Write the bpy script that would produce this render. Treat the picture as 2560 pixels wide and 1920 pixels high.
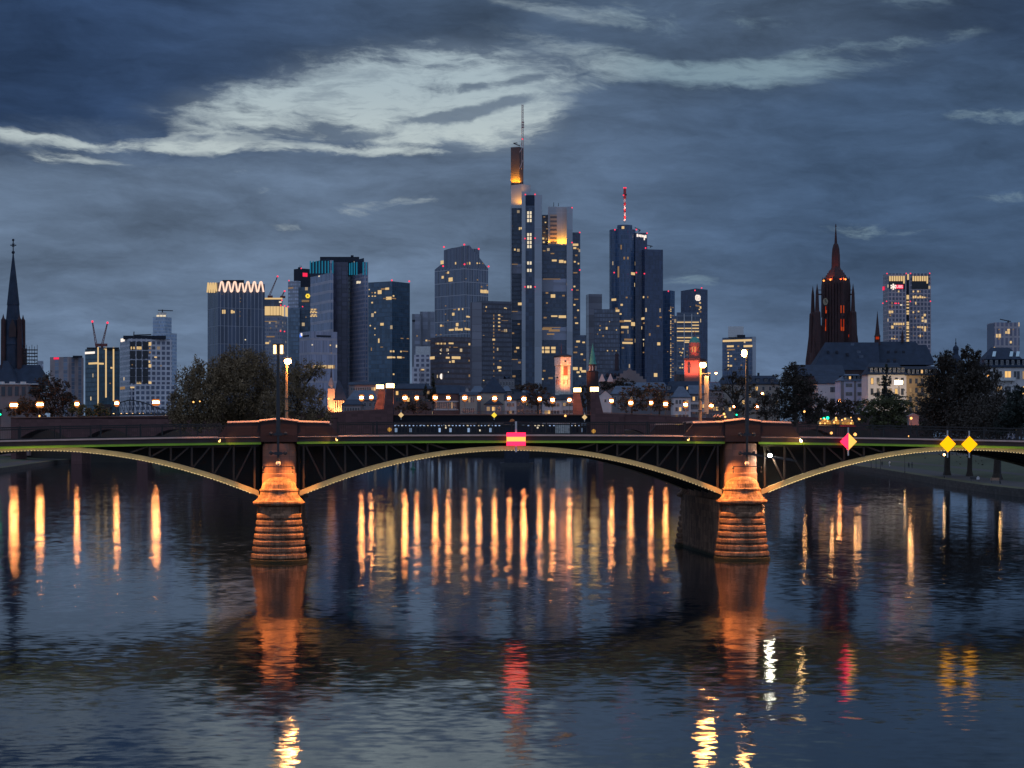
import bpy, math, random
from mathutils import Vector, Matrix, Euler
R = math.radians
scene = bpy.context.scene
for o in list(bpy.data.objects):
    bpy.data.objects.remove(o)

# ------------------------------------------------------------------ camera
FP = 4826.0          # focal length in photo pixels (photo is 2560 wide)
HY = 1097.0          # horizon row in the photo
CZ = 10.3            # eye height above the river
cam_d = bpy.data.cameras.new('camera')
cam = bpy.data.objects.new('camera', cam_d)
scene.collection.objects.link(cam)
cam.location = (0, 0, CZ)
cam.rotation_euler = (R(90), 0, 0)
cam_d.sensor_width = 36
cam_d.lens = FP / 2560 * 36
cam_d.shift_y = (HY - 960) / 2560
cam_d.clip_start = 1
cam_d.clip_end = 30000
scene.camera = cam

# ------------------------------------------------------------------ exposure
scene.view_settings.view_transform = 'Standard'
scene.view_settings.look = 'None'
scene.view_settings.exposure = 0
scene.view_settings.gamma = 1
scene.cycles.use_denoising = True
scene.cycles.max_bounces = 5
scene.cycles.diffuse_bounces = 2
scene.cycles.glossy_bounces = 3
scene.cycles.transmission_bounces = 2
scene.cycles.sample_clamp_indirect = 4
scene.cycles.caustics_reflective = False
scene.cycles.caustics_refractive = False

# ------------------------------------------------------------------ node helper
class NT:
    def __init__(s, tree):
        s.t = tree
        s.n = tree.nodes
        s.n.clear()
    def add(s, typ, **kw):
        n = s.n.new(typ)
        for k, v in kw.items():
            setattr(n, k, v)
        return n
    def put(s, sock, v):
        if v is None:
            return
        if hasattr(v, 'is_output') or hasattr(v, 'links'):
            s.t.links.new(v, sock)
        else:
            if isinstance(v, (tuple, list)) and len(v) == 3 and sock.type == 'RGBA':
                v = (*v, 1)
            sock.default_value = v
    def m(s, op, a, b=None, c=None, clamp=False):
        n = s.add('ShaderNodeMath', operation=op, use_clamp=clamp)
        s.put(n.inputs[0], a)
        if b is not None: s.put(n.inputs[1], b)
        if c is not None: s.put(n.inputs[2], c)
        return n.outputs[0]
    def mix(s, f, a, b):
        n = s.add('ShaderNodeMix', data_type='RGBA')
        s.put(n.inputs[0], f); s.put(n.inputs[6], a); s.put(n.inputs[7], b)
        return n.outputs[2]
    def mul(s, a, b):
        n = s.add('ShaderNodeMix', data_type='RGBA', blend_type='MULTIPLY')
        n.inputs[0].default_value = 1
        s.put(n.inputs[6], a); s.put(n.inputs[7], b)
        return n.outputs[2]
    def sm(s, v, lo, hi):
        n = s.add('ShaderNodeMapRange', interpolation_type='SMOOTHSTEP')
        s.put(n.inputs[0], v); n.inputs[1].default_value = lo; n.inputs[2].default_value = hi
        return n.outputs[0]
    def ramp(s, v, lo, hi, a=0.0, b=1.0):
        n = s.add('ShaderNodeMapRange')
        s.put(n.inputs[0], v)
        for i, x in ((1, lo), (2, hi), (3, a), (4, b)): n.inputs[i].default_value = x
        return n.outputs[0]
    def comb(s, x, y, z=0.0):
        n = s.add('ShaderNodeCombineXYZ')
        for i, v in enumerate((x, y, z)): s.put(n.inputs[i], v)
        return n.outputs[0]
    def sep(s, v):
        n = s.add('ShaderNodeSeparateXYZ'); s.put(n.inputs[0], v)
        return n.outputs
    def noise(s, v, scale, detail=4, rough=.55, dist=0.0, out=0):
        n = s.add('ShaderNodeTexNoise')
        if v is not None: s.put(n.inputs['Vector'], v)
        n.inputs['Scale'].default_value = scale
        n.inputs['Detail'].default_value = detail
        n.inputs['Roughness'].default_value = rough
        n.inputs['Distortion'].default_value = dist
        return n.outputs[out]
    def white(s, v, dims='2D'):
        n = s.add('ShaderNodeTexWhiteNoise', noise_dimensions=dims)
        if dims == '1D': s.put(n.inputs['W'], v)
        else: s.put(n.inputs['Vector'], v)
        return n.outputs[0]

# ------------------------------------------------------------------ sky (dusk, broken cloud) and sun
SUN_EL, SUN_AZ = R(-3.0), R(-12)     # the sun has just gone down behind the clouds ahead, left of the towers
world = bpy.data.worlds.new('World')
scene.world = world
world.use_nodes = True
w = NT(world.node_tree)
nish = w.add('ShaderNodeTexSky', sky_type='NISHITA', sun_disc=False)
nish.sun_elevation = SUN_EL
nish.sun_rotation = SUN_AZ
nish.altitude = 100
tc = w.add('ShaderNodeTexCoord')
dx, dy, dz = w.sep(tc.outputs['Generated'])
# azimuth and elevation of the direction, scaled so that 1.0 is about 13.7 degrees
A = w.m('MULTIPLY', w.m('ARCTAN2', dx, dy), 4.17)
E = w.m('MULTIPLY', w.m('ARCSINE', dz), 4.17)
def curve(pts):
    n = w.add('ShaderNodeFloatCurve')
    w.put(n.inputs['Value'], w.ramp(A, -1.6, 1.6))
    c = n.mapping.curves[0]
    P_ = [(((x - 1106) / 1000 + 1.6) / 3.2, (948 - y) / 1000 / 1.2) for x, y in pts]
    while len(c.points) < len(P_): c.points.new(.5, .5)
    for p, q in zip(c.points, P_):
        p.location = q; p.handle_type = 'AUTO'
    n.mapping.update()
    return w.m('MULTIPLY', n.outputs[0], 1.2)
E2 = curve([(-490, 318), (0, 318), (300, 318), (600, 300), (800, 285), (1000, 250), (1160, 215),
            (1240, 205), (1400, 195), (1620, 180), (1850, 160), (2000, 146), (2212, 130), (2700, 100)])
# domain warp, so that every edge is torn by the same turbulence
wv_ = w.noise(w.comb(A, w.m('MULTIPLY', E, 2.2), 1.7), 3.0, 5, .6, 0, 1)
wx, wy, _wz = w.sep(wv_)
Aw = w.m('ADD', A, w.m('MULTIPLY', w.m('SUBTRACT', wx, .5), .16))
Ew = w.m('ADD', E, w.m('MULTIPLY', w.m('SUBTRACT', wy, .5), .07))
def blob(x, y, rx, ry, tilt=0.0):
    """one soft rent in the cloud (or one small cloud), placed by azimuth and elevation"""
    da = w.m('SUBTRACT', Aw, (x - 1106) / 1000)
    de = w.m('SUBTRACT', Ew, (948 - y) / 1000)
    if tilt: de = w.m('SUBTRACT', de, w.m('MULTIPLY', da, tilt))
    a = w.m('DIVIDE', da, rx / 1000)
    b = w.m('DIVIDE', de, ry / 1000)
    q = w.m('ADD', w.m('MULTIPLY', a, a), w.m('MULTIPLY', b, b))
    return w.m('EXPONENT', w.m('MULTIPLY', q, -1.0))
def union(rows, k=1.0):
    r = None
    for b_ in rows:
        q = blob(*b_[:5])
        if len(b_) > 5: q = w.m('MULTIPLY', q, b_[5])
        r = q if r is None else w.m('ADD', r, q)
    return r
v1 = w.comb(w.m('ADD', Aw, w.m('MULTIPLY', E, .5)), w.m('MULTIPLY', Ew, 3.0))
n1 = w.m('SUBTRACT', w.noise(v1, 4.2, 12, .66, .2), .5)
v2 = w.comb(w.m('ADD', Aw, 7.0), w.m('MULTIPLY', Ew, 5.2))
n2 = w.m('SUBTRACT', w.noise(v2, 4.0, 12, .66, .2), .5)
v3 = w.comb(w.m('ADD', Aw, w.m('MULTIPLY', E, 1.5)), w.m('MULTIPLY', Ew, 3.4), 3.0)
n3 = w.m('SUBTRACT', w.noise(v3, 3.8, 12, .67, .3), .5)
# the main opening, its two left arms, and the torn streaks at the upper right
main = union(((880, 200, 290, 78, .06), (640, 235, 220, 48, .10), (1040, 215, 150, 72, 0), (1090, 285, 90, 46, 0, .8), (860, 275, 200, 34, 0, .75)))
arms = union(((300, 328, 400, 14, 0, .72), (60, 320, 200, 10, 0, .6), (520, 290, 160, 22, .12, .7), (760, 325, 320, 16, 0, .8), (180, 362, 110, 14, 0, .6)))
strk = union(((1290, 130, 210, 30, -.22, .55), (1460, 170, 190, 22, -.10, .7), (1700, 168, 200, 26, .05, .95), (1230, 205, 110, 22, .2, .6), (1380, 60, 170, 24, -.25, .6), (1640, 60, 260, 30, -.12, .55), (1880, 120, 200, 16, .1, .5), (1950, 30, 120, 24, 0, .4), (1160, 30, 150, 16, -.2, .4)))
soft = w.m('SUBTRACT', 1.0, w.m('EXPONENT', w.m('MULTIPLY', main, -1.1)))
dm = w.m('ADD', soft, w.m('ADD', w.m('MULTIPLY', n1, 2.2), w.m('MULTIPLY', n2, 1.7)))
da_ = w.m('ADD', arms, w.m('ADD', w.m('MULTIPLY', n2, 3.6), w.m('MULTIPLY', n1, 1.6)))
ds = w.m('ADD', strk, w.m('ADD', w.m('MULTIPLY', n3, 3.6), w.m('MULTIPLY', n2, 1.0)))
openf = w.m('MAXIMUM', w.m('MAXIMUM', w.m('MULTIPLY', w.sm(dm, .14, .82), w.sm(soft, .10, .38)), w.m('MULTIPLY', w.sm(da_, .25, 1.15), w.m('MULTIPLY', w.sm(arms, .05, .4), .95))), w.m('MULTIPLY', w.sm(ds, .12, 1.25), w.m('MULTIPLY', w.sm(strk, .04, .40), .8)))
# small grey clouds drifting across the opening
cl_ = union(((900, 262, 110, 16, .1), (1050, 245, 90, 20, .12), (1010, 197, 60, 16, .15), (1140, 182, 80, 16, .1), (1150, 225, 60, 14, 0), (770, 300, 120, 14, .05), (470, 300, 110, 14, .05, .8)))
nd = w.m('SUBTRACT', w.noise(w.comb(Aw, w.m('MULTIPLY', Ew, 2.6), 21.0), 6.0, 10, .64, .3), .5)
openf = w.m('MULTIPLY', openf, w.m('SUBTRACT', 1.0, w.m('MULTIPLY', w.sm(w.m('ADD', cl_, w.m('MULTIPLY', nd, 2.4)), .50, 1.15), .85)))
openf = w.m('MULTIPLY', openf, w.m('SUBTRACT', 1.0, w.m('MULTIPLY', w.sm(n2, .0, .16), .42)))
# little rents in the lower bank
gap = union(((790, 458, 100, 20), (570, 420, 50, 11), (905, 436, 80, 12), (1480, 612, 120, 26), (2130, 276, 150, 18), (2150, 440, 130, 20), (640, 500, 70, 12), (1900, 500, 170, 20), (460, 372, 260, 12, 0, .6), (980, 372, 160, 12, 0, .6)))
ng = w.m('SUBTRACT', w.noise(w.comb(Aw, w.m('MULTIPLY', Ew, 3.4), 33.0), 5.5, 11, .68, .3), .5)
gap = w.m('MULTIPLY', w.sm(w.m('ADD', gap, w.m('MULTIPLY', ng, 3.8)), .65, 1.6), w.m('MULTIPLY', w.sm(gap, .05, .4), .5))
dens = w.m('SUBTRACT', 1.0, w.m('MAXIMUM', openf, gap))
# cloud colours
c1col = w.mix(w.sm(A, -1.0, .25), (.025, .050, .110), (.062, .097, .156))
c1col = w.mix(w.sm(A, .55, 1.15), c1col, (.030, .054, .104))
c2col = w.mix(w.sm(A, -.35, .75), (.108, .156, .234), (.050, .088, .158))
c2col = w.mix(w.sm(E, .44, .02), c2col, w.mix(w.sm(A, .1, 1.1), (.138, .203, .315), (.078, .126, .220)))
low = w.sm(w.m('ADD', w.m('SUBTRACT', E, E2), w.m('MULTIPLY', n1, .16)), -.09, .05)
ccol = w.mix(low, c2col, c1col)
ccol = w.mul(ccol, w.comb(*[w.ramp(n2, -.22, .22, .85, 1.18)] * 3))
nb = w.noise(w.comb(w.m('ADD', Aw, w.m('MULTIPLY', E, .6)), w.m('MULTIPLY', Ew, 3.0), 5.0), 2.4, 11, .62, .3)
ccol = w.mul(ccol, w.comb(*[w.ramp(nb, .25, .75, .62, 1.50)] * 3))
# thin cloud edges next to an opening catch its light
edge = w.m('MULTIPLY', w.sm(main, .05, .55), .45)
ccol = w.mix(edge, ccol, (.17, .22, .28))
open_col = w.mix(.12, (.43, .535, .59), w.mul(nish.outputs[0], (.10, .12, .16)))
open_col = w.mix(w.sm(E, .78, .60), open_col, (.50, .575, .58))
open_col = w.mix(w.sm(A, .08, .40), open_col, (.24, .345, .41))
col = w.mix(dens, open_col, ccol)
# overhead and behind the viewer: an even, blue overcast
back = w.m('MAXIMUM', w.sm(E, 1.25, 2.6), w.sm(dy, .55, -.1))
col = w.mix(back, col, (.290, .385, .580))
bg = w.add('ShaderNodeBackground')
w.put(bg.inputs['Color'], col)
bg.inputs['Strength'].default_value = 1.0
wo = w.add('ShaderNodeOutputWorld')
w.put(wo.inputs['Surface'], bg.outputs[0])
world.cycles.sampling_method = 'MANUAL'
world.cycles.sample_map_resolution = 512

sun_d = bpy.data.lights.new('sun', 'SUN')
sun_d.energy = .5
sun_d.angle = R(.5)
sun_d.color = (1, .8, .65)
sun = bpy.data.objects.new('sun', sun_d)
scene.collection.objects.link(sun)
sun.rotation_euler = (R(90) - SUN_EL, 0, R(180) - SUN_AZ)
sun.location = (0, 0, 400)

# ------------------------------------------------------------------ geometry helpers
def X(px, Y): return (px - 1280) / FP * Y
def Z(py, Y): return CZ - (py - HY) / FP * Y
def P(px, py, Y): return Vector((X(px, Y), Y, Z(py, Y)))

def link(o, parent=None):
    scene.collection.objects.link(o)
    if parent is not None: o.parent = parent
    return o
def tag(o, label=None, cat=None, group=None, kind=None):
    if label: o['label'] = label
    if cat: o['category'] = cat
    if group: o['group'] = group
    if kind: o['kind'] = kind
    return o
def thing(name, label, cat, loc=(0, 0, 0), rz=0.0, group=None):
    o = bpy.data.objects.new(name, None)
    o.empty_display_size = .5
    link(o)
    o.location = loc
    o.rotation_euler = (0, 0, rz)
    return tag(o, label, cat, group)

class MB:
    """collects faces; build() links them as one mesh object"""
    def __init__(s, M=None):
        s.v = []; s.f = []; s.uv = []; s.mi = []; s.M = M; s.sm = []
    def pt(s, p):
        p = Vector(p)
        s.v.append(tuple(s.M @ p) if s.M is not None else tuple(p))
        return len(s.v) - 1
    def face(s, pts, uv=None, mi=0, smooth=False):
        s.f.append([s.pt(p) for p in pts])
        s.uv.append(uv or [(0, 0)] * len(pts))
        s.mi.append(mi); s.sm.append(smooth)
    def box(s, c, d, mi=0, rz=0.0):
        cx, cy, cz = c; a, b, h = d[0] / 2, d[1] / 2, d[2] / 2
        co, si = math.cos(rz), math.sin(rz)
        q = [(cx + x * co - y * si, cy + x * si + y * co, cz + z) for z in (-h, h) for x, y in ((-a, -b), (a, -b), (a, b), (-a, b))]
        for idx in ((0, 1, 5, 4), (1, 2, 6, 5), (2, 3, 7, 6), (3, 0, 4, 7), (4, 5, 6, 7), (3, 2, 1, 0)):
            P4 = [q[i] for i in idx]
            L = (Vector(P4[1]) - Vector(P4[0])).length
            s.face(P4, [(0, P4[0][2]), (L, P4[1][2]), (L, P4[2][2]), (0, P4[3][2])], mi)
    def prism(s, poly, z0, z1, mi=0, mt=None, u0=0.0):
        """poly: xy list counter-clockwise; z1 may be a list of tops"""
        n = len(poly)
        zt = z1 if isinstance(z1, (list, tuple)) else [z1] * n
        u = u0
        for i in range(n):
            a, b = poly[i], poly[(i + 1) % n]
            L = math.hypot(b[0] - a[0], b[1] - a[1])
            j = (i + 1) % n
            s.face([(a[0], a[1], z0), (b[0], b[1], z0), (b[0], b[1], zt[j]), (a[0], a[1], zt[i])],
                   [(u, z0), (u + L, z0), (u + L, zt[j]), (u, zt[i])], mi)
            u += L
        s.face([(p[0], p[1], z) for p, z in zip(poly, zt)], [(-900, -900)] * n, mi if mt is None else mt)
        s.face([(p[0], p[1], z0) for p in reversed(poly)], [(-900, -900)] * n, mi if mt is None else mt)
    def ext(s, poly, axis_a, axis_b, axis_n, o, t, mi=0):
        """extrude a 2-D polygon given in axes a,b along n by t from origin o"""
        a, b, n_, o = Vector(axis_a), Vector(axis_b), Vector(axis_n), Vector(o)
        f = [o + a * x + b * y for x, y in poly]
        k = [p + n_ * t for p in f]
        s.face(f, [(x, y) for x, y in poly], mi)
        s.face(list(reversed(k)), [(x, y) for x, y in reversed(poly)], mi)
        N = len(poly)
        for i in range(N):
            j = (i + 1) % N
            s.face([f[j], f[i], k[i], k[j]], None, mi)
    def bar(s, p, q, r, r2=None, n=4, mi=0, smooth=False, caps=True):
        p, q = Vector(p), Vector(q)
        d = q - p
        if d.length < 1e-6: return
        d.normalize()
        up = Vector((0, 0, 1)) if abs(d.z) < .95 else Vector((0, 1, 0))
        a = d.cross(up).normalized(); b = a.cross(d)
        r2 = r if r2 is None else r2
        ph = math.pi / 4 if n == 4 else 0
        k = math.sqrt(2) if n == 4 else 1
        r, r2 = r * k, r2 * k
        A_ = [p + (a * math.cos(ph + 2 * math.pi * i / n) + b * math.sin(ph + 2 * math.pi * i / n)) * r for i in range(n)]
        B_ = [q + (a * math.cos(ph + 2 * math.pi * i / n) + b * math.sin(ph + 2 * math.pi * i / n)) * r2 for i in range(n)]
        for i in range(n):
            j = (i + 1) % n
            s.face([A_[i], B_[i], B_[j], A_[j]], None, mi, smooth)
        if caps:
            s.face(A_, None, mi); s.face(list(reversed(B_)), None, mi)
    def tube(s, pts, rs, n=6, mi=0):
        for i in range(len(pts) - 1):
            s.bar(pts[i], pts[i + 1], rs[i], rs[i + 1], n, mi, True)
    def lathe(s, prof, c, n=24, mi=0, a0=0.0, a1=2 * math.pi, smooth=True, sx=1.0):
        cx, cy = c
        for i in range(n):
            t0 = a0 + (a1 - a0) * i / n; t1 = a0 + (a1 - a0) * (i + 1) / n
            for (r0, z0), (r1, z1) in zip(prof, prof[1:]):
                q = [(cx + r0 * math.cos(t0) * sx, cy + r0 * math.sin(t0), z0), (cx + r0 * math.cos(t1) * sx, cy + r0 * math.sin(t1), z0),
                     (cx + r1 * math.cos(t1) * sx, cy + r1 * math.sin(t1), z1), (cx + r1 * math.cos(t0) * sx, cy + r1 * math.sin(t0), z1)]
                rr = max(r0, r1)
                uv = [(rr * t0, z0), (rr * t1, z0), (rr * t1, z1), (rr * t0, z1)]
                if r0 < 1e-5: s.face(q[1:], uv[1:], mi, smooth)
                elif r1 < 1e-5: s.face(q[:3], uv[:3], mi, smooth)
                else: s.face(q, uv, mi, smooth)
    def ball(s, c, r, n=8, mi=0, sz=1.0):
        k = max(4, n // 2 + 1)
        s.lathe([(max(0, r * math.sin(math.pi * i / k)), c[2] - r * sz * math.cos(math.pi * i / k)) for i in range(k + 1)], (c[0], c[1]), n, mi)
    def build(s, name, mats, parent=None, loc=None):
        me = bpy.data.meshes.new(name)
        if s.M is None and loc is not None:
            lx, ly, lz = loc
            vs = [(a - lx, b - ly, c - lz) for a, b, c in s.v]
        else:
            vs = s.v
        me.from_pydata(vs, [], s.f)
        uvl = me.uv_layers.new(name='UVMap')
        flat = [c for f in s.uv for p in f for c in p]
        uvl.data.foreach_set('uv', flat)
        me.polygons.foreach_set('material_index', s.mi)
        me.polygons.foreach_set('use_smooth', s.sm)
        for m_ in (mats if isinstance(mats, (list, tuple)) else [mats]): me.materials.append(m_)
        if any(s.sm):
            me.set_sharp_from_angle(angle=R(40)) if hasattr(me, 'set_sharp_from_angle') else None
        me.update()
        o = bpy.data.objects.new(name, me)
        link(o, parent)
        if loc is not None and s.M is None:
            o.location = loc
        return o

# ------------------------------------------------------------------ materials
def newmat(name):
    m_ = bpy.data.materials.new(name)
    m_.use_nodes = True
    t = NT(m_.node_tree)
    b = t.add('ShaderNodeBsdfPrincipled')
    o = t.add('ShaderNodeOutputMaterial')
    t.put(o.inputs['Surface'], b.outputs[0])
    return m_, t, b
def pm(name, col, rough=.7, metal=0.0, var=.25, scale=1.5, bump=0.0, spec=.5):
    """plain surface with a little mottling"""
    m_, t, b = newmat(name)
    g = t.add('ShaderNodeTexCoord').outputs['Object']
    n = t.noise(g, scale, 5, .6)
    f = t.ramp(n, .25, .75, 1 - var, 1 + var)
    t.put(b.inputs['Base Color'], t.mul((*col, 1), t.comb(f, f, f)))
    t.put(b.inputs['Roughness'], rough)
    t.put(b.inputs['Metallic'], metal)
    t.put(b.inputs['Specular IOR Level'], spec)
    if bump:
        bn = t.add('ShaderNodeBump')
        bn.inputs['Distance'].default_value = bump
        bn.inputs['Strength'].default_value = .6
        t.put(bn.inputs['Height'], t.noise(g, scale * 6, 4, .6))
        t.put(b.inputs['Normal'], bn.outputs[0])
    return m_
def em(name, col, strength, sample=True):
    m_ = bpy.data.materials.new(name)
    m_.use_nodes = True
    t = NT(m_.node_tree)
    e = t.add('ShaderNodeEmission')
    t.put(e.inputs[0], (*col, 1)); t.put(e.inputs[1], strength)
    o = t.add('ShaderNodeOutputMaterial')
    t.put(o.inputs['Surface'], e.outputs[0])
    if not sample: m_.cycles.emission_sampling = 'NONE'
    return m_
def fac(name, wall, glass, bay, floor, fw=.2, fh=.3, lit=0.0, strength=.9, gr=.22, wr=.6, seed=0.0, litcol=(1, .72, .36), vary=.28, metal=0.0, gl=1.8):
    """a facade: UV is metres along the wall / metres of height; frames, panes, a few lamps left on"""
    m_, t, b = newmat(name)
    uv = t.add('ShaderNodeUVMap').outputs[0]
    u, v, _ = t.sep(uv)
    ub = t.m('DIVIDE', u, bay); vb = t.m('DIVIDE', v, floor)
    fu, fv = t.m('FRACT', ub), t.m('FRACT', vb)
    iu, iv = t.m('FLOOR', ub), t.m('FLOOR', vb)
    fr = t.m('MAXIMUM', t.m('LESS_THAN', fu, fw), t.m('LESS_THAN', fv, fh))
    fr = t.m('MAXIMUM', fr, t.m('LESS_THAN', v, -500.0))
    cell = t.comb(t.m('ADD', iu, seed * 17.3), iv, 0.0)
    r = t.white(cell)
    k = t.ramp(r, 0, 1, 1 - vary, 1 + vary)
    gcol = t.mul((*[min(.7, x * gl) for x in glass], 1), t.comb(k, k, k))
    g = t.add('ShaderNodeTexCoord').outputs['Object']
    wn = t.ramp(t.noise(g, .12, 5, .65), .3, .7, .82, 1.18)
    wcol = t.mul((*wall, 1), t.comb(wn, wn, wn))
    t.put(b.inputs['Base Color'], t.mix(fr, gcol, wcol))
    t.put(b.inputs['Roughness'], t.ramp(fr, 0, 1, gr, wr))
    if metal: t.put(b.inputs['Metallic'], metal)
    if lit > 0:
        row = t.white(t.m('ADD', iv, seed * 7.7), '1D')
        thr = t.m('SUBTRACT', 1.0, t.m('MULTIPLY', t.m('POWER', row, 3.0), lit * 4))
        r2 = t.white(t.comb(t.m('ADD', iu, 91.7 + seed), t.m('ADD', iv, 13.1), 0.0))
        on = t.m('MULTIPLY', t.m('GREATER_THAN', r2, thr), t.m('SUBTRACT', 1.0, fr))
        t.put(b.inputs['Emission Color'], (*litcol, 1))
        t.put(b.inputs['Emission Strength'], t.m('MULTIPLY', on, t.m('MULTIPLY', t.ramp(r, 0, 1, .15, 1.0), strength)))
        m_.cycles.emission_sampling = 'NONE'
    return m_

M = {}
WARM = (1.0, .70, .33)
M['win'] = em('lit_window_warm', (1, .68, .32), .76, False)
M['win2'] = em('lit_window_dim', (1, .60, .30), .26, False)
M['win3'] = em('lit_window_white', (1, .84, .60), .85, False)
M['zigzag'] = em('zigzag_tube', (1, .66, .50), 1.25, False)
M['cyan'] = em('cyan_tube', (.03, .34, .58), .40, False)
M['white_sign'] = em('white_sign', (1, .86, .76), 1.15, False)
M['red_sign'] = em('red_sign', (1, .03, .10), 1.0, False)
M['yellow_sign'] = em('yellow_sign', (1, .70, .06), 1.1, False)
M['blue_sign'] = em('blue_sign', (.08, .25, 1), 1.0, False)
M['beacon'] = em('red_beacon', (1, .045, .10), 1.5, False)
M['white_metal'] = pm('white_metal', (.6, .6, .6), .5)
M['dark_metal'] = pm('dark_metal', (.035, .038, .045), .5, .3)
M['roof_dark'] = pm('roof_dark', (.028, .034, .050), .8, 0, .25, 1.5, 0, .25)
M['slate'] = pm('slate', (.026, .040, .068), .7, 0, .3, .4, 0, .25)
M['slate_light'] = pm('slate_light', (.095, .125, .175), .6, 0, .25, .4, 0, .3)
M['brown_steel'] = pm('crane_red', (.20, .06, .05), .6)
UNIT = {}
def unit(key):
    if key not in UNIT:
        b = MB(); b.box((0, 0, 0), (1, 1, 1))
        o = b.build('lit_window', M[key])
        UNIT[key] = o.data
        bpy.data.objects.remove(o)
    return UNIT[key]
def unit_ball(key):
    k = 'ball_' + key
    if k not in UNIT:
        b = MB(); b.ball((0, 0, 0), 1, 8)
        o = b.build('beacon_light', M[key])
        UNIT[k] = o.data
        bpy.data.objects.remove(o)
    return UNIT[k]
# ================================================================== generic buildings
GZ = 4.0
class Box:
    """one block of a building standing on the plan; visible faces F (left, right) can be addressed by photo column"""
    def __init__(s, bld, name, x0, x1, top, Y, xc=None, bot=None, mat=None, roof=None, depth=None, tops=None, proud=0):
        s.b = bld; s.Y = Y
        if xc is None:
            a, b = Vector((X(x0, Y), Y)), Vector((X(x1, Y), Y))
            d = (b - a).length if depth is None else depth
            # turn the front to face the viewer
            mid = (a + b) / 2
            n = mid.normalized()
            s.faces = [(a, b)]
            back = [b + n * d, a + n * d]
            poly = [a, b] + back
        else:
            va = math.atan2(X(xc, Y), Y)
            al, be = xc - x0, x1 - xc
            th = math.atan2(al, be) if depth is None else depth
            th = max(.12, min(1.45, th))
            r = Vector((math.cos(th - va), math.sin(th - va)))
            l = Vector((-math.sin(th - va), math.cos(th - va)))
            c = Vector((X(xc, Y), Y))
            def reach(d, px):
                t = (px - 1280) / FP
                return (t * c.y - c.x) / (d.x - t * d.y)
            wr, wl = reach(r, x1), reach(l, x0)
            L, Rr = c + l * wl, c + r * wr
            s.faces = [(L, c), (c, Rr)]
            poly = [L, c, Rr, L + r * wr]
        s.poly = poly
        s.z1 = Z(top, Y)
        s.z0 = GZ if bot is None else Z(bot, Y)
        mb = MB()
        zt = s.z1
        if tops is not None: zt = [Z(t, Y) for t in tops]
        mb.prism([tuple(p) for p in poly], s.z0, zt, 0, 1)
        s.o = mb.build(name, [mat, roof or M['roof_dark']], bld.root, bld.loc)
        s.o.location = (0, 0, 0)
    def pt(s, px, py, proud=.15):
        t = (px - 1280) / FP
        for i, (a, b) in enumerate(s.faces):
            ta, tb = a.x / a.y, b.x / b.y
            if t <= tb + 1e-6 or i == len(s.faces) - 1: break
        d = b - a
        k = (t * a.y - a.x) / (d.x - t * d.y)
        p = a + d * k
        n = Vector((d.y, -d.x)).normalized()
        if n.y > 0: n = -n
        z = CZ - (py - HY) / FP * p.y
        q = p + n * proud
        return Vector((q.x, q.y, z)), math.atan2(d.y, d.x)
    def lit(s, px, py, w, h, key='win', name='lit_window', t=.3, proud=.12):
        p, a = s.pt(px, py, proud)
        pa, _ = s.pt(px - w / 2, py, proud); pb, _ = s.pt(px + w / 2, py, proud)
        o = bpy.data.objects.new(name, unit(key))
        link(o, s.b.root)
        ww = max((pb - pa).length, .1) if len(s.faces) == 1 or (pa - pb).length < 60 else w * p.y / FP
        o.location = p - s.b.loc
        o.rotation_euler = (0, 0, a)
        o.scale = (ww, t, h * p.y / FP)
        return o
    def lits(s, cv, rows, key='win', name='lit_window'):
        for r in rows:
            (x, y), k = cv(r[0], r[1]), cv.k
            s.lit(x, y, r[2] / k, r[3] / k, r[4] if len(r) > 4 else key, name)
    def rnd(s, n, seed, keys=('win', 'win2', 'win2'), w=(2, 5), h=(2, 3), top=None, bot=940, x0=None, x1=None, floor=3.7, bay=3.0):
        rg = random.Random(seed)
        t0 = HY - (s.z1 - CZ) * FP / s.Y if top is None else top
        f0 = s.faces[0][0]; f1 = s.faces[-1][1]
        a = 1280 + f0.x / f0.y * FP if x0 is None else x0
        b = 1280 + f1.x / f1.y * FP if x1 is None else x1
        stp = floor * FP / s.Y
        for _ in range(n):
            y = rg.uniform(t0 + 6, bot); y = t0 + round((y - t0) / stp) * stp
            s.lit(rg.uniform(a + 3, b - 3), y, rg.uniform(*w), rg.uniform(*h), rg.choice(keys))
class Bld:
    def __init__(s, name, label, cat, px, Y, group=None):
        s.loc = Vector((X(px, Y), Y, GZ))
        s.root = thing(name, label, cat, s.loc, 0, group)
        s.Y = Y
    def box(s, name, *a, **k): return Box(s, name, *a, **k)
    def beacons(s, pts, Y=None, r=1.0):
        for px, py in pts:
            o = bpy.data.objects.new('beacon_light', unit_ball('beacon'))
            link(o, s.root)
            o.location = P(px, py, (Y or s.Y)) - s.loc
            r_ = r * .75; o.scale = (r_, r_, r_)
    def mesh(s, name, mb, mats):
        o = mb.build(name, mats, s.root, s.loc); o.location = (0, 0, 0)
        return o
    def mast(s, px, y0, y1, Y=None, r=.3, name='mast', mat='dark_metal'):
        mb = MB(); Y = Y or s.Y
        mb.bar(P(px, y0, Y), P(px, y1, Y), r, r * .6, 6)
        return s.mesh(name, mb, M[mat])
    def lamp(s, pos, energy, col=(1, .62, .12), r=.8, aim=(0, 3.5, 10), size=120):
        """a floodlight aimed up at the wall behind it"""
        ld = bpy.data.lights.new('uplight', 'SPOT')
        ld.energy = energy; ld.color = col; ld.shadow_soft_size = r
        ld.spot_size = R(size); ld.spot_blend = .7
        o = bpy.data.objects.new('uplight', ld); link(o, s.root)
        o.location = Vector(pos) - s.loc
        o.rotation_euler = Vector(aim).to_track_quat('-Z', 'Y').to_euler()
        return o
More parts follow.
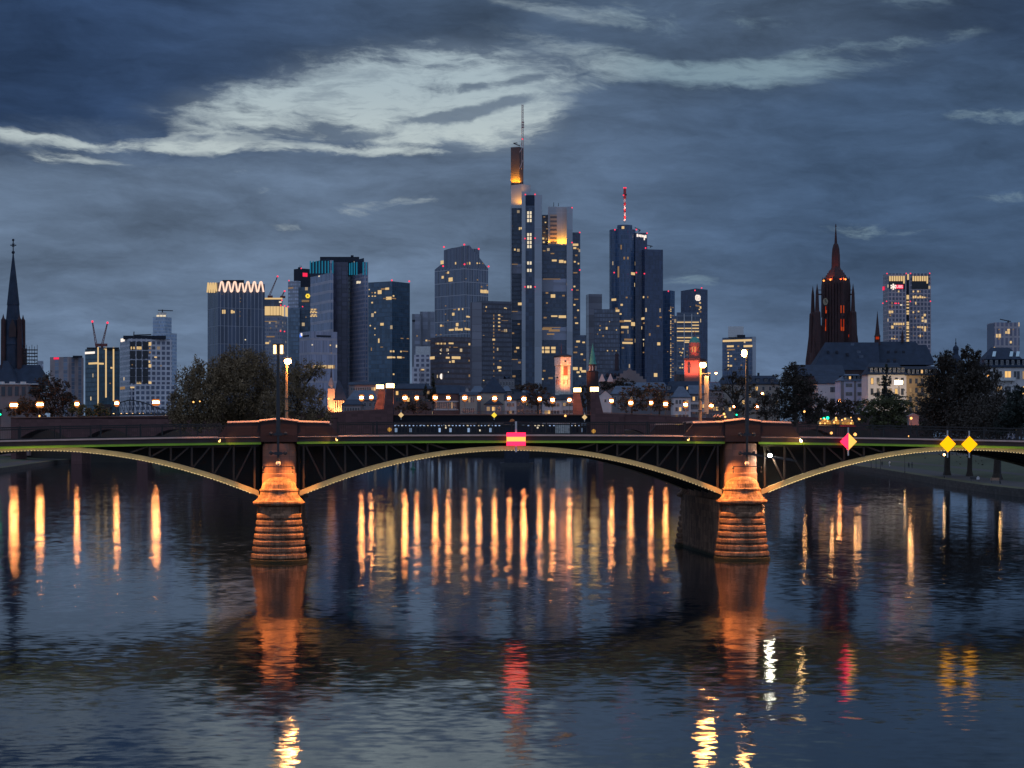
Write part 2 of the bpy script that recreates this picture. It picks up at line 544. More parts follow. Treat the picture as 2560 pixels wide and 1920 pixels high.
class CV:
    def __init__(s, ox, oy, k): s.ox, s.oy, s.k = ox, oy, k
    def __call__(s, x, y): return s.ox + x / s.k, s.oy + y / s.k
c1_ = CV(0, 560, 2.962); c2_ = CV(420, 560, 2.963); c3_ = CV(900, 560, 3.77); c4_ = CV(1230, 240, 2.1837)
c5_ = CV(1600, 660, 3.607); c6_ = CV(1980, 540, 2.86)
def text_mesh(txt, size, mat, parent, loc, rz, depth=.1, name='lettering', bold=0.0):
    cu = bpy.data.curves.new(name, 'FONT'); cu.body = txt; cu.size = size; cu.extrude = depth
    cu.align_x = 'CENTER'; cu.align_y = 'CENTER'; cu.offset = bold
    t = bpy.data.objects.new(name, cu); scene.collection.objects.link(t)
    bpy.context.view_layer.update()
    me = bpy.data.meshes.new_from_object(t.evaluated_get(bpy.context.evaluated_depsgraph_get()))
    bpy.data.objects.remove(t)
    me.materials.clear(); me.materials.append(mat)
    o = bpy.data.objects.new(name, me); link(o, parent)
    o.location = loc; o.rotation_euler = (R(90), 0, rz)
    return o

# ---- facade kinds (real-world base colours)
F_ = {}
F_['brown'] = fac('brown_slab_facade', (.34, .27, .27), (.10, .12, .16), 9, 3.2, .55, .12, .004, seed=1)
F_['teal'] = fac('teal_glass_facade', (.05, .08, .10), (.03, .06, .08), 1.5, 3.6, .1, .2, .02, seed=2, gr=.15)
F_['white_grid'] = fac('white_grid_facade', (.55, .55, .60), (.05, .06, .09), 3.6, 3.7, .34, .36, .012, seed=3)
F_['pale_tower'] = fac('pale_tower_facade', (.46, .52, .60), (.18, .24, .33), 1.8, 3.9, .2, .45, .0, seed=4)
F_['ribbed'] = fac('ribbed_dark_facade', (.30, .31, .36), (.030, .042, .07), 3.1, 14.0, .16, .02, .0, seed=5)
F_['ribbed_side'] = fac('ribbed_side_facade', (.22, .22, .25), (.035, .042, .06), 3.6, 14.0, .2, .06, .0, seed=5.5)
F_['mid_glass'] = fac('mid_glass_facade', (.30, .30, .34), (.10, .12, .17), 2.2, 3.7, .2, .45, .05, .4, seed=6)
F_['grey_stone'] = fac('grey_stone_facade', (.30, .32, .37), (.25, .27, .33), 3, 3.8, .15, .5, .0, seed=7)
F_['grey_glass'] = fac('grey_glass_facade', (.14, .18, .23), (.09, .13, .18), 2.4, 3.8, .12, .25, .004, seed=8)
F_['banded'] = fac('banded_slab_facade', (.46, .44, .50), (.10, .13, .20), 2.4, 8.9, .22, .28, .0, seed=9)
F_['checked'] = fac('checked_slab_facade', (.40, .36, .42), (.10, .13, .20), 2.4, 3.9, .34, .34, .0, seed=10)
F_['core'] = fac('dark_core_facade', (.055, .055, .085), (.05, .05, .08), 5, 4, .1, .1, 0, seed=11)
F_['office'] = fac('grey_office_facade', (.40, .37, .42), (.15, .16, .22), 1.25, 9.6, .2, .16, .0, seed=12)
F_['deep_teal'] = fac('deep_teal_facade', (.075, .11, .15), (.035, .065, .10), 3.0, 3.8, .12, .16, .014, seed=13, gr=.2)
F_['twin'] = fac('grey_twin_facade', (.22, .23, .27), (.17, .18, .22), 8, 4, .35, .1, .0, seed=14)
F_['white_small'] = fac('white_small_facade', (.62, .60, .66), (.06, .065, .10), 3.8, 3.7, .42, .42, .01, seed=15)
F_['grid_tower'] = fac('framed_glass_facade', (.42, .42, .46), (.045, .062, .095), 1.9, 11.1, .18, .045, .0, seed=16, vary=.35)
F_['grid_top'] = fac('framed_crown_facade', (.26, .27, .31), (.05, .06, .09), 1.9, 30, .2, .02, .0, seed=16.5, vary=.3)
F_['bronze'] = fac('bronze_dark_facade', (.085, .06, .065), (.05, .045, .06), 2.2, 3.8, .15, .4, .03, .6, seed=17)
F_['charcoal'] = fac('charcoal_facade', (.06, .06, .08), (.045, .05, .07), 1.5, 3.8, .2, .4, .012, .7, seed=18)
F_['charcoal_plain'] = fac('charcoal_plain_wall', (.105, .10, .125), (.10, .10, .12), 30, 6, .05, .05, 0, seed=18.5)
F_['pale_panel'] = fac('pale_panel_cladding', (.40, .43, .49), (.20, .22, .25), 12, 15, .03, .03, 0, seed=19, vary=.1, wr=.45)
F_['navy_glass'] = fac('navy_glass_facade', (.09, .11, .15), (.035, .05, .08), 2.6, 3.8, .12, .35, .02, .45, seed=20)
F_['navy_plain'] = fac('navy_plain_glass', (.045, .06, .09), (.03, .045, .075), 3, 3.8, .06, .1, .0, seed=21)
F_['blue_glass'] = fac('blue_curtain_wall', (.085, .12, .19), (.03, .055, .105), 1.5, 3.9, .12, .12, .006, .8, seed=22, gr=.12)
F_['ink_glass'] = fac('ink_curtain_wall', (.055, .075, .13), (.022, .035, .07), 1.5, 3.9, .12, .12, .005, .6, seed=23, gr=.18)
F_['slate_block'] = fac('slate_block_facade', (.085, .09, .12), (.07, .08, .11), 2.4, 3.8, .2, .3, .006, seed=24)
F_['striped'] = fac('striped_office_facade', (.15, .18, .24), (.035, .05, .08), 14, 3.9, .05, .3, .03, .8, seed=25)
F_['blue_office'] = fac('blue_office_facade', (.16, .19, .26), (.045, .07, .12), 1.8, 3.7, .2, .3, .015, seed=26)
F_['ubs'] = fac('rose_grid_facade', (.42, .37, .40), (.05, .055, .085), 3.15, 3.75, .36, .30, .02, .8, seed=27)
F_['rose'] = fac('rose_mesh_facade', (.40, .36, .39), (.09, .09, .13), 3.4, 7.4, .42, .2, .01, seed=28)
F_['windows_blue'] = fac('blue_lit_windows', (.008, .009, .014), (.008, .010, .016), 2.2, 4.2, .35, .42, .16, 1.0, seed=29, litcol=(.45, .65, 1.0))

# ------------------------------------------------------------------ skyline, left to right
b = Bld('slab_block', 'brown slab block with red sign on its roof edge, far left', 'building', 167, 1600)
B = b.box('body', 125, 209, 892, 1600, xc=172, mat=F_['brown'])
b.box('roof_plant', 182, 206, 889, 1603, bot=893, mat=M['roof_dark'])
B.lit(141, 896, 13, 5, 'red_sign', 'roof_sign')

b = Bld('glass_office', 'dark glass office with three vertical light strips under two cranes', 'building', 256, 1500)
B = b.box('body', 213, 299.5, 871, 1500, xc=246, mat=F_['teal'])
b.box('roof_plant', 217, 298, 868.5, 1503, bot=871.5, mat=M['roof_dark'])
for x, y0, y1 in ((727, 912, 1345), (784, 912, 1285), (840, 912, 1310)):
    (px, a), (_, c) = c1_(x, y0), c1_(x, y1)
    B.lit(px, (a + c) / 2, 3.2, c - a, 'win', 'light_strip')
B.lit(225, 882, 24, 5.5, 'white_sign', 'roof_sign')
B.lits(c1_, [(690, 1032, 66, 14), (745, 1034, 50, 13), (825, 1065, 14, 12), (815, 1180, 8, 8, 'win2')])

def crane(name, label, foot, head, Y, tail=None, mat='brown_steel'):
    rt = thing(name, label, 'crane', P(foot[0], foot[1], Y), 0, 'construction cranes over the skyline')
    mb = MB(); a, c = Vector((0, 0, 0)), P(head[0], head[1], Y) - P(foot[0], foot[1], Y)
    d = c.normalized(); s_ = d.cross(Vector((0, 1, 0))).normalized() * .7
    mb.bar(a - s_, c - s_ * .3, .22); mb.bar(a + s_, c + s_ * .3, .22)
    n = 10
    for i in range(n):
        k0, k1 = i / n, (i + 1) / n
        sg = 1 if i % 2 else -1
        mb.bar(a.lerp(c, k0) + s_ * sg * (1 - .7 * k0), a.lerp(c, k1) - s_ * sg * (1 - .7 * k1), .14)
    mb.build('jib', M[mat], rt)
    mb = MB(); mb.box((0, 1, -6), (1.6, 1.6, 12)); mb.box((1.5, 1, 1), (5, 2.2, 2.2)); mb.build('slewing_base', M[mat], rt)
    o = bpy.data.objects.new('beacon_light', unit_ball('beacon')); link(o, rt); o.location = c; o.scale = (.9, .9, .9)
    return rt
crane('tower_crane', 'luffing crane leaning left above the dark glass office', c1_(714, 905), c1_(684, 722), 1520)
crane('tower_crane', 'luffing crane leaning right above the dark glass office', c1_(754, 905), c1_(796, 731), 1520)
crane('tower_crane', 'tall luffing crane behind the tower with the glowing yellow band', c2_(745, 545), c2_(812, 388), 1950)
crane('tower_crane', 'short luffing crane at the right end of the tower with the glowing yellow band', c2_(838, 548), c2_(864, 497), 1950)

b = Bld('pale_high_rise', 'pale distant high rise with lit crown and crane on top', 'building', 410, 2200)
B = b.box('upper_body', 382, 429, 792, 2200, xc=413, bot=840, mat=F_['pale_tower'])
B2 = b.box('lower_body', 381, 442, 832, 2190, xc=416, mat=F_['pale_tower'])
b.box('roof_plant', 394, 416, 781, 2205, bot=793, mat=M['white_metal'])
B.lits(c1_, [(1170, 680, 20, 12, 'win3'), (1195, 680, 18, 12, 'win3'), (1218, 680, 20, 12, 'win3')])
mb = MB(); mb.bar(P(395, 775.5, 2200), P(432, 777, 2200), .5); mb.bar(P(406, 781, 2200), P(406, 774, 2200), .6); b.mesh('roof_crane', mb, M['dark_metal'])

b = Bld('white_office', 'pale gridded office block with white square sign at its upper left', 'building', 365, 1400)
B = b.box('body', 300, 430, 846, 1400, xc=324, mat=F_['white_grid'])
b.box('roof_plant', 308, 415, 839, 1406, bot=847, mat=M['roof_dark'])
B2 = b.box('annex', 336, 437, 961, 1380, mat=F_['white_grid'])
B.lit(307, 850, 9, 8, 'white_sign', 'roof_sign')
mb = MB(); mb.bar(P(335, 838, 1400), P(378, 836.5, 1400), .4); mb.bar(P(334, 846, 1400), P(335, 829, 1400), .3); b.mesh('roof_crane', mb, M['dark_metal'])
for i, x in enumerate((982, 1030, 1077)):
    for y, h in ((902, 60), (968, 58), (1035, 56), (1100, 56), (1155, 50)):
        px, py = c1_(x, y)
        o = B.lit(px, py, 38 / 2.962, h / 2.962, 'win', 'window_panel'); o.data = None if False else o.data
        o.active_material_index = 0
        o.material_slots[0].link = 'OBJECT'; o.material_slots[0].material = M['dark_metal']
B.lits(c1_, [(972, 918, 10, 20), (992, 918, 12, 18), (1030, 918, 36, 22), (1110, 888, 18, 26), (1110, 920, 12, 14, 'win2'), (1110, 950, 12, 14, 'win2'),
             (1106, 1020, 10, 16), (1110, 1050, 18, 24), (1152, 986, 18, 9), (978, 1042, 10, 8, 'win2'), (1192, 1050, 8, 8, 'win2'), (1110, 1175, 20, 18),
             (1028, 1176, 34, 16), (908, 1215, 34, 20, 'win2'), (980, 1210, 30, 10), (1075, 1215, 12, 12, 'win2')])

b = Bld('zigzag_tower', 'dark ribbed tower crowned by a white zigzag light band', 'skyscraper', 590, 1500)
B = b.box('body', 519, 662, 706, 1500, xc=545.5, mat=F_['ribbed'], depth=.32)
B.o.data.materials[0] = F_['ribbed']
b.box('roof_plant', 556, 610, 700, 1506, bot=707, mat=M['roof_dark'])
mb = MB()
def zig(Bx, xs, y0, y1, mb, r=.55):
    pr = None
    for i, x in enumerate(xs):
        p, _ = Bx.pt(x, y0 if i % 2 else y1, .7)
        if pr is not None: mb.bar(pr, p, r, None, 4)
        pr = p
zx = [545.5 + i * (660 - 545.5) / 21 for i in range(22)]
pr = []
for k in range(7):
    x = 547 + k * 16.3
    pr += [(x, 728), (x + 5.0, 705), (x + 8.5, 705), (x + 13.2, 730)]
mb = MB(); last = None
for x, y in pr:
    p, _ = B.pt(x, y, .8)
    if last is not None: mb.bar(last, p, .55, None, 4)
    last = p
b.mesh('zigzag_light', mb, M['zigzag'])
mb = MB(); last = None
for k in range(4):
    x = 520.5 + k * 6
    for xx, y in ((x, 731), (x + 2.2, 708), (x + 3.2, 708), (x + 5.2, 728)):
        p, _ = B.pt(xx, y, .8)
        if last is not None: mb.bar(last, p, .5, None, 4)
        last = p
b.mesh('zigzag_light', mb, M['win'])
B.lits(c2_, [(406, 650, 10, 28), (420, 650, 10, 28), (473, 650, 14, 24), (488, 652, 10, 16), (573, 857, 8, 8, 'win3'), (536, 550, 6, 5, 'win2'),
             (535, 575, 6, 5, 'win2'), (533, 650, 6, 5, 'win2'), (533, 682, 6, 5, 'win2'), (400, 520, 4, 4, 'win2')])

b = Bld('banded_tower', 'tower with a glowing yellow band under its crown', 'skyscraper', 690, 1900)
B = b.box('body', 655, 719, 790, 1900, xc=705, mat=F_['mid_glass'])
B2 = b.box('crown', 655, 706, 746, 1905, bot=792, mat=F_['navy_plain'])
B2.lit(681, 746.5, 50, 4, 'win', 'light_band')
B.lits(c2_, [(735, 643, 42, 66), (768, 643, 18, 66), (790, 643, 20, 66), (813, 643, 20, 66), (833, 643, 12, 66), (850, 646, 22, 72), (873, 650, 8, 68), (882, 652, 7, 68)], 'win', 'light_band')
B.lits(c2_, [(735, 882, 26, 14), (745, 722, 60, 5, 'win2'), (790, 722, 30, 5, 'win2'), (760, 770, 8, 6, 'win2'), (760, 835, 60, 8, 'win2'), (832, 578, 18, 12, 'win3')])
b.beacons([c2_(843, 565), c2_(835, 602), c2_(864, 607), c2_(888, 612), c2_(834, 793), c2_(863, 796)], 1890, .9)

b = Bld('stepped_tower', 'grey stepped tower with a square red sign', 'skyscraper', 748, 2000)
B = b.box('upper_body', 734.5, 778, 671, 2000, xc=752, mat=F_['grey_stone'])
B2 = b.box('lower_body', 720, 760, 702, 1995, xc=741, mat=F_['grey_stone'])
b.box('roof_plant', 745, 753, 668, 2003, bot=672, mat=M['roof_dark'])
B.lit(762.5, 687, 11.5, 9.5, 'red_sign', 'roof_sign')
B2.lit(727, 720, 12, 3, 'win2', 'louvre').material_slots[0].link = 'OBJECT'
b.root.children[-1].material_slots[0].material = M['roof_dark']
B.lit(742.8, 710, 3.5, 5, 'win')
b.beacons([(753, 671), (722.5, 701.5)], 1990, .9)
b.mast(750, 668, 663, 2000, .3); b.mast(753.5, 668, 664, 2000, .3)

b = Bld('yellow_emblem_tower', 'dark glass tower with a yellow hexagon emblem and lettering', 'skyscraper', 752, 1850)
B = b.box('body', 746, 778, 718, 1850, mat=F_['deep_teal'])
B2 = b.box('lower_body', 720, 749, 770, 1845, mat=F_['grey_glass'])
p, a = B.pt(769.5, 740, .5)
mb = MB()
def ngon(cx, cz, r, n, ph=0.0): return [(cx + r * math.cos(ph + 2 * math.pi * i / n), cz + r * math.sin(ph + 2 * math.pi * i / n)) for i in range(n)]
hx, hn = ngon(0, 0, 2.35, 6), ngon(0, 0, 1.1, 3, R(90))
# hexagon ring cut by a small dark triangle
mb.ext(hx, (1, 0, 0), (0, 0, 1), (0, 1, 0), p, .3); b.mesh('hexagon_emblem', mb, M['yellow_sign'])
mb = MB(); mb.ext(hn, (1, 0, 0), (0, 0, 1), (0, 1, 0), p + Vector((0, -.25, 0)), .2); b.mesh('emblem_triangle', mb, M['dark_metal'])
mb = MB()
for i in range(8):
    q, _ = B.pt(755.5 + i * 2.35, 752.5, .4)
    mb.box(q, (.65, .3, 1.9)); mb.box(q + Vector((.25, 0, .6 if i % 2 else -.6)), (.5, .28, .5))
b.mesh('sign_lettering', mb, M['win2'])
b.beacons([(756.5, 766.5)], 1845, .8)
B.lit(765, 793, 2, 3, 'win2')

b = Bld('twin_slab_tower', 'twin slab tower with turquoise light lines along both roof edges', 'skyscraper', 850, 1750)
Bc = b.box('core', 826, 870, 655, 1770, mat=F_['core'])
B = b.box('left_slab', 776, 833.5, 650.5, 1745, xc=825, mat=F_['banded'], depth=.35)
B2 = b.box('right_slab', 862, 920.5, 655, 1750, xc=910, mat=F_['checked'], depth=.35, tops=None)
B.o.data.materials[0] = F_['banded']
b.box('roof_plant', 800, 898, 642, 1775, bot=656, mat=M['roof_dark'])
b.box('roof_plant', 877, 884, 638, 1775, bot=643, mat=M['roof_dark'])
cz = CV(700, 640, 7.54)
mb = MB()
for Bx, x, y, h in ((B, 760, 110, 96), (B2, 912, 112, 96)): pass
pB, _ = B.pt(800, 668, .35)
# dark crown panels behind the light lines
for Bx, xa, xb in ((B, 776.5, 824.5), (B2, 862.5, 909.5)):
    o = Bx.lit((xa + xb) / 2, 669, xb - xa, 36, 'win', 'crown_panel'); o.material_slots[0].link = 'OBJECT'; o.material_slots[0].material = M['slate']
for x in (581, 636, 695, 750, 806, 864, 920, 992):
    B.lit(*cz(x, 210), 18 / 7.54, 31, 'cyan', 'light_line', .3, .5)
for x in (1314, 1332, 1350, 1366, 1384, 1402, 1450, 1468):
    B2.lit(*c2_(x, 330), 2.4, 32, 'cyan', 'light_line', .3, .5)
B.lit(798, 690.5, 2.6, 2.6, 'win3'); B2.lits(c2_, [(1405, 432, 14, 18, 'win3'), (1421, 432, 12, 16, 'win3'), (1381, 281, 8, 8, 'win3')])
for r_, y in enumerate((1005, 1040, 1065, 1110, 1135)):
    for i in range(7 - (r_ % 2)):
        B.lit(*cz(582 + i * 18 + (r_ % 2) * 5, y), 2.0, 2.6, 'win' if (i + r_) % 3 else 'win2')

b = Bld('round_sign_office', 'mid rise grey office with small blue round sign below the twin slab tower', 'building', 795, 1300)
B = b.box('body', 748.5, 843, 828, 1300, xc=778, mat=F_['office'])
B.lit(765, 840, 15, 4, 'win', 'louvre').material_slots[0].link = 'OBJECT'; b.root.children[-1].material_slots[0].material = M['roof_dark']
B.lit(809, 840.5, 36, 4.5, 'win', 'louvre').material_slots[0].link = 'OBJECT'; b.root.children[-1].material_slots[0].material = M['roof_dark']
for k in range(3):
    o = B.lit(751.5 + k * 1.2, 839.5 - k * 1.5, 3.2, 9 - abs(k - 1) * 2, 'blue_sign' if k < 2 else 'white_sign', 'round_sign')
for i in range(13): B.lit(783.5 + i * 4.3, 917, 3.3, 8, 'win' if i % 4 else 'win2')
for i in range(4): B.lit(762 + i * 4.2, 917, 2.6, 7, 'win2')
B.lits(c2_, [(1068, 895, 8, 8, 'win3'), (1202, 898, 8, 9), (1247, 905, 7, 20, 'win3'), (1210, 955, 5, 5, 'win2')])

b = Bld('teal_slab_tower', 'dark teal glass slab tower right of the twin slab tower', 'skyscraper', 975, 1700)
B = b.box('body', 920.7, 1024.7, 703, 1700, xc=980, mat=F_['deep_teal'])
B.lits(c3_, [(88, 618, 8, 10), (115, 648, 10, 10, 'win2'), (143, 648, 12, 12), (186, 642, 34, 36), (220, 613, 40, 14, 'win2'), (257, 610, 34, 20), (85, 680, 9, 9), (118, 680, 12, 9),
             (143, 680, 14, 9), (272, 700, 50, 28), (318, 702, 40, 10, 'win2'), (240, 702, 40, 8, 'win2'), (315, 678, 12, 14), (115, 741, 14, 14), (143, 833, 14, 12), (98, 958, 10, 12), (208, 945, 30, 24),
             (141, 985, 10, 12), (141, 1045, 8, 8), (178, 1100, 12, 40), (108, 1180, 8, 30, 'win2'), (205, 1160, 22, 8, 'win2'), (291, 1200, 14, 16), (315, 1200, 14, 16),
             (385, 1202, 12, 14), (425, 1200, 50, 8, 'win2'), (280, 1257, 46, 18), (318, 1257, 24, 14), (370, 1257, 40, 18), (407, 1259, 20, 10, 'win2'), (316, 1416, 12, 14), (395, 1078, 24, 8, 'win2'), (450, 1080, 18, 8, 'win2')])
b.beacons([c3_(300, 531), c3_(464, 540)], 1690, 1.0)

b = Bld('grey_twin_tower', 'plain grey tower of two joined shafts behind the white gridded office', 'skyscraper', 1057, 2000)
B = b.box('left_shaft', 1030, 1053, 785, 2000, mat=F_['twin'])
B2 = b.box('right_shaft', 1050, 1092, 779, 2010, mat=F_['twin'])
o = B.lit(1034, 802, 7, 5, 'win', 'louvre'); o.material_slots[0].link = 'OBJECT'; o.material_slots[0].material = M['roof_dark']
B.lits(c3_, [(538, 1055, 12, 12, 'win2')]); B2.lits(c3_, [(565, 1100, 16, 8), (626, 1098, 16, 14), (652, 1100, 20, 8, 'win2')])

b = Bld('white_gridded_office', 'small white office with a tight grid of dark windows', 'building', 1052, 1450)
B = b.box('body', 1035, 1077, 887, 1450, mat=F_['white_small'])
B2 = b.box('lower_wing', 1030, 1050, 917, 1446, mat=F_['white_small'])
B3 = b.box('roof_block', 1039, 1077, 866, 1455, bot=889, mat=M['white_metal'])
B.lits(c3_, [(592, 1373, 26, 12), (570, 1376, 8, 8, 'win2')])

b = Bld('chamfered_tower', 'framed glass tower with chamfered shoulders right of the teal slab tower', 'skyscraper', 1161, 1650)
B = b.box('body', 1086.5, 1220.5, 667, 1650, xc=1161, mat=F_['grid_tower'], depth=.72)
(L_, C_), (_, R_) = B.faces
bk = B.poly[3]
mb = MB()
zt = Z(614, 1650); zs = B.z1
def fpt(px):
    p, _ = B.pt(px, 700, 0); return (p.x, p.y)
lx, rx = fpt(1109.5), fpt(1174)
def uvq(pts):
    o = Vector(pts[0][:2]); return [((Vector(q[:2]) - o).length, q[2]) for q in pts]
q = [(lx[0], lx[1], zs), (C_.x, C_.y, zs), (C_.x, C_.y, zt), (lx[0], lx[1], zt - 2)]
mb.face(q, uvq(q))
q = [(L_.x, L_.y, zs), (lx[0], lx[1], zs), (lx[0], lx[1], Z(650, 1650))]
mb.face(q, uvq(q), 0)
q = [(C_.x, C_.y, zs), (R_.x, R_.y, zs), (rx[0], rx[1], zt + .6), (C_.x, C_.y, zt)]
mb.face(q, uvq(q))
off = (bk - L_)
q = [(lx[0], lx[1], zt - 2), (C_.x, C_.y, zt), (rx[0], rx[1], zt + .6), (rx[0] + (L_ - C_).x * .6, rx[1] + (L_ - C_).y * .6, zt), (lx[0] + off.x * .7, lx[1] + off.y * .7, zt - 2)]
mb.face(q, None, 1)
q = [(R_.x, R_.y, zs), (bk.x, bk.y, zs), (bk.x - off.x * .25, bk.y - off.y * .25, zt), (rx[0] + (L_ - C_).x * .6, rx[1] + (L_ - C_).y * .6, zt), (rx[0], rx[1], zt + .6)]
mb.face(q, None, 1)
q = [(L_.x, L_.y, zs), (lx[0], lx[1], Z(650, 1650)), (lx[0], lx[1], zt - 2), (lx[0] + off.x * .7, lx[1] + off.y * .7, zt - 2), (bk.x, bk.y, zs)]
mb.face(q, None, 1)
b.mesh('crown', mb, [F_['grid_top'], M['roof_dark']])
b.box('roof_plant', 1178, 1198.5, 622, 1690, bot=668, mat=F_['grid_top'])
B.lit(1105.5, 656, 7, 9, 'win', 'lit_gable')
b.beacons([c3_(791, 216), c3_(983, 194), c3_(1119, 235), c3_(783, 397), c3_(985, 380), c3_(1212, 400)], 1640, 1.0)
B.lits(c3_, [(815, 462, 10, 8, 'win2'), (832, 458, 14, 20), (780, 502, 18, 24), (846, 524, 18, 36), (864, 522, 18, 36), (998, 515, 8, 8, 'win2'), (1107, 527, 10, 10, 'win2'),
             (1145, 592, 12, 16, 'win2'), (1198, 578, 10, 10, 'win2'), (1142, 634, 14, 30), (1158, 636, 12, 30), (1174, 636, 12, 32), (1188, 636, 12, 32), (1203, 640, 8, 26), (1104, 370, 10, 14), (1126, 370, 6, 8), (1157, 372, 6, 10, 'win2'),
             (808, 772, 10, 8, 'win2'), (893, 806, 24, 10, 'win2'), (933, 804, 14, 18), (968, 802, 10, 16), (880, 850, 20, 26), (806, 850, 10, 8, 'win2'), (1012, 873, 22, 14), (1028, 876, 10, 12), (985, 915, 20, 8, 'win2'),
             (828, 910, 10, 8, 'win2'), (765, 958, 16, 18), (782, 960, 16, 14, 'win2'), (917, 948, 22, 30), (862, 998, 44, 16), (910, 990, 26, 28), (940, 995, 30, 16), (962, 994, 12, 22), (993, 988, 12, 20), (1012, 992, 22, 18), (1030, 994, 10, 16), (762, 1042, 10, 8, 'win2'), (720, 1045, 8, 8, 'win2'), (902, 370, 9, 22), (1010, 372, 8, 22, 'win2'), (1033, 370, 10, 24)])

b = Bld('bronze_block', 'low dark bronze block with an oval white clock sign', 'building', 1125, 1400)
B = b.box('body', 1076, 1176, 842, 1400, xc=1108, mat=F_['bronze'])
mb = MB(); p, a = B.pt(1105, 941, .4); mb.ext(ngon(0, 0, 1.25, 16), (1, 0, 0), (0, 0, 1.65), (0, 1, 0), p, .3); b.mesh('oval_sign', mb, M['white_sign'])
for i in range(6): B.lit(1091 + i * 4.3, 859, 2.6, 4, 'win' if i % 2 else 'win2')
B.lits(c3_, [(858, 1125, 44, 14), (1030, 1133, 14, 20), (760, 1188, 7, 8, 'win3'), (760, 1222, 7, 8, 'win3'), (832, 1188, 7, 8, 'win3'), (832, 1222, 7, 8, 'win3'), (682, 1262, 42, 26), (826, 1260, 34, 16), (905, 1260, 80, 24),
             (878, 1295, 24, 24), (847, 1300, 12, 16), (1028, 1288, 10, 16, 'win2'), (1030, 1430, 12, 22, 'win2'), (845, 1160, 14, 8, 'win2'), (900, 1162, 40, 6, 'win2'), (832, 1395, 6, 8, 'win3')])

b = Bld('charcoal_block', 'charcoal office block in front of the tallest tower, lit stairwell line', 'building', 1215, 1550)
B = b.box('body', 1176, 1279, 752, 1550, xc=1204, mat=F_['charcoal'])
B2 = b.box('side_wall', 1175.5, 1204.3, 756, 1549, mat=F_['charcoal_plain'])
for y in (862, 892, 928, 962, 995, 1025, 1055, 1090, 1130, 1165, 1205, 1260, 1320, 1385, 1440): B.lit(*c3_(1260, y), 2.2 if y != 1090 else 6.5, 4.5, 'win' if y in (962, 1090) else 'win2')
for y in (858, 893, 928, 964, 998): B.lit(*c3_(1311, y), 5, 3.2, 'win' if y < 970 else 'win2')
B.lits(c3_, [(1190, 782, 10, 14), (1182, 820, 10, 10, 'win2'), (1366, 792, 16, 10), (1380, 796, 6, 8), (1308, 1352, 26, 22), (1325, 1352, 12, 14), (1318, 1382, 22, 12), (1165, 1050, 14, 6, 'win2'), (1330, 870, 30, 4, 'win2'), (1365, 910, 60, 4, 'win2'), (1360, 1010, 60, 4, 'win2'), (1165, 1475, 10, 8), (1320, 1290, 20, 8, 'win2')])

# ---- the tallest tower
b = Bld('tallest_tower', 'tallest stepped tower with yellow lit tiers and a lattice mast', 'skyscraper', 1355, 1700)
Yt = 1700
t3 = b.box('summit_block', 1277, 1308.5, 367, Yt + 25, xc=1299, bot=470, mat=M['slate'])
t3.o.data.materials[0] = pm('summit_cladding', (.075, .062, .068), .7)
t2 = b.box('upper_tier', 1278, 1326.5, 460, Yt + 18, xc=1304, bot=545, mat=F_['pale_panel'])
lf = b.box('left_wing', 1277, 1306, 520, Yt + 10, bot=None, mat=F_['navy_glass'], depth=20)
ls = b.box('left_edge', 1276.5, 1279.5, 516, Yt + 8, mat=F_['pale_panel'], depth=12)
fc = b.box('front_shaft', 1304.5, 1354.5, 487.5, Yt - 8, mat=F_['navy_plain'], depth=24)
fl = b.box('front_shaft_edge', 1304.3, 1313.8, 486.8, Yt - 9, mat=F_['pale_panel'], depth=10)
frr = b.box('front_shaft_panel', 1336.5, 1354.8, 486.8, Yt - 9, mat=F_['pale_panel'], depth=10)
fd = b.box('front_shaft_cap', 1313.8, 1336.5, 488, Yt - 8.6, bot=513, mat=M['slate'], depth=10)
md = b.box('middle_wing', 1352, 1418.5, 613, Yt + 4, mat=F_['navy_glass'], depth=26)
mr = b.box('window_return', 1352, 1372, 537, Yt + 12, bot=615, mat=F_['navy_glass'], depth=22)
ml = b.box('yellow_tier', 1370, 1418, 517, Yt + 8, bot=618, mat=F_['pale_panel'], depth=24)
mw = b.box('tier_window_bay', 1375.5, 1392, 536, Yt + 7.4, bot=611, mat=fac('tier_bay', (.4, .32, .25), (.05, .05, .06), 30, 3.7, .0, .5, .0, seed=40), depth=10)
rc = b.box('right_panel_shaft', 1416.8, 1431.5, 516.5, Yt + 2, mat=F_['pale_panel'], depth=26)
rw = b.box('right_wing', 1431, 1450.5, 581, Yt + 14, mat=F_['navy_glass'], depth=22)
rl = b.box('right_lower_wing', 1431, 1466, 838, Yt + 6, mat=F_['navy_glass'], depth=22)
# curved sky gardens cut into the wings: pale bands lit from inside
for Bx, x0, x1, y0, y1 in ((md, 1354, 1416, 697, 729), (md, 1354, 1416, 818, 850), (lf, 1280, 1304, 660, 684), (lf, 1280, 1304, 778, 800), (lf, 1280, 1304, 898, 925)):
    o = Bx.lit((x0 + x1) / 2, (y0 + y1) / 2, x1 - x0, y1 - y0, 'win', 'sky_garden', .4, .05); o.material_slots[0].link = 'OBJECT'
    o.material_slots[0].material = fac('garden_%d' % y0, (.26, .27, .33), (.16, .17, .22), 1.6, 11, .3, .02, 0)
    Bx.lit((x0 + x1) / 2 - 6, y0 + .6, (x1 - x0) * .7, 1.6, 'win2', 'garden_light', .3, .4)
for y in (638, 658, 680, 757, 778, 800, 822, 912, 952, 1042):
    fc.lit(*c4_(197, y), 4.4, 7.5 if y < 1000 else 6, 'win3'); fc.lit(*c4_(211, y), 4.4, 7.5 if y < 1000 else 6, 'win3')
cb = CV(1270, 340, 5.528)
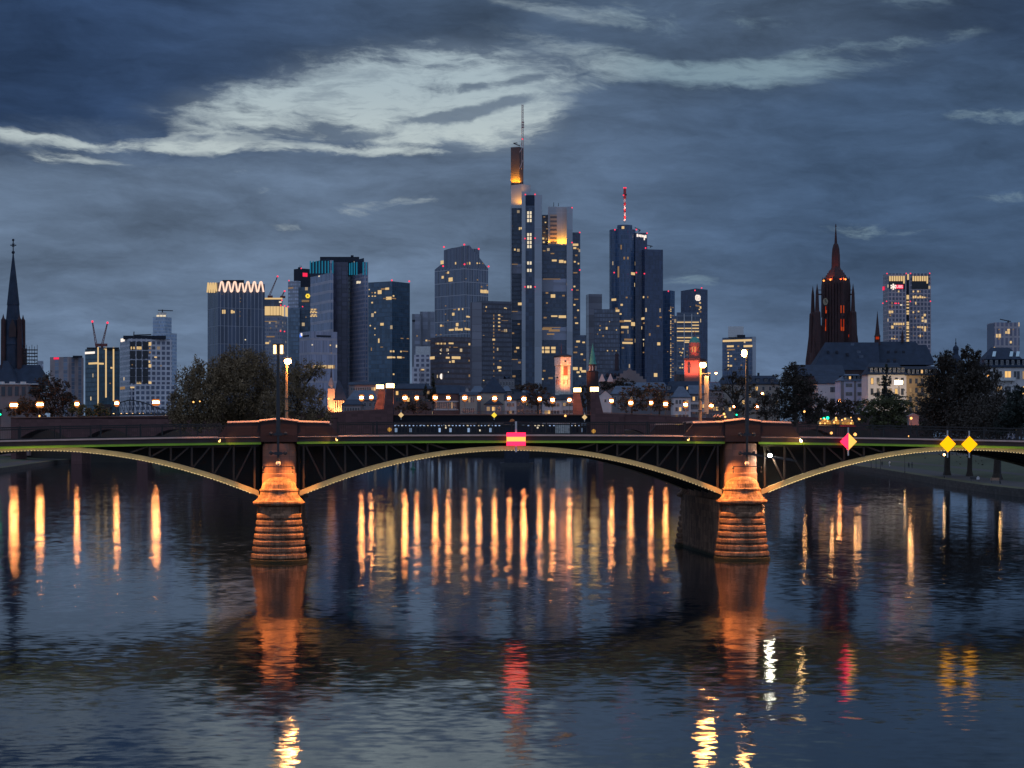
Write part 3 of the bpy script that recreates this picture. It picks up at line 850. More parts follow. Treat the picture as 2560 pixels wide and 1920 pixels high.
lf.lits(cb, [(158, 1280, 16, 36), (182, 1275, 18, 30), (95, 1570, 22, 26), (60, 1240, 6, 6, 'win2')])
lf.lits(c4_, [(152, 1135, 20, 14), (128, 1395, 14, 10, 'win2'), (140, 1375, 16, 10), (115, 1295, 12, 8, 'win2'), (150, 1455, 14, 10, 'win2'), (120, 1530, 16, 10, 'win2'), (146, 1245, 12, 8, 'win2')])
md.lits(c4_, [(340, 898, 26, 10), (378, 903, 24, 16), (398, 906, 12, 12), (333, 1092, 24, 18), (300, 1075, 14, 8, 'win2'), (340, 1202, 34, 8), (384, 1205, 40, 14), (278, 1376, 12, 14), (302, 1376, 24, 14), (335, 1376, 24, 14), (278, 1396, 12, 14), (302, 1396, 24, 14),
              (335, 1396, 22, 14), (300, 1272, 52, 10, 'win2'), (340, 1280, 60, 12, 'win2'), (320, 1300, 40, 8, 'win2'), (285, 1500, 14, 8, 'win2'), (320, 1540, 24, 10, 'win2'), (350, 1530, 12, 8), (285, 845, 14, 6, 'win2'), (330, 860, 20, 6, 'win2'), (290, 1210, 16, 8, 'win2'), (300, 1130, 10, 8, 'win2'), (275, 1545, 12, 8), (390, 1090, 14, 8, 'win2')])
mr.lits(c4_, [(292, 690, 8, 6), (285, 745, 10, 6, 'win2'), (280, 778, 10, 10), (298, 780, 8, 10, 'win2'), (283, 798, 10, 8), (300, 725, 10, 5, 'win2'), (285, 660, 10, 5, 'win2')])
rw.lits(c4_, [(456, 812, 30, 12), (452, 830, 16, 10), (470, 835, 10, 8, 'win2'), (460, 870, 12, 8, 'win2'), (452, 905, 10, 8), (472, 915, 8, 8), (455, 965, 22, 6, 'win2'), (450, 1040, 10, 8), (466, 1060, 14, 6, 'win2'), (460, 1110, 22, 6, 'win2'), (450, 1140, 10, 8), (470, 1170, 10, 8), (455, 1210, 12, 8, 'win2'), (462, 1240, 16, 8)])
rl.lits(c4_, [(470, 1340, 20, 10), (500, 1345, 14, 8), (455, 1400, 20, 8, 'win2'), (490, 1410, 12, 8), (455, 1488, 26, 16), (485, 1490, 12, 18), (500, 1503, 26, 12), (470, 1508, 16, 10), (480, 1530, 10, 8, 'win3'), (460, 1370, 16, 6, 'win2'), (505, 1440, 10, 8, 'win2')])
b.beacons([c4_(182, 538), c4_(235, 537), c4_(180, 778), c4_(235, 776), c4_(180, 1042), c4_(235, 1042), c4_(437, 610), c4_(437, 800), c4_(437, 1058), c4_(479, 745), c4_(479, 950), c4_(166, 235)], Yt - 12, .85)
# lattice mast with stay
mb = MB()
f0, f1 = P(1306.5, 366, Yt + 20), P(1307, 262, Yt + 20)
for sx, sy in ((-1, -1), (1, -1), (1, 1), (-1, 1)):
    mb.bar(f0 + Vector((sx * .85, sy * .85, -20)), f1 + Vector((sx * .5, sy * .5, 0)), .2)
for i in range(24):
    z = f0.z + (f1.z - f0.z) * i / 24; z2 = f0.z + (f1.z - f0.z) * (i + 1) / 24
    sg = 1 if i % 2 else -1
    mb.bar((f0.x + sg * .8, f0.y - .8, z), (f0.x - sg * .8, f0.y - .8, z2), .14)
    mb.bar((f0.x - .8, f0.y + sg * .8, z), (f0.x - .8, f0.y - sg * .8, z2), .14)
for y in (318, 312, 306): mb.box(P(1307, y, Yt + 20), (2.4, 2.4, 1.0))
mb.bar(P(1303, 363, Yt + 18), P(1305.5, 345, Yt + 18), .2); mb.bar(P(1299, 381, Yt + 12), P(1306, 369, Yt + 14), .25); mb.bar(P(1299, 422, Yt + 12), P(1307, 400, Yt + 14), .25)
b.mesh('lattice_mast', mb, pm('mast_paint', (.45, .30, .28), .5))
mb = MB()
cr = [cb(130, 95), cb(75, 100), cb(120, 120), cb(165, 135)]
for a_, c_ in zip(cr, cr[1:]): mb.bar(P(*a_, Yt + 20), P(*c_, Yt + 20), .35)
b.mesh('roof_crane', mb, M['dark_metal'])
b.mast(cb(632, 975)[0], cb(632, 975)[1], cb(632, 915)[1], Yt + 10, .3); b.mast(cb(697, 970)[0], cb(697, 970)[1], cb(697, 925)[1], Yt + 10, .3)
# floodlights at the feet of the lit tiers
YEL = (1, .36, .012)
for px, py, Yl, e in ((1280.5, 517, Yt + 15, 1500), (1287, 516, Yt + 15, 1700), (1294, 515, Yt + 15, 1500), (1301, 513, Yt + 15, 1000), (1316, 483, Yt + 14, 900),
                      (1372.5, 609, Yt + 5.6, 900), (1396, 611, Yt + 5, 1500), (1404, 612, Yt + 5, 1800), (1412, 612, Yt + 5, 1500), (1384, 610, Yt + 5, 300),
                      (1280, 458.5, Yt + 25, 1900), (1287, 458.5, Yt + 23.4, 2300), (1294.5, 458.5, Yt + 22.8, 2300), (1303, 458.5, Yt + 24, 2000)):
    b.lamp(P(px, py, Yl), e * (7.0 if py < 470 else 2.6 if py < 530 else 4.4), YEL, .5, (0, 2.6, 10), 130)

b = Bld('charcoal_slab', 'plain charcoal slab between the tallest tower and the tower with the striped mast', 'building', 1485, 1900)
B = b.box('body', 1465, 1505, 735, 1900, xc=1472, mat=F_['charcoal_plain'])
b = Bld('slate_office', 'slate coloured office at the foot of the striped mast tower', 'building', 1517, 1720)
B = b.box('body', 1485, 1549, 773, 1720, mat=F_['slate_block'])
B.lits(c4_, [(626, 1268, 10, 14), (607, 1310, 8, 8, 'win2'), (685, 1172, 20, 12), (680, 1160, 14, 8, 'win2')])
B.rnd(8, 5, bot=935, w=(1.5, 3))

# ---- round glass tower with striped mast
b = Bld('striped_mast_tower', 'round blue glass tower with a red and white striped mast', 'skyscraper', 1560, 1750)
Ym = 1750
rad = (1591 - 1525) / 2 / FP * Ym
cx, cy = X(1558, Ym), Ym + rad
mb = MB(); zt = Z(572, Ym)
pts = [(cx + rad * math.cos(2 * math.pi * i / 40), cy + rad * math.sin(2 * math.pi * i / 40)) for i in range(40)]
mb.prism(pts, GZ, zt, 0, 1); b.mesh('round_body', mb, [F_['blue_glass'], M['roof_dark']])
mb = MB(); mb.prism([(cx + 2 + rad * .58 * math.cos(2 * math.pi * i / 30), cy + rad * .58 * math.sin(2 * math.pi * i / 30)) for i in range(30)], zt, Z(560, Ym), 0, 1); b.mesh('crown_ring', mb, [F_['blue_glass'], M['roof_dark']])
Bs = b.box('square_shaft', 1588, 1618, 582, Ym + 6, mat=F_['ink_glass'], depth=26)
Br = b.box('square_body', 1588.5, 1657.5, 623, Ym - 2, xc=1612, mat=F_['ink_glass'], depth=.35)
# mast: alternating red and white drums
zz = [556, 548, 540, 531, 523, 514, 506, 497, 487, 478, 469]
for i in range(10):
    mb = MB(); r_ = (.9, 1.0)[i % 2] if i < 7 else 1.25
    mb.bar(P(1562, zz[i], Ym + rad), P(1562, zz[i + 1], Ym + rad), r_, r_, 10)
    b.mesh('mast_band', mb, pm('mast_band_%d' % i, (.55, .03, .04) if i % 2 or i > 7 else (.7, .62, .6), .5))
b.lamp(P(1562, 556, Ym + rad - 5), 9000, (1, .45, .35), .5, (0, 1.6, 10)); b.lamp(P(1562, 530, Ym + rad - 5), 5000, (1, .4, .3), .5, (0, 2, 10))
mb = MB(); mb.box(P(1562, 487, Ym + rad), (3.4, 3.4, 1.2)); b.mesh('mast_platform', mb, M['dark_metal'])
b.beacons([(1560, 469.5), (1564.5, 469.5), (1559, 488), c4_(671, 730), (1591, 574), (1617.5, 583), (1614, 620), c4_(667, 964), c4_(788, 964), c4_(832, 970)], Ym - 6, .9)
# blown-out white roof sign: a row of lit letter boxes with one long stroke
mb = MB()
for i, (x, w_, h_) in enumerate(((1593.5, 4, 9), (1598, 3.2, 7), (1602, 3.6, 8), (1606, 3, 7), (1609.5, 3.2, 7), (1614, 4.2, 9))):
    p, a = Bs.pt(x, 588.5 + (x - 1593) * .14, .5); mb.box(p, (w_ * Ym / FP * .95, .4, h_ * Ym / FP * .8), 0, a)
p, a = Bs.pt(1610.8, 595.5, .5); mb.box(p, (1.0, .4, 3.6), 0, a)
b.mesh('sign_lettering', mb, M['white_sign'])
mb = MB(); mb.bar(P(1587, 569, Ym), P(1602, 576, Ym), .3); mb.bar(P(1597, 580, Ym), P(1599, 574, Ym), .5); mb.bar(P(1618, 613, Ym), P(1632, 616, Ym), .3); mb.bar(P(1626, 619, Ym), P(1628, 614, Ym), .5)
b.mesh('roof_crane', mb, M['dark_metal'])
class RoundFace:
    pass
def rlit(px, py, w_, h_, key='win'):
    t = (px - 1280) / FP
    # nearest hit of the ray with the cylinder
    a_ = t * t + 1; b_ = -2 * (t * cx + cy); c_ = cx * cx + cy * cy - (rad + .2) ** 2
    ds = b_ * b_ - 4 * a_ * c_
    if ds < 0: return
    yy = (-b_ - math.sqrt(ds)) / (2 * a_); xx = t * yy
    o = bpy.data.objects.new('lit_window', unit(key)); link(o, b.root)
    o.location = Vector((xx, yy, CZ - (py - HY) / FP * yy)) - b.loc
    o.rotation_euler = (0, 0, math.atan2(yy - cy, xx - cx) + math.pi / 2)
    o.scale = (w_ * yy / FP, .5, h_ * yy / FP)
def rl_(rows):
    for r in rows:
        px, py = c4_(r[0], r[1]); rlit(px, py, r[2] / 2.1837, r[3] / 2.1837, r[4] if len(r) > 4 else 'win')
rl_([(715, 718, 14, 14), (722, 885, 8, 14, 'win2'), (742, 885, 8, 14, 'win2'), (665, 1112, 30, 12), (770, 970, 30, 14), (685, 1172, 24, 14), (710, 1230, 30, 10, 'win2'), (740, 1228, 40, 8), (770, 1245, 30, 20), (725, 1262, 40, 12), (712, 1290, 14, 10, 'win2'), (745, 1330, 50, 10, 'win2'), (740, 1348, 60, 10), (715, 1375, 12, 8, 'win2'), (735, 1100, 10, 8, 'win2'), (708, 1140, 12, 10), (700, 1190, 14, 8), (690, 960, 8, 60, 'win2'), (705, 825, 6, 24, 'win2')])
Br.lits(c4_, [(800, 1098, 6, 10, 'win2'), (828, 1098, 6, 10), (850, 1098, 5, 10, 'win2'), (824, 1215, 16, 12), (805, 1268, 28, 16), (830, 1240, 8, 8, 'win2'), (910, 1353, 16, 16), (861, 1302, 8, 14, 'win2'), (893, 1523, 18, 20), (906, 1256, 14, 8, 'win2'), (920, 1208, 12, 8, 'win2'), (790, 1300, 10, 10), (798, 835, 6, 8, 'win3'), (828, 1330, 6, 6, 'win3'), (828, 1400, 6, 6, 'win2')])

b = Bld('lit_stair_tower', 'slim dark tower with a column of lit windows right of the striped mast tower', 'skyscraper', 1670, 1800)
B = b.box('body', 1654, 1687, 726, 1800, xc=1676, mat=F_['blue_glass'])
for k in range(36):
    y = 768 + k * 5.0
    if (k * 7) % 11 < 9:
        B.lit(1676.7, y, 2.2, 2.5, 'win' if k % 3 else 'win2')
        if k % 2: B.lit(1682, y - 4, 1.8, 2.2, 'win2')
b.beacons([(1671, 728)], 1790, .9)
B.lits(c5_, [(250, 790, 8, 8, 'win2'), (265, 420, 10, 8, 'win2')])

b = Bld('square_emblem_tower', 'dark blue tower with a white square emblem sign', 'skyscraper', 1736, 1900)
B = b.box('body', 1702, 1769, 721.5, 1900, xc=1740, mat=F_['ink_glass'], tops=[725, 721, 721.5, 721])
p, a = B.pt(1743.5, 744.6, .6)
mb = MB(); s_ = 2.4
mb.box(p + Vector((0, 0, s_)), (5.4, .4, .9), 0, a); mb.box(p - Vector((0, 0, s_)), (5.4, .4, .9), 0, a)
mb.box(p + Vector((s_, s_ * math.tan(a), 0)), (.9, .4, 4.0), 0, a); mb.box(p - Vector((s_, s_ * math.tan(a), 0)), (.9, .4, 4.0), 0, a)
mb.bar(p + Vector((-1.2, -.1, -1.4)), p + Vector((1.2, .1, 1.4)), .45)
b.mesh('square_emblem', mb, M['white_sign'])
mb = MB(); mb.box(p + Vector((0, .25, 0)), (5.2, .2, 5.2), 0, a); b.mesh('emblem_panel', mb, em('emblem_back', (1, .85, .75), .8, False))
b.beacons([(1754, 720), (1737.5, 726)], 1890, .9)
B.lits(c5_, [(540, 350, 14, 14), (520, 378, 40, 10, 'win2'), (545, 392, 12, 20), (545, 430, 12, 14, 'win2'), (505, 370, 10, 8, 'win2'), (455, 385, 8, 6, 'win2'), (535, 410, 10, 10)])

b = Bld('striped_office', 'office block with glowing horizontal floor strips behind the red lit church tower', 'building', 1720, 1500)
B = b.box('body', 1691.5, 1749.5, 781, 1500, mat=F_['striped'], depth=25)
b.box('side_shaft', 1684.5, 1692, 790, 1505, mat=F_['blue_office'], depth=20)
for y, cols in ((525, (0, 1, 2)), (552, (2,)), (580, (0, 1, 2)), (608, (0, 1, 2)), (664, (0, 1, 2)), (692, (0, 1)), (706, (1,))):
    for c_ in cols: B.lit(*c5_(364 + c_ * 68, y), 17, 2.6, 'win', 'light_strip')
B.lits(c5_, [(520, 445, 10, 12), (390, 765, 14, 14), (362, 795, 12, 8), (380, 800, 14, 12), (370, 825, 8, 8), (425, 790, 8, 8, 'win2'), (362, 935, 14, 10), (383, 905, 12, 12), (383, 935, 14, 10), (355, 765, 8, 8, 'win2'), (425, 820, 10, 8, 'win2')])
for k in range(2):
    mb = MB(); p0, _ = B.pt(c5_(398 + k * 68, 0)[0], 790, .5); mb.bar((p0.x, p0.y, GZ), (p0.x, p0.y, Z(785, 1500)), .3); b.mesh('mullion', mb, M['white_metal'])

b = Bld('blue_mid_rise', 'blue mid rise with a pale rooftop block, standing alone left of the cathedral', 'building', 1848, 1600)
B = b.box('body', 1805.7, 1890, 842, 1600, xc=1880.8, mat=F_['blue_office'], depth=1.1)
b.box('side_wall', 1880.9, 1890, 841.5, 1598.5, mat=F_['pale_panel'], depth=15)
b.box('roof_plant', 1820.5, 1859, 816, 1606, bot=843, mat=M['white_metal'], depth=15)
b.box('roof_plant', 1843, 1863, 837, 1603, bot=843, mat=M['roof_dark'], depth=10)
B.lit(1843, 851.5, 72, 5, 'win', 'louvre').material_slots[0].link = 'OBJECT'; b.root.children[-1].material_slots[0].material = F_['pale_panel']
B.lits(c5_, [(815, 742, 60, 16), (975, 740, 80, 18), (887, 741, 16, 14, 'win2'), (820, 773, 70, 10, 'win2'), (795, 802, 8, 14), (797, 830, 14, 14), (822, 830, 14, 12), (797, 858, 8, 12), (797, 885, 8, 10), (797, 915, 12, 18), (820, 918, 20, 16), (797, 948, 10, 12), (860, 858, 14, 14, 'win2'), (915, 912, 14, 10, 'win2')])

b = Bld('twin_shaft_tower', 'rose grid tower with crown lights and a red lettered sign', 'skyscraper', 2270, 1700)
B = b.box('left_shaft', 2207.5, 2265.5, 683.5, 1700, xc=2221.5, mat=F_['ubs'], depth=.3)
B2 = b.box('right_shaft', 2272.5, 2327.5, 683.5, 1716, mat=F_['ubs'], depth=24)
B3 = b.box('glazed_joint', 2263, 2275, 686, 1722, mat=F_['navy_plain'], depth=18)
cu = CV(2180, 660, 7.54)
def dk(Bx, x, y, w_, h_, mat, nm='dark_panel', pr=.1):
    o = Bx.lit(x, y, w_, h_, 'win', nm, .3, pr); o.material_slots[0].link = 'OBJECT'; o.material_slots[0].material = mat
    return o
dk(B, *cu(470, 350), 41, 32, M['dark_metal']); dk(B2, *cu(908, 350), 41, 32, M['dark_metal'])
for i in range(7):
    B.lit(*cu(338 + i * 43.5, 275), 4.1, 12.5, 'win', 'crown_light', .3, .35); B2.lit(*cu(778 + i * 43.5, 275), 4.1, 12.5, 'win', 'crown_light', .3, .35)
B.lit(*cu(600, 345), 3.5, 6, 'win', 'crown_light', .3, .35); B2.lit(*cu(1040, 345), 3.5, 6, 'win', 'crown_light', .3, .35)
# sign: red board with white lettering and three crossed keys
p, a = B.pt(*cu(513, 430), .5)
mb = MB(); mb.box(p, (6.9, .3, 3.4), 0, a); b.mesh('sign_board', mb, M['red_sign'])
text_mesh('UBS', 3.4, em('sign_text', (1, .45, .50), 1.6, False), b.root, p - b.loc + Vector((0, -.4, 0)), a, .1, 'sign_lettering', .03)
p, a = B.pt(*cu(398, 430), .5)
mb = MB()
for k in range(3):
    an = R(30 + 60 * k)
    d_ = Vector((math.cos(an), 0, math.sin(an))) * 2.0
    mb.bar(p - d_, p + d_, .38); mb.ball(p + d_, .75, 8); mb.ball(p - d_, .75, 8)
b.mesh('key_emblem', mb, M['white_sign'])
dk(B, 2209.8, 721, 4, 9, M['red_sign'], 'side_sign', .4)
for y, h in ((625, 80), (712, 24), (765, 24), (826, 26), (890, 34), (935, 34), (1105, 30), (1140, 30), (1200, 60), (1270, 24), (1328, 24), (1385, 24), (1445, 44)):
    B3.lit(*cu(684, y), 9, h / 7.54, 'win', 'lit_window', .3, .4)
B3.lit(*cu(678, 245), 4, 14, 'win', 'crown_light', .3, .4)
B.lits(cu, [(502, 518, 26, 30), (378, 738, 20, 40, 'win2'), (550, 772, 36, 24, 'win3'), (335, 905, 36, 52), (380, 902, 36, 44), (345, 968, 22, 30, 'win2'), (425, 1130, 34, 40), (467, 1130, 30, 42), (508, 1130, 28, 42), (550, 1130, 34, 40), (594, 1130, 26, 42), (383, 1188, 44, 52),
            (512, 1197, 16, 24, 'win2'), (548, 1195, 16, 24, 'win2'), (375, 1405, 26, 26), (422, 1408, 30, 24), (470, 1412, 18, 22, 'win2'), (430, 1360, 20, 20, 'win2'), (375, 795, 16, 30, 'win2')])
B2.lits(cu, [(780, 518, 26, 30), (868, 516, 30, 32), (906, 518, 14, 26, 'win2'), (782, 625, 28, 44), (822, 620, 30, 44), (868, 630, 28, 30), (910, 620, 34, 44), (952, 628, 26, 34), (992, 630, 30, 22), (1036, 630, 14, 20, 'win2'), (825, 738, 20, 48), (780, 908, 26, 32), (876, 896, 30, 26),
             (994, 962, 38, 44), (954, 1012, 34, 34), (954, 1070, 38, 40), (820, 1020, 14, 36, 'win2'), (786, 1190, 20, 22, 'win2'), (866, 1188, 24, 30), (904, 1190, 24, 34), (948, 1194, 30, 40), (1000, 1196, 28, 44), (1040, 1192, 20, 34, 'win2'), (1000, 1244, 34, 50), (962, 1240, 16, 40, 'win2'),
             (910, 1355, 22, 44), (955, 1355, 14, 28, 'win2'), (876, 1355, 12, 22, 'win2'), (786, 1350, 10, 20, 'win2')])
b.beacons([cu(284, 180), cu(646, 178), cu(727, 178), cu(1087, 176), cu(205, 740), cu(275, 703), cu(722, 705), cu(1102, 702), cu(500, 741), cu(458, 741), cu(432, 741)], 1694, .75)

b = Bld('rose_block', 'square rose coloured block with a rooftop crane at the far right', 'building', 2510, 1500)
B = b.box('body', 2468, 2549, 806, 1500, xc=2486, mat=F_['rose'])
dk(B, 2477, 900, 17, 180, F_['blue_office'], 'side_glazing', .2)
mb = MB(); mb.bar(P(2500, 798, 1500), P(2527, 804, 1500), .35); mb.bar(P(2520, 806, 1500), P(2521, 801, 1500), .5); b.mesh('roof_crane', mb, M['dark_metal'])
ce = CV(2280, 820, 5.925)
B.lits(ce, [(1256, 115, 24, 50), (1298, 115, 34, 54), (1430, 28, 36, 26), (1430, 66, 34, 40), (1393, 66, 18, 36), (1463, 210, 26, 34), (1288, 22, 16, 16, 'win2'), (1208, 298, 34, 30), (1232, 298, 16, 24, 'win2'), (1288, 150, 12, 40, 'win2'), (1500, 22, 10, 14, 'win2')])
# ================================================================== houses, churches, old bridge
def wmat(col, **k): return pm('render_%d' % (len(bpy.data.materials)), col, .85, 0, .12, .3, **k)
M['pane'] = pm('window_pane', (.03, .038, .055), .15, 0, .2)
M['frame'] = pm('window_frame', (.5, .5, .5), .6)
M['frame_dark'] = pm('window_frame_dark', (.10, .09, .09), .6)
M['pane_lit'] = em('window_pane_lit', (1, .58, .20), 1.0, False)
M['pane_dim'] = em('window_pane_dim', (1, .62, .30), .35, False)
HW = {}
def hwin(pane='pane', frame='frame'):
    k = pane + frame
    if k not in HW:
        mb = MB()
        mb.box((0, 0, 0), (.86, .6, .9), 0)
        for sx in (-1, 1): mb.box((sx * .46, -.1, 0), (.08, .8, 1), 1)
        for sz in (-1, 1): mb.box((0, -.1, sz * .475), (.84, .8, .05), 1)
        mb.box((0, -.2, .0), (.06, .5, .9), 1)
        o = mb.build('window', [M[pane], M[frame]])
        HW[k] = o.data; bpy.data.objects.remove(o)
    return HW[k]
class House:
    def __init__(s, name, label, x0, x1, eave, ridge, base, Y, wall, roof, turn=0.0, depth=13.0, hip=0.0, group=None, cat='house', overhang=.5, gable=False, parent=None):
        s.Y = Y
        a, b = Vector((X(x0, Y), Y)), Vector((X(x1, Y), Y))
        s.root = thing(name, label, cat, ((a.x + b.x) / 2, Y, Z(base, Y)), turn, group)
        s.w = (b - a).length / max(.4, math.cos(turn)); s.d = depth
        s.base = Z(base, Y); s.h = Z(eave, Y) - s.base; s.rh = Z(ridge, Y) - s.base
        w_, d_, h = s.w / 2, depth, s.h
        mb = MB(); mb.prism([(-w_, 0), (w_, 0), (w_, d_), (-w_, d_)], 0, h)
        if gable:      # gable end faces the viewer
            mb.face([(-w_, 0, h), (w_, 0, h), (0, 0, s.rh)]); mb.face([(w_, d_, h), (-w_, d_, h), (0, d_, s.rh)])
        elif not hip:
            mb.face([(w_, 0, h), (w_, d_, h), (w_, d_ / 2, s.rh)]); mb.face([(-w_, d_, h), (-w_, 0, h), (-w_, d_ / 2, s.rh)])
        mb.build('wall', wall, s.root)
        o = overhang
        mb = MB()
        t = .25
        if gable:
            sl = (s.rh - h) / w_
            for sg in (-1, 1):
                q = [(sg * (w_ + o), -o * .4, h - o * sl), (0, -o * .4, s.rh), (0, d_ + o, s.rh), (sg * (w_ + o), d_ + o, h - o * sl)]
                mb.face(q if sg < 0 else q[::-1]); mb.face([(x, y, z + t) for x, y, z in (q[::-1] if sg < 0 else q)])
                mb.face([q[0], q[1], (q[1][0], q[1][1], q[1][2] + t), (q[0][0], q[0][1], q[0][2] + t)])
                mb.face([q[0], q[3], (q[3][0], q[3][1], q[3][2] + t), (q[0][0], q[0][1], q[0][2] + t)])
        else:
            hp = hip if hip else -o
            sl = (s.rh - h) / (d_ / 2)
            e = h - o * sl * .5
            A_, B_, C_, D_ = (-w_ - o, -o, e), (w_ + o, -o, e), (w_ + o, d_ + o, e), (-w_ - o, d_ + o, e)
            R0, R1 = (-w_ + hp, d_ / 2, s.rh), (w_ - hp, d_ / 2, s.rh)
            mb.face([A_, B_, R1, R0]); mb.face([C_, D_, R0, R1]); mb.face([B_, C_, R1]); mb.face([D_, A_, R0])
            mb.box((0, d_ / 2, h + .02), (s.w + 2 * o, d_ + 2 * o, .22))
        s.roof = mb.build('roof', roof, s.root)
        s.sl = (s.rh - h) / (d_ / 2); s.hip = hip
    def grid(s, rows, cols, w_, h_, z0=1.6, z1=None, x0=None, x1=None, frame='frame', lit=(), dim=(), skip=()):
        z1 = s.h - 1.9 if z1 is None else z1
        x0 = -s.w / 2 + 1.6 if x0 is None else x0; x1 = s.w / 2 - 1.6 if x1 is None else x1
        for r in range(rows):
            for c in range(cols):
                if (r, c) in skip: continue
                q_ = (r * 37 + c * 61 + int(s.Y) * 13 + int(abs(s.root.location.x)) * 29) % 23
                p = 'pane_lit' if (r, c) in lit or q_ == 3 else 'pane_dim' if (r, c) in dim or q_ in (7, 11) else 'pane'
                o = bpy.data.objects.new('window', hwin(p, frame)); link(o, s.root)
                o.location = (x0 + (x1 - x0) * (c / (cols - 1) if cols > 1 else .5), -.02, z0 + (z1 - z0) * (r / (rows - 1) if rows > 1 else .5))
                o.scale = (w_, .22, h_)
    def dormers(s, xs, w_=1.5, h_=1.8, lit=(), k=.25, mat='slate', frame='frame'):
        for i, x in enumerate(xs):
            y = s.d / 2 * k; z = s.h + s.sl * y
            mb = MB(); mb.box((0, 1.6, h_ / 2 - .1), (w_, 3.2, h_ + .2)); mb.box((0, 1.45, h_ + .1), (w_ + .4, 3.5, .2))
            o = mb.build('dormer', M[mat], s.root); o.location = (x, y, z)
            v = bpy.data.objects.new('dormer_window', hwin('pane_lit' if i in lit else 'pane', frame)); link(v, o)
            v.location = (0, -.02, h_ / 2); v.scale = (w_ * .75, .2, h_ * .8)
    def chimneys(s, xs, h=1.6, mat='roof_dark'):
        for x in xs:
            mb = MB(); mb.box((x, s.d / 2 + .8, s.rh + h / 2 - .7), (1.0, .8, h + 1)); mb.build('chimney', M[mat], s.roof)
    def skylights(s, xs, w_, h_, k0=.5, mat='glass_sky'):
        for x in xs:
            y = s.d / 2 * k0; z = s.h + s.sl * y + .2
            mb = MB(); dy = h_ / math.hypot(1, s.sl); dz = dy * s.sl
            q = [(x - w_ / 2, y - .2, z), (x + w_ / 2, y - .2, z), (x + w_ / 2 + .8, y + dy - .2, z + dz), (x - w_ / 2 + .8, y + dy - .2, z + dz)]
            mb.face(q); mb.face([(a, b + .1, c - .15) for a, b, c in q][::-1]); mb.build('skylight', M[mat], s.roof)
M['bwin'] = em('lit_window_blue', (.45, .62, 1), .9, False)
M['glass_sky'] = pm('skylight_glass', (.5, .62, .65), .06, .9, .05)
M['white_wall'] = wmat((.56, .54, .55)); M['cream_wall'] = wmat((.36, .32, .28)); M['beige_wall'] = wmat((.36, .25, .14)); M['grey_wall'] = wmat((.18, .18, .20))
M['blue_wall'] = wmat((.46, .48, .62)); M['red_wall'] = wmat((.15, .085, .078)); M['pink_wall'] = wmat((.24, .19, .19))
M['sandstone'] = pm('red_sandstone', (.24, .115, .085), .9, 0, .3, .5, .05)
M['dark_stone'] = pm('dark_red_stone', (.05, .034, .036), .9, 0, .3, .3, .05)
M['gothic'] = pm('cathedral_sandstone', (.052, .028, .030), .9, 0, .3, .3, .05)
M['copper'] = pm('green_copper', (.06, .30, .25), .6, 0, .2, .6)
M['ochre'] = pm('ochre_wall', (.42, .30, .05), .8, 0, .15, .4)

G_ = 'riverside houses right of the old bridge'
cr7 = CV(1980, 880, 6.9125)
h = House('house', 'low white house with plain dark roof left of the lilac house', 2045, 2101, 959, 938, 1030, 800, M['white_wall'], M['slate'], 0, 14, 0, G_)
h.grid(2, 3, 1.3, 2.4, 4.5, h.h - 2.5, 1.0, h.w / 2 - 1.2, 'frame')
h = House('house', 'long dark roofed hall in front of the cathedral tower', 2000, 2112, 940, 910, 1020, 830, M['dark_stone'], M['slate'], 0, 18, 0, G_, 'hall')
h = House('house', 'lilac house with blue window bands beside the floodlit white house', 2101, 2171, 952, 934, 1035, 780, M['blue_wall'], M['slate_light'], 0, 13, 3.0, G_)
for c_ in range(2):
    for r_ in range(3):
        o = bpy.data.objects.new('window', hwin('pane', 'frame')); 
        for k in range(5):
            o = bpy.data.objects.new('window', hwin('pane', 'frame')); link(o, h.root)
            o.location = (-1.9 + c_ * 3.9 + (k - 2) * .55 + (-.3 if c_ == 0 else .6), -.02, h.h - 1.8 - r_ * 3.5); o.scale = (.5, .22, 1.6)
h.dormers([-3.2, -1.6, .2, 2.0, 3.8], 1.2, 1.5, (1, 4), .18)
mb = MB(); mb.box((-4.9, -.1, h.h / 2), (1.2, .4, h.h)); mb.box((4.9, -.1, h.h / 2), (1.4, .4, h.h)); mb.box((.25, -.06, h.h / 2), (.9, .3, h.h)); mb.build('pilaster', M['grey_wall'], h.root)
h = House('house', 'white house with tall dark windows behind the conifer, lit by lamps', 2170, 2266, 936, 905, 1030, 760, M['white_wall'], M['slate'], 0, 14, 2.0, G_)
h.grid(3, 6, 1.1, 2.6, h.h - 11, h.h - 2.6, None, None, 'frame_dark')
h.dormers([-6, -4.2, -2.4, -.6, 1.2, 3.0, 4.8, 6.4], 1.3, 2.0, (), .15)
h.chimneys([2, 4.5])
h = House('house', 'beige house with balconies between the white house and the tall dark trees', 2266, 2345, 938, 914, 1030, 760, M['beige_wall'], M['roof_dark'], 0, 14, 0, G_)
h.grid(4, 5, 1.0, 2.0, h.h - 13, h.h - 2.3, None, None, 'frame_dark', (), ((2, 0), (3, 4)))
h.dormers([-5, -3.3, -1.6, .1, 1.8, 3.5, 5.2], 1.1, 1.8, (3,), .15)
for k in range(3):
    mb = MB(); mb.box((-.9, -.8, h.h - 4.2 - k * 3.55), (2.8, 1.5, .2)); mb.box((-.9, -1.5, h.h - 3.7 - k * 3.55), (2.8, .1, .9)); mb.build('balcony', M['dark_metal'], h.root)
h = House('house', 'large white house with skylights in a steep slate roof at the right edge', 2456, 2575, 917, 866, 1040, 600, M['white_wall'], M['slate'], 0, 15, 4.5, G_)
h.dormers([-6.2, -4.6, -2.9, -1.2, .5, 2.2, 3.9, 5.6], 1.0, 1.9, (), .06)
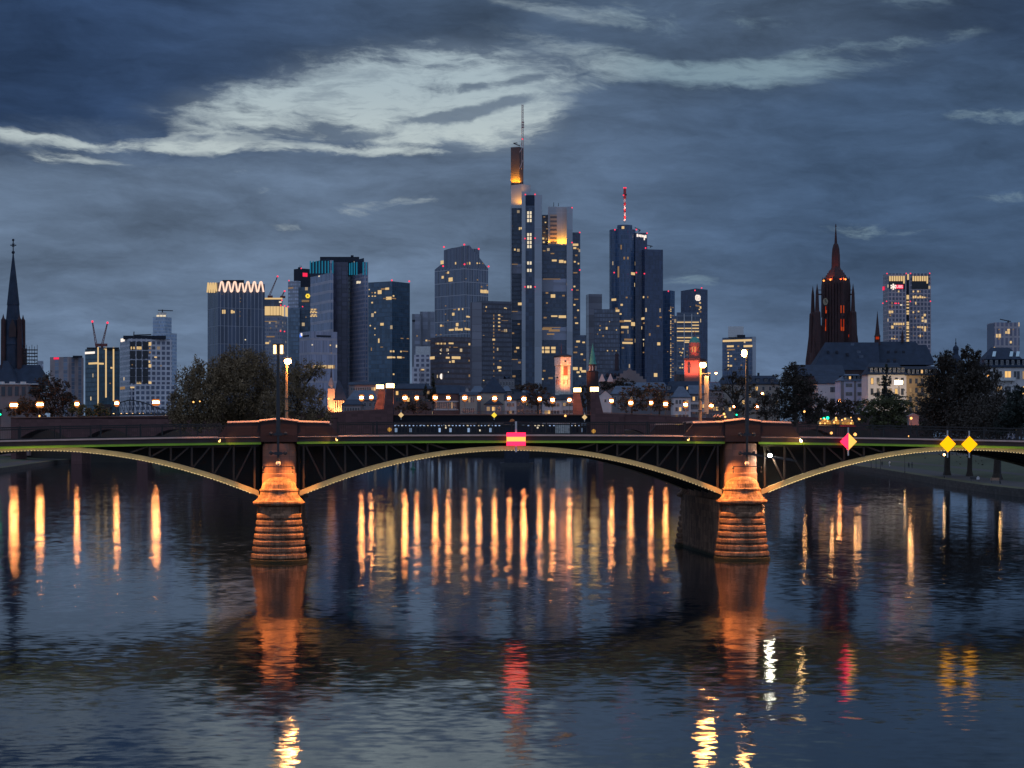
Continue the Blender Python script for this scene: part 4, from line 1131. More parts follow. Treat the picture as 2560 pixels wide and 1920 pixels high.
h.skylights([-3.0, 2.4, 4.4], 1.0, 2.6, .50)
h.grid(3, 5, 2.2, 2.7, h.h - 12, h.h - 2.6, -5, 6.0, 'frame', ((2, 2), (1, 4)), ((2, 4),))
for k in range(3):
    mb = MB(); mb.box((-.5, -.8, h.h - 4.3 - k * 4.4), (6.2, 1.5, .2)); mb.box((-.5, -1.5, h.h - 3.8 - k * 4.4), (6.2, .1, .9)); mb.build('balcony', M['white_metal'], h.root)

G2 = 'houses behind the old bridge'
def hs(label, x0, x1, eave, ridge, Y, wall, roof, rows=2, cols=4, hip=0, base=1062, gable=False, depth=12, lit=(), frame='frame', w_=1.2, h_=2.0, zt=2.2, cat='house', step=3.4):
    h = House('house', label, x0, x1, eave, ridge, base, Y, M[wall], M[roof], 0, depth, hip, G2, cat, .5, gable)
    if cols: h.grid(rows, cols, w_, h_, h.h - zt - step * (rows - 1), h.h - zt, None, None, frame, lit)
    return h
h = hs('white balcony house with slate roof behind the near orange lamp post', 1683, 1727, 993, 965, 900, 'white_wall', 'slate_light', 3, 4, 3, lit=((1, 1),))
h = hs('grey house with white balcony bands right of the near orange lamp post', 1726, 1768, 985, 962, 910, 'grey_wall', 'slate_light', 4, 5, 0)
for k in range(3):
    mb = MB(); mb.box((-.3, -.5, h.h - 4.3 - k * 3.6), (h.w * .9, .9, 1.2)); mb.build('balcony', M['white_wall'], h.root)
h = hs('long slate roofed house with one large lit dormer', 1666, 1760, 981, 952, 960, 'pink_wall', 'slate', 2, 6, 2); h.dormers([-8.0, 1.5], 2.2, 2.0, (1,), .2)
h = hs('pale house half hidden behind bare trees right of the lamp post', 1770, 1808, 975, 955, 930, 'pink_wall', 'slate_light', 4, 4, 1)
h = hs('long cream house with dormers left of the big dark riverside tree', 1800, 1950, 960, 938, 950, 'cream_wall', 'slate', 4, 9, 2, lit=((3, 5), (2, 6), (1, 3))); h.dormers([-8, -4, 0, 4, 8, 11], 1.6, 1.8, (), .2); h.chimneys([-6, 5])
h = hs('broad low house with bluish tin roof behind bare trees', 1545, 1672, 975, 955, 1000, 'grey_wall', 'slate_light', 2, 8, 2)
h = hs('white gabled house right of the right bridge pylons', 1497, 1530, 990, 977, 880, 'white_wall', 'slate', 1, 1, 0, gable=True, w_=1.0, h_=1.4)
h = hs('house with blue grey roof rising behind the right pylons', 1530, 1600, 985, 964, 930, 'grey_wall', 'slate_light', 2, 5, 2)
h = hs('white row house with small windows left of the right pylons', 1262, 1291, 1000, 985, 890, 'white_wall', 'roof_dark', 3, 3, 0, w_=1.4, h_=1.6)
h = hs('white row house in the middle, partly behind bare trees', 1356, 1404, 1000, 987, 892, 'white_wall', 'roof_dark', 3, 5, 0, w_=1.3, h_=1.7)
h = hs('white row house with dark roof just left of the right pylons', 1402, 1440, 999, 985, 894, 'white_wall', 'roof_dark', 3, 4, 0, w_=1.3, h_=1.7)
h = hs('dark roofed row house between two white row houses', 1288, 1360, 998, 980, 900, 'grey_wall', 'roof_dark', 3, 6, 0, w_=1.3, h_=1.7)
h = hs('pale grey house with arched windows in the middle of the old bridge', 1150, 1192, 988, 979, 905, 'cream_wall', 'slate', 2, 6, 0, w_=.9, h_=2.6, step=5)
h = hs('house with white colonnade under a red gabled roof', 1082, 1147, 984, 962, 910, 'red_wall', 'slate', 1, 12, 0, frame='frame', w_=1.0, h_=3.2, zt=5.6)
mb = MB(); mb.box((0, -.3, h.h - 3.7), (h.w * .98, .6, .5)); mb.box((0, -.3, h.h - 7.6), (h.w * .98, .6, .5)); mb.build('cornice', M['white_wall'], h.root)
h = hs('steep gabled dark house behind the colonnade', 1088, 1122, 990, 966, 940, 'red_wall', 'slate', 0, 0, 0)
h = hs('second steep gabled dark house behind the colonnade', 1126, 1160, 990, 965, 942, 'red_wall', 'slate', 0, 0, 0)
h = hs('small white gable peeking behind the colonnade houses', 1158, 1176, 982, 968, 950, 'white_wall', 'slate_light', 0, 0, 0, gable=True)
h = hs('wide tower house with a tall steep hipped slate roof', 1202, 1265, 981, 939, 920, 'cream_wall', 'slate', 1, 2, 6.0, w_=1.5, h_=2.4, zt=12)
h = hs('low house with dark tent roof in front of the steep roofed tower house', 1212, 1256, 1010, 992, 880, 'grey_wall', 'roof_dark', 1, 3, 3.9, w_=1.6, h_=2.0)
h = hs('building with bright blue tin roof left of the steep roofed tower house', 1176, 1212, 981, 964, 960, 'grey_wall', 'slate_light', 0, 0, 2)
h = hs('building with bright blue tin roof right of the steep roofed tower house', 1256, 1276, 978, 964, 960, 'grey_wall', 'slate_light', 0, 0, 1)
h = hs('old tower with overhanging timber gallery and flat hipped roof', 1258, 1276, 958, 938, 1050, 'cream_wall', 'slate', 0, 0, 3.5, cat='tower')
mb = MB(); mb.box((0, 4, h.h - .5), (h.w + 4.5, 11, 5.5)); mb.build('gallery', M['grey_wall'], h.root)
for k in range(5):
    o = bpy.data.objects.new('window', hwin('pane', 'frame')); link(o, h.root); o.location = (-3.2 + k * 1.6, -1.6, h.h - .2); o.scale = (.9, .22, 2.4)
h = hs('long terracotta house right of the left pylons', 985, 1078, 972, 958, 1000, 'red_wall', 'slate', 2, 12, 2, w_=1.4, h_=2.2, frame='frame_dark')
h = hs('long pale building with a row of small square windows left of the pylons', 872, 950, 962, 954, 1020, 'pink_wall', 'slate', 1, 12, 0, w_=1.1, h_=1.8)
h = hs('dark roofed house in front of the long pale building', 868, 945, 1000, 975, 950, 'grey_wall', 'slate_light', 1, 6, 3)
h = hs('low dark house beside the floodlit chapel', 855, 905, 1012, 998, 900, 'grey_wall', 'slate', 2, 6, 2, w_=1.0)

# tall cypress shaped roofs / conifers are with the trees
# small museum block right of the red lit church tower
b = Bld('low_pavilion', 'low dark flat roofed hall below the red lit church tower', 'building', 1720, 1100)
B = b.box('body', 1686, 1776, 936, 1100, mat=fac('hall_facade', (.09, .08, .08), (.03, .03, .04), 2, 4, .6, .3, 0, seed=50), depth=20)
for i in range(5): B.lit(1714 + i * 8, 948.5, 2.2, 1.6, 'win2')
B2 = b.box('red_edge', 1768, 1812, 955, 1095, mat=M['pink_wall'], depth=15)
B2.lit(1790, 961, 42, 3, 'win2', 'fascia').material_slots[0].link = 'OBJECT'; b.root.children[-1].material_slots[0].material = pm('red_fascia', (.4, .03, .03), .6)

# medieval tower lit orange
Yq = 1050
b = Bld('medieval_tower', 'square medieval stone tower floodlit orange, small pyramid roof', 'tower', 1407, Yq)
stone = fac('lit_stone_blocks', (.42, .36, .32), (.50, .42, .36), 1.3, .8, .08, .1, 0, seed=60, vary=.25, gr=.9, wr=.9)
B = b.box('shaft', 1388, 1425.5, 912, Yq, xc=1402, mat=stone, depth=.42)
B2 = b.box('upper_storey', 1386, 1427.5, 892, Yq - 1, xc=1401, bot=913, mat=stone, depth=.42)
mb = MB(); q = B2.poly; cen = sum((p for p in q), Vector((0, 0))) / 4
zt = B2.z1
q2 = [cen + (p - cen) * 1.08 for p in q]
mb.prism([tuple(p) for p in q2], zt, zt + .8)
for i in range(4):
    a_, c_ = q2[i], q2[(i + 1) % 4]
    mb.face([(a_.x, a_.y, zt + .8), (c_.x, c_.y, zt + .8), (cen.x, cen.y, Z(881, Yq))])
b.mesh('pyramid_roof', mb, M['roof_dark'])
b.mast(1403, 885, 858, Yq, .12, 'flag_pole', 'brown_steel')
dk(B, 1413.5, 927.5, 10, 22, M['sandstone'], 'clock_panel', .15); dk(B, 1394, 944, 3.4, 4, M['roof_dark'], 'window', .15); dk(B2, 1413, 903, 3.6, 4, M['roof_dark'], 'window', .15)
for x in (1392, 1396, 1410, 1419): dk(B, x, 955, 1.2, 12, M['sandstone'], 'slit', .12)
for px, dy, e in ((1393, -9, 16000), (1413, -11, 26000), (1424, -9, 12000)):
    b.lamp((X(px, Yq), Yq + dy, Z(968, Yq)), e * .5, (1, .29, .065), .6, (0, 7, 10), 140)
b.lamp((X(1408, Yq), Yq - 9, Z(935, Yq)), 4500, (1, .29, .065), .6, (0, 8, 6), 120)

# church with green copper spire
b = Bld('green_spire_church', 'slim church tower with green copper spire behind the right pylons', 'church', 1481, 1050)
mb = MB()
def octa(px, Y, r, n=8, ph=R(22.5)): return [(X(px, Y) + r * math.cos(ph + 2 * math.pi * i / n), Y + r * math.sin(ph + 2 * math.pi * i / n)) for i in range(n)]
def cone(mb, px, Y, lv, n=8, mi=0):
    """lv: (photo row, half width in photo px)"""
    mb.lathe([(hw * Y / FP, Z(y, Y)) for y, hw in lv], (X(px, Y), Y), n, mi, R(22.5), R(22.5) + 2 * math.pi, False)
cone(mb, 1481.5, 1050, [(911, 10), (902, 8), (858, .3)]); b.mesh('spire', mb, M['copper'])
mb = MB(); cone(mb, 1481.5, 1050, [(1000, 14), (930, 14), (929, 10.5), (911, 10.5), (911, 0)]); b.mesh('tower', mb, M['gothic'])
for i in range(5):
    mb = MB(); mb.box(P(1473.5 + i * 4, 920.5, 1050 - 2.2 + abs(i - 2) * .4), (.55, .3, 2.6)); b.mesh('lantern_opening', mb, M['frame'])
mb = MB(); mb.box((X(1481.5, 1050), 1052, (Z(928, 1050) + GZ) / 2), (6.2, 6, Z(928, 1050) - GZ)); b.mesh('tower_base', mb, M['gothic'])

# town hall style gabled roof with a dark lantern
b = Bld('gabled_hall', 'old hall with stepped gable, pale dormers and a dark roof turret', 'building', 1540, 1080)
Yh = 1080
mb = MB(); a0, a1 = X(1500, Yh), X(1548, Yh); ze, zr = Z(952, Yh), Z(922, Yh)
mb.face([(a0, Yh, ze), (a1 + 6, Yh, ze), (a1 + 6, Yh + 9, zr), (a0 + 6, Yh + 9, zr)]); mb.face([(a1 + 6, Yh + 18, ze), (a0, Yh + 18, ze), (a0 + 6, Yh + 9, zr), (a1 + 6, Yh + 9, zr)]); mb.face([(a0, Yh + 18, ze), (a0, Yh, ze), (a0 + 6, Yh + 9, zr)])
b.mesh('roof', mb, M['slate'])
mb = MB(); mb.prism([(a0 + .5, Yh + .5), (a1 + 6, Yh + .5), (a1 + 6, Yh + 17), (a0 + .5, Yh + 17)], GZ, ze); b.mesh('wall', mb, M['grey_wall'])
mb = MB(); gx = X(1574, Yh)
st = [(-9.3, 0), (-9.3, Z(948, Yh)), (-7.4, Z(948, Yh)), (-7.4, Z(941, Yh)), (-5.5, Z(941, Yh)), (-5.5, Z(934, Yh)), (-3.6, Z(934, Yh)), (-3.6, Z(927, Yh)), (-1.7, Z(927, Yh)), (0, Z(919, Yh))]
st = [(x, z if z else GZ) for x, z in st]; st = st + [(-x, z) for x, z in st[::-1][1:]]
mb.ext(st[::-1], (1, 0, 0), (0, 0, 1), (0, 1, 0), (gx, Yh - 1, 0), 1.2); b.mesh('stepped_gable', mb, M['pink_wall'])
for x in (1505, 1526):
    mb = MB(); mb.ext([(-2.0, 0), (2.0, 0), (0, 4.6)], (1, 0, 0), (0, 0, 1), (0, 1, 0), (X(x, Yh), Yh - .6, ze - .5), .5); b.mesh('gable_dormer', mb, M['white_wall'])
for i in range(4):
    mb = MB(); mb.box((X(1519 + i * 10, Yh), Yh + 3.4, Z(936, Yh)), (1.3, 2.6, 1.5)); b.mesh('dormer', mb, M['roof_dark'])
mb = MB(); cone(mb, 1542, Yh + 9, [(925, 6), (890, 5), (886, 5.6), (880, .5), (872, .2)], 8); b.mesh('turret', mb, M['roof_dark'])

# floodlit chapel at the left
b = Bld('floodlit_chapel', 'small gothic chapel floodlit orange with dark steep roof', 'church', 838, 1000)
Yc = 1000
lit_st = pm('chapel_stone', (.40, .32, .26), .9, 0, .15, .4)
mb = MB(); mb.box((X(828, Yc), Yc + 2, (Z(972, Yc) + 2) / 2), (3.6, 3.6, Z(972, Yc) - 2)); b.mesh('tower', mb, lit_st)
mb = MB(); cone(mb, 828, Yc + 2, [(973, 9), (962, 7.5), (946, 3), (940, .3)], 4); b.mesh('tower_spire', mb, pm('chapel_spire', (.25, .24, .25), .8))
mb = MB(); mb.bar(P(828, 944, Yc + 2), P(828, 918, Yc + 2), .5, .1, 6); b.mesh('spire_tip', mb, M['roof_dark'])
mb = MB(); mb.prism([(X(834, Yc), Yc), (X(862, Yc), Yc), (X(862, Yc), Yc + 14), (X(834, Yc), Yc + 14)], 2, Z(1000, Yc)); b.mesh('nave', mb, lit_st)
for k in range(5):
    mb = MB(); mb.box((X(836.5 + k * 5.5, Yc), Yc - .5, (Z(1002, Yc) + 2) / 2), (.5, 1.0, Z(1002, Yc) - 2)); b.mesh('buttress', mb, lit_st)
for k in range(4):
    mb = MB(); mb.box((X(839.3 + k * 5.5, Yc), Yc - .05, Z(1012, Yc)), (.55, .2, 3.2)); b.mesh('window', mb, M['roof_dark'])
mb = MB(); xa, xb = X(833, Yc), X(868, Yc); ze, zr = Z(1001, Yc), Z(950, Yc)
mb.face([(xa, Yc - .6, ze), (xb, Yc - .6, ze), (xb - 4.6, Yc + 7, zr), (xa + 1.5, Yc + 7, zr)]); mb.face([(xb, Yc - .6, ze), (xb, Yc + 15, ze), (xb - 4.6, Yc + 7, zr)]); mb.face([(xa, Yc + 15, ze), (xa, Yc - .6, ze), (xa + 1.5, Yc + 7, zr)]); mb.face([(xb, Yc + 15, ze), (xa, Yc + 15, ze), (xa + 1.5, Yc + 7, zr), (xb - 4.6, Yc + 7, zr)])
b.mesh('roof', mb, M['slate'])
for px, e in ((830, 14000), (842, 12000), (858, 10000)): b.lamp((X(px, Yc), Yc - 7, Z(1032, Yc)), e * .8, (1, .36, .12), .6, (0, 7, 9), 140)

# red lit church tower with copper dome
b = Bld('red_lit_church', 'red floodlit round church tower with columned lantern and green dome', 'church', 1738, 1080)
Yr = 1080
rs = pm('red_church_stone', (.36, .14, .11), .85, 0, .12, .3)
mb = MB(); mb.prism([(X(1711, Yr), Yr), (X(1748, Yr), Yr - 2), (X(1766, Yr), Yr + 8), (X(1730, Yr), Yr + 12)], GZ, Z(901, Yr)); b.mesh('tower', mb, rs)
mb = MB(); mb.prism([(X(1709, Yr), Yr - .8), (X(1748.5, Yr), Yr - 3), (X(1768, Yr), Yr + 8), (X(1730, Yr), Yr + 13)], Z(901, Yr), Z(896, Yr)); b.mesh('cornice', mb, M['dark_stone'])
mb = MB(); cone(mb, 1736.5, Yr + 4, [(897, 14.5), (882, 14.2), (881, 13.6), (881, 0)], 16); b.mesh('drum', mb, rs)
mb = MB(); cone(mb, 1736.5, Yr + 4, [(867, 13.6), (867, 14.4), (857, 14), (857, 0)], 16); b.mesh('entablature', mb, rs)
for k in range(10):
    an = 2 * math.pi * k / 10
    mb = MB(); mb.lathe([(.45, Z(882, Yr)), (.4, Z(867, Yr))], (X(1736.5, Yr + 4) + 2.75 * math.cos(an), Yr + 4 + 2.75 * math.sin(an)), 8); b.mesh('column', mb, rs)
mb = MB(); cone(mb, 1736.5, Yr + 4, [(882, 7), (867, 7)], 10); b.mesh('lantern_core', mb, em('lantern_glow', (1, .36, .12), .8, False))
mb = MB(); cone(mb, 1736.5, Yr + 4, [(857, 14), (852, 13), (846, 9), (843, 5), (842, 0)], 16); b.mesh('dome', mb, M['copper'])
mb = MB(); mb.bar(P(1736.5, 843, Yr + 4), P(1736.5, 828, Yr + 4), .18); mb.bar(P(1734.5, 833, Yr + 4), P(1738.5, 833, Yr + 4), .15); b.mesh('cross', mb, M['brown_steel'])
for px, y, dy, e in ((1718, 930, -9, 17000), (1732, 932, -10, 17000), (1748, 930, -8, 7000)): b.lamp((X(px, Yr), Yr + dy, Z(y + 6, Yr)), e * .45, (1, .25, .15), .5, (0, 7, 10), 140)
for px in (1724, 1740): b.lamp((X(px, Yr), Yr - 2.0, Z(895, Yr)), 900, (1, .15, .07), .3, (0, 2.6, 10), 120)
dk2 = MB(); dk2.box(P(1722.5, 920, Yr - 1.0), (1.1, 1.0, 5.6)); b.mesh('window_slot', dk2, M['roof_dark'])

# cathedral
Yd = 900
b = Bld('cathedral', 'dark red gothic cathedral with tall openwork tower and slate nave roof', 'cathedral', 2090, Yd)
def ck(x, y): return c6_(x, y)
mb = MB()
cone(mb, 2089.5, Yd + 9, [(668, 9.5), (666, 11), (640, 10.5), (622, 9), (612, 6.3), (608, 3.6), (590, 2.5), (572, 1.2), (563, .25)], 8); b.mesh('spire', mb, M['gothic'])
mb = MB(); mb.bar(P(2089.5, 572, Yd + 9), P(2089.5, 560, Yd + 9), .15); mb.bar(P(2087.5, 565.5, Yd + 9), P(2091.5, 565.5, Yd + 9), .2); b.mesh('spire_cross', mb, M['gothic'])
mb = MB(); cone(mb, 2089.5, Yd + 9, [(712, 32), (700, 30), (691, 26), (683, 20.5), (676, 15), (670, 11.5), (664, 10.5)], 8); b.mesh('crown_dome', mb, M['gothic'])
mb = MB(); cone(mb, 2089.5, Yd + 9, [(930, 37), (800, 36), (790, 35), (702, 35), (698, 35.5), (698, 0)], 8); b.mesh('tower', mb, M['gothic'])
mb = MB()
for sx in (-1, 1):
    q = [P(2090 + sx * 38, 960, Yd), P(2090 + sx * 38, 800, Yd + 2)]
for sx in (-1, 1):
    for sy in (-1, 1):
        for lv in ([(960, 14), (870, 12), (780, 8.5), (776, 5.4), (730, 3.6), (708, .3)],):
            mb2 = MB(); mb2.lathe([(hw * Yd / FP, Z(y, Yd)) for y, hw in lv], (X(2090 + sx * 45, Yd), Yd + 9 + sy * 6.5), 6, 0, 0, 2 * math.pi, False); b.mesh('pinnacle_buttress', mb2, M['gothic'])
        mb2 = MB(); mb2.lathe([(1.9, 3), (1.5, Z(900, Yd)), (.7, Z(868, Yd)), (.05, Z(838, Yd))], (X(2090 + sx * 54.5, Yd), Yd + 9 + sy * 8), 6, 0, 0, 2 * math.pi, False); b.mesh('outer_pinnacle', mb2, M['gothic'])
for k in range(8):
    an = R(22.5) + 2 * math.pi * k / 8; r_ = 34 / FP * Yd
    mb2 = MB(); mb2.lathe([(.75, Z(790, Yd)), (.7, Z(712, Yd)), (.55, Z(706, Yd)), (.05, Z(688, Yd))], (X(2089.5, Yd + 9) + r_ * math.cos(an), Yd + 9 + r_ * math.sin(an)), 5, 0, 0, 2 * math.pi, False); b.mesh('corner_pinnacle', mb2, M['gothic'])
    for j in range(5):      # crockets up the dome ribs
        f = j / 5; rr = (29 - 18 * f) / FP * Yd; zz_ = Z(706 - 36 * f, Yd)
        mb2 = MB() if j == 0 else mb2
    mb2 = MB()
    for j in range(6):
        f = j / 6; rr = (33 - 21 * f ** 1.3) / FP * Yd
        mb2.box((X(2089.5, Yd + 9) + rr * math.cos(an), Yd + 9 + rr * math.sin(an), Z(704 - 36 * f, Yd)), (.5, .5, .75))
    b.mesh('crocket_rib', mb2, M['gothic'])
for sx in (-1, 1):
    mb2 = MB(); mb2.bar(P(2090 + sx * 36, 725, Yd + 6), P(2090 + sx * 45, 725, Yd + 4), .15); mb2.bar(P(2090 + sx * 36, 736, Yd + 6), P(2090 + sx * 45, 736, Yd + 4), .3); b.mesh('strut', mb2, M['gothic'])
cd = CV(2020, 640, 5.1875)
Mor = em('orange_glow_window', (1, .12, .03), .46, False); Mor2 = em('orange_glow_window_dim', (1, .08, .02), .34, False)
def cwin(x, y, w_, h_, m_, nm='lit_lancet'):
    px, py = cd(x, y); dxp = (px - 2089.5)
    mb = MB(); yy = Yd + 9 - 35 * Yd / FP * .93 - .4
    mb.box(P(px, py, yy), (w_ / 5.1875 * yy / FP, .4, h_ / 5.1875 * yy / FP)); b.mesh(nm, mb, m_)
for x in (230,): cwin(x, 698, 8, 92, Mor2); cwin(x, 892, 8, 150, Mor2)
for x in (429, 463): cwin(x, 690, 9, 98, Mor); cwin(x, 892, 9, 148, Mor2)
for x in (228, 440, 462): cwin(x, 945, 10, 50, Mor)
cwin(234, 722, 14, 40, Mor)
cwin(532, 1035, 12, 36, Mor2)
for px, py in (cd(205, 320), cd(290, 308), cd(486, 302)):
    mb = MB(); mb.ball(P(px, py, Yd + 1), .45, 6); b.mesh('lamp_bulb', mb, em('bulb_%d' % px, (1, .30, .06), 2.5, False))
for px, e in ((2067, 260), (2077, 300), (2103, 220), (2112, 260)): b.lamp(P(px, 699, Yd + 2.6), e * 4.5, (1, .15, .03), .3, ((2089.5 - px) * .25, 9, 10), 100)
mb = MB(); p = P(*cd(226, 592), Yd + .5); mb.ext(ngon(0, 0, 1.45, 20), (.8, 0, 0), (0, 0, 1.15), (0, 1, 0), p + Vector((0, -.2, 0)), .3); b.mesh('clock_face', mb, pm('clock_dial', (.30, .26, .17), .6))
mb = MB(); mb.bar(p + Vector((0, -.4, 0)), p + Vector((0, -.4, 1.2)), .1); mb.bar(p + Vector((0, -.4, 0)), p + Vector((.7, -.4, -.4)), .12); b.mesh('clock_hands', mb, M['roof_dark'])
# tower ribs
mb = MB()
for i in range(9):
    px = 2061 + i * 7.2
    yy = Yd + 9 - math.sqrt(max(0.2, (6.7 ** 2 - ((px - 2089.5) / FP * Yd) ** 2)))
    mb.bar(P(px, 960, yy), P(px, 706, yy), .28)
b.mesh('tower_ribs', mb, M['gothic'])
mb = MB(); mb.box((X(2089, Yd), Yd + 9, (Z(860, Yd) + GZ) / 2), (17.5, 13, Z(860, Yd) - GZ)); b.mesh('tower_base', mb, M['gothic'])
mb = MB(); mb.box((X(2090, Yd), Yd + 9, (Z(812, Yd) + GZ) / 2), (94 / FP * Yd, 10, Z(812, Yd) - GZ)); mb.box((X(2090, Yd), Yd + 9, (Z(880, Yd) + GZ) / 2), (108 / FP * Yd, 9, Z(880, Yd) - GZ)); b.mesh('tower_shoulder', mb, M['gothic'])
# nave, transept and choir roofs
Yn = 880
mb = MB()
def roofq(mb, x0, x1, rx0, rx1, ye, yr, Y, dep):
    a_, b_, c_, d_ = P(x0, ye, Y), P(x1, ye, Y), P(rx1, yr, Y + dep / 2), P(rx0, yr, Y + dep / 2)
    e_, f_ = Vector((a_.x, Y + dep, a_.z)), Vector((b_.x, Y + dep, b_.z))
    mb.face([a_, b_, c_, d_]); mb.face([f_, e_, d_, c_]); mb.face([b_, f_, c_]); mb.face([e_, a_, d_])
roofq(mb, 2032, 2200, 2063, 2196, 925, 856, Yn, 20); b.mesh('transept_roof', mb, M['slate'])
mb = MB(); roofq(mb, 2180, 2336, 2188, 2289, 912, 854, Yn + 6, 18); b.mesh('nave_roof', mb, M['slate'])
mb = MB(); roofq(mb, 2270, 2338, 2283, 2316, 908, 862, Yn + 10, 14); b.mesh('choir_roof', mb, M['slate'])
mb = MB(); mb.prism([(X(2034, Yn), Yn + .6), (X(2334, Yn), Yn + .6), (X(2334, Yn), Yn + 19), (X(2034, Yn), Yn + 19)], GZ, Z(923, Yn)); b.mesh('nave_wall', mb, M['dark_stone'])
mb = MB(); cone(mb, 2193.5, Yn + 12, [(862, 7.5), (842, 7.2), (841, 8.4), (836, 6), (808, 3), (778, .3)], 8); b.mesh('fleche', mb, M['gothic'])
mb = MB(); mb.box(P(2193.5, 845, Yn + 10.4), (1.5, .3, 1.2)); b.mesh('lit_opening', mb, Mor2)
mb = MB(); cone(mb, 2256, Yn + 14, [(856, 3.4), (846, 3.2), (842, 3.6), (824, .2)], 8); b.mesh('ridge_turret', mb, M['gothic'])
for px, py in ((2131, 861), (2147, 880), (2153, 892)):
    mb = MB(); k = (py - 856) / 69; yy = Yn + 10 * (1 - k) - .25; q = P(px, py, yy); mb.box(q, (1.6 + k * .6, .3, 1.2)); b.mesh('skylight', mb, M['slate_light'])
for i in range(6):
    x_, y_ = (2070, 2092, 2118, 2221, 2240, 2259)[i], (880, 880, 886, 880, 880, 880)[i]
    k = (y_ - 856) / 69; mb = MB(); q = P(x_, y_, Yn + 10 * (1 - k) - .4); mb.box(q, (1.0, 1.6, 1.2)); b.mesh('roof_dormer', mb, M['roof_dark'])

# distant domed turret
b = Bld('domed_turret', 'small onion domed church turret between two dark tree tops at right', 'church', 2389.5, 1100)
mb = MB(); cone(mb, 2389.5, 1100, [(930, 22), (898, 14), (888, 8), (886, 6.5), (876, 6.5), (874, 7.5), (868, 6.5), (863, 2), (861, 1.2), (858, 2), (853, .5), (846, .3)], 10); b.mesh('turret', mb, M['slate'])
mb = MB(); mb.bar(P(2389.5, 854, 1100), P(2389.5, 846, 1100), .15); b.mesh('finial', mb, M['roof_dark'])

# church with scaffold at the left edge
Ye = 850
b = Bld('spire_church', 'dark neo gothic church with needle spire and scaffolding at the left edge', 'church', 33, Ye)
cl = c1_
mb = MB(); cone(mb, 33, Ye, [(930, 26), (864, 24), (862, 25.5), (850, 24), (800, 21.5), (798, 17.5), (764, 14.5), (762, 15.5), (700, 9), (640, 2), (632, 1.2)], 8); b.mesh('spire', mb, M['slate'])
mb = MB(); mb.ball(P(33, 631, Ye), .75, 8); mb.bar(P(33, 631, Ye), P(33, 603, Ye), .18); mb.bar(P(26, 613, Ye), P(40.5, 613, Ye), .22); mb.bar(P(30, 609, Ye), P(36, 617, Ye), .12); mb.bar(P(36, 609, Ye), P(30, 617, Ye), .12); mb.ball(P(33, 600, Ye), .6, 6); b.mesh('spire_cross', mb, M['roof_dark'])
for sx in (-1, 1):
    for sy in (-1, 1):
        mb = MB(); mb.lathe([(1.2, Z(930, Ye)), (1.0, Z(800, Ye)), (.5, Z(796, Ye)), (.05, Z(786, Ye))], (X(33 + sx * 20, Ye), Ye + sy * 3.2), 6, 0, 0, 6.2832, False); b.mesh('pinnacle', mb, M['gothic'])
mb = MB(); mb.ext([(-1.5, 0), (1.5, 0), (1.5, 4), (0, 8), (-1.5, 4)], (1, 0, 0), (0, 0, 1), (0, 1, 0), P(31, 842, Ye - 4.4), .6); b.mesh('belfry_window', mb, M['dark_stone'])
mb = MB(); mb.box((X(33, Ye), Ye + 2, (Z(870, Ye) + 3) / 2), (9.2, 8, Z(870, Ye) - 3)); b.mesh('tower_base', mb, M['gothic'])
mb = MB(); roofq(mb, -20, 105, -8, 100, 962, 912, Ye - 12, 20); b.mesh('nave_roof', mb, M['slate'])
mb = MB(); roofq(mb, -4, 44, 8, 20, 960, 902, Ye - 14, 12); b.mesh('porch_roof', mb, M['slate'])
mb = MB(); mb.prism([(X(-20, Ye), Ye - 14), (X(92, Ye), Ye - 14), (X(92, Ye), Ye + 4), (X(-20, Ye), Ye + 4)], 3, Z(960, Ye)); b.mesh('nave_wall', mb, M['pink_wall'])
for k in range(5):
    mb = MB(); mb.box(P(8 + k * 17, 978, Ye - 14.2), (1.6, .3, 4)); b.mesh('window', mb, M['pane'])
mb = MB(); mb.box(P(42, 960, Ye - 14.4), (19.5, .8, .4))
for k in range(3): mb.box(P(4 + k * 27, 957, Ye - 14.3), (2.4, .6, 1.0))
b.mesh('eaves_gutter', mb, M['white_metal'])
mb = MB()
for i in range(6):
    x = 60 + i * 6.6; mb.bar(P(x, 918, Ye - 1), P(x, 866 - (4 if i % 2 else 0), Ye - 1), .09); mb.bar(P(x, 918, Ye + 2), P(x, 868, Ye + 2), .09)
for k in range(6):
    y = 874 + k * 8.4; mb.bar(P(59, y, Ye - 1), P(94, y, Ye - 1), .09); mb.bar(P(59, y + 1, Ye - .2), P(94, y + 1, Ye - .2), .22)
    if k % 2: mb.bar(P(60, y, Ye - 1), P(73, y + 8, Ye - 1), .07); mb.bar(P(80, y, Ye - 1), P(93, y + 8, Ye - 1), .07)
b.mesh('scaffolding', mb, M['dark_metal'])
b = Bld('far_pale_block', 'narrow pale block glimpsed right of the church scaffolding', 'building', 102, 1500)
b.box('body', 94, 108.5, 902, 1500, mat=F_['grey_stone'], depth=10)

# ------------------------------------------------------------------ old river bridge with pylons
YA = 780
b = Bld('old_bridge', 'long old red sandstone bridge with four tapered pylons carrying light boxes', 'bridge', 1230, YA)
b.root.location.z = 0; b.loc = Vector((b.loc.x, b.loc.y, 0)); b.root.location = b.loc
AW = 17.0
def wallpoly(pts, y0, t, mat, name):
    mb = MB(); mb.ext([(X(x, YA), Z(y, YA)) for x, y in pts], (1, 0, 0), (0, 0, 1), (0, 1, 0), (0, y0, 0), t); return b.mesh(name, mb, mat)
M['bridge_red'] = fac('bridge_sandstone', (.10, .046, .046), (.070, .034, .033), 2.4, 1.2, .03, .05, 0, seed=70, vary=.2, gr=.9, wr=.9)
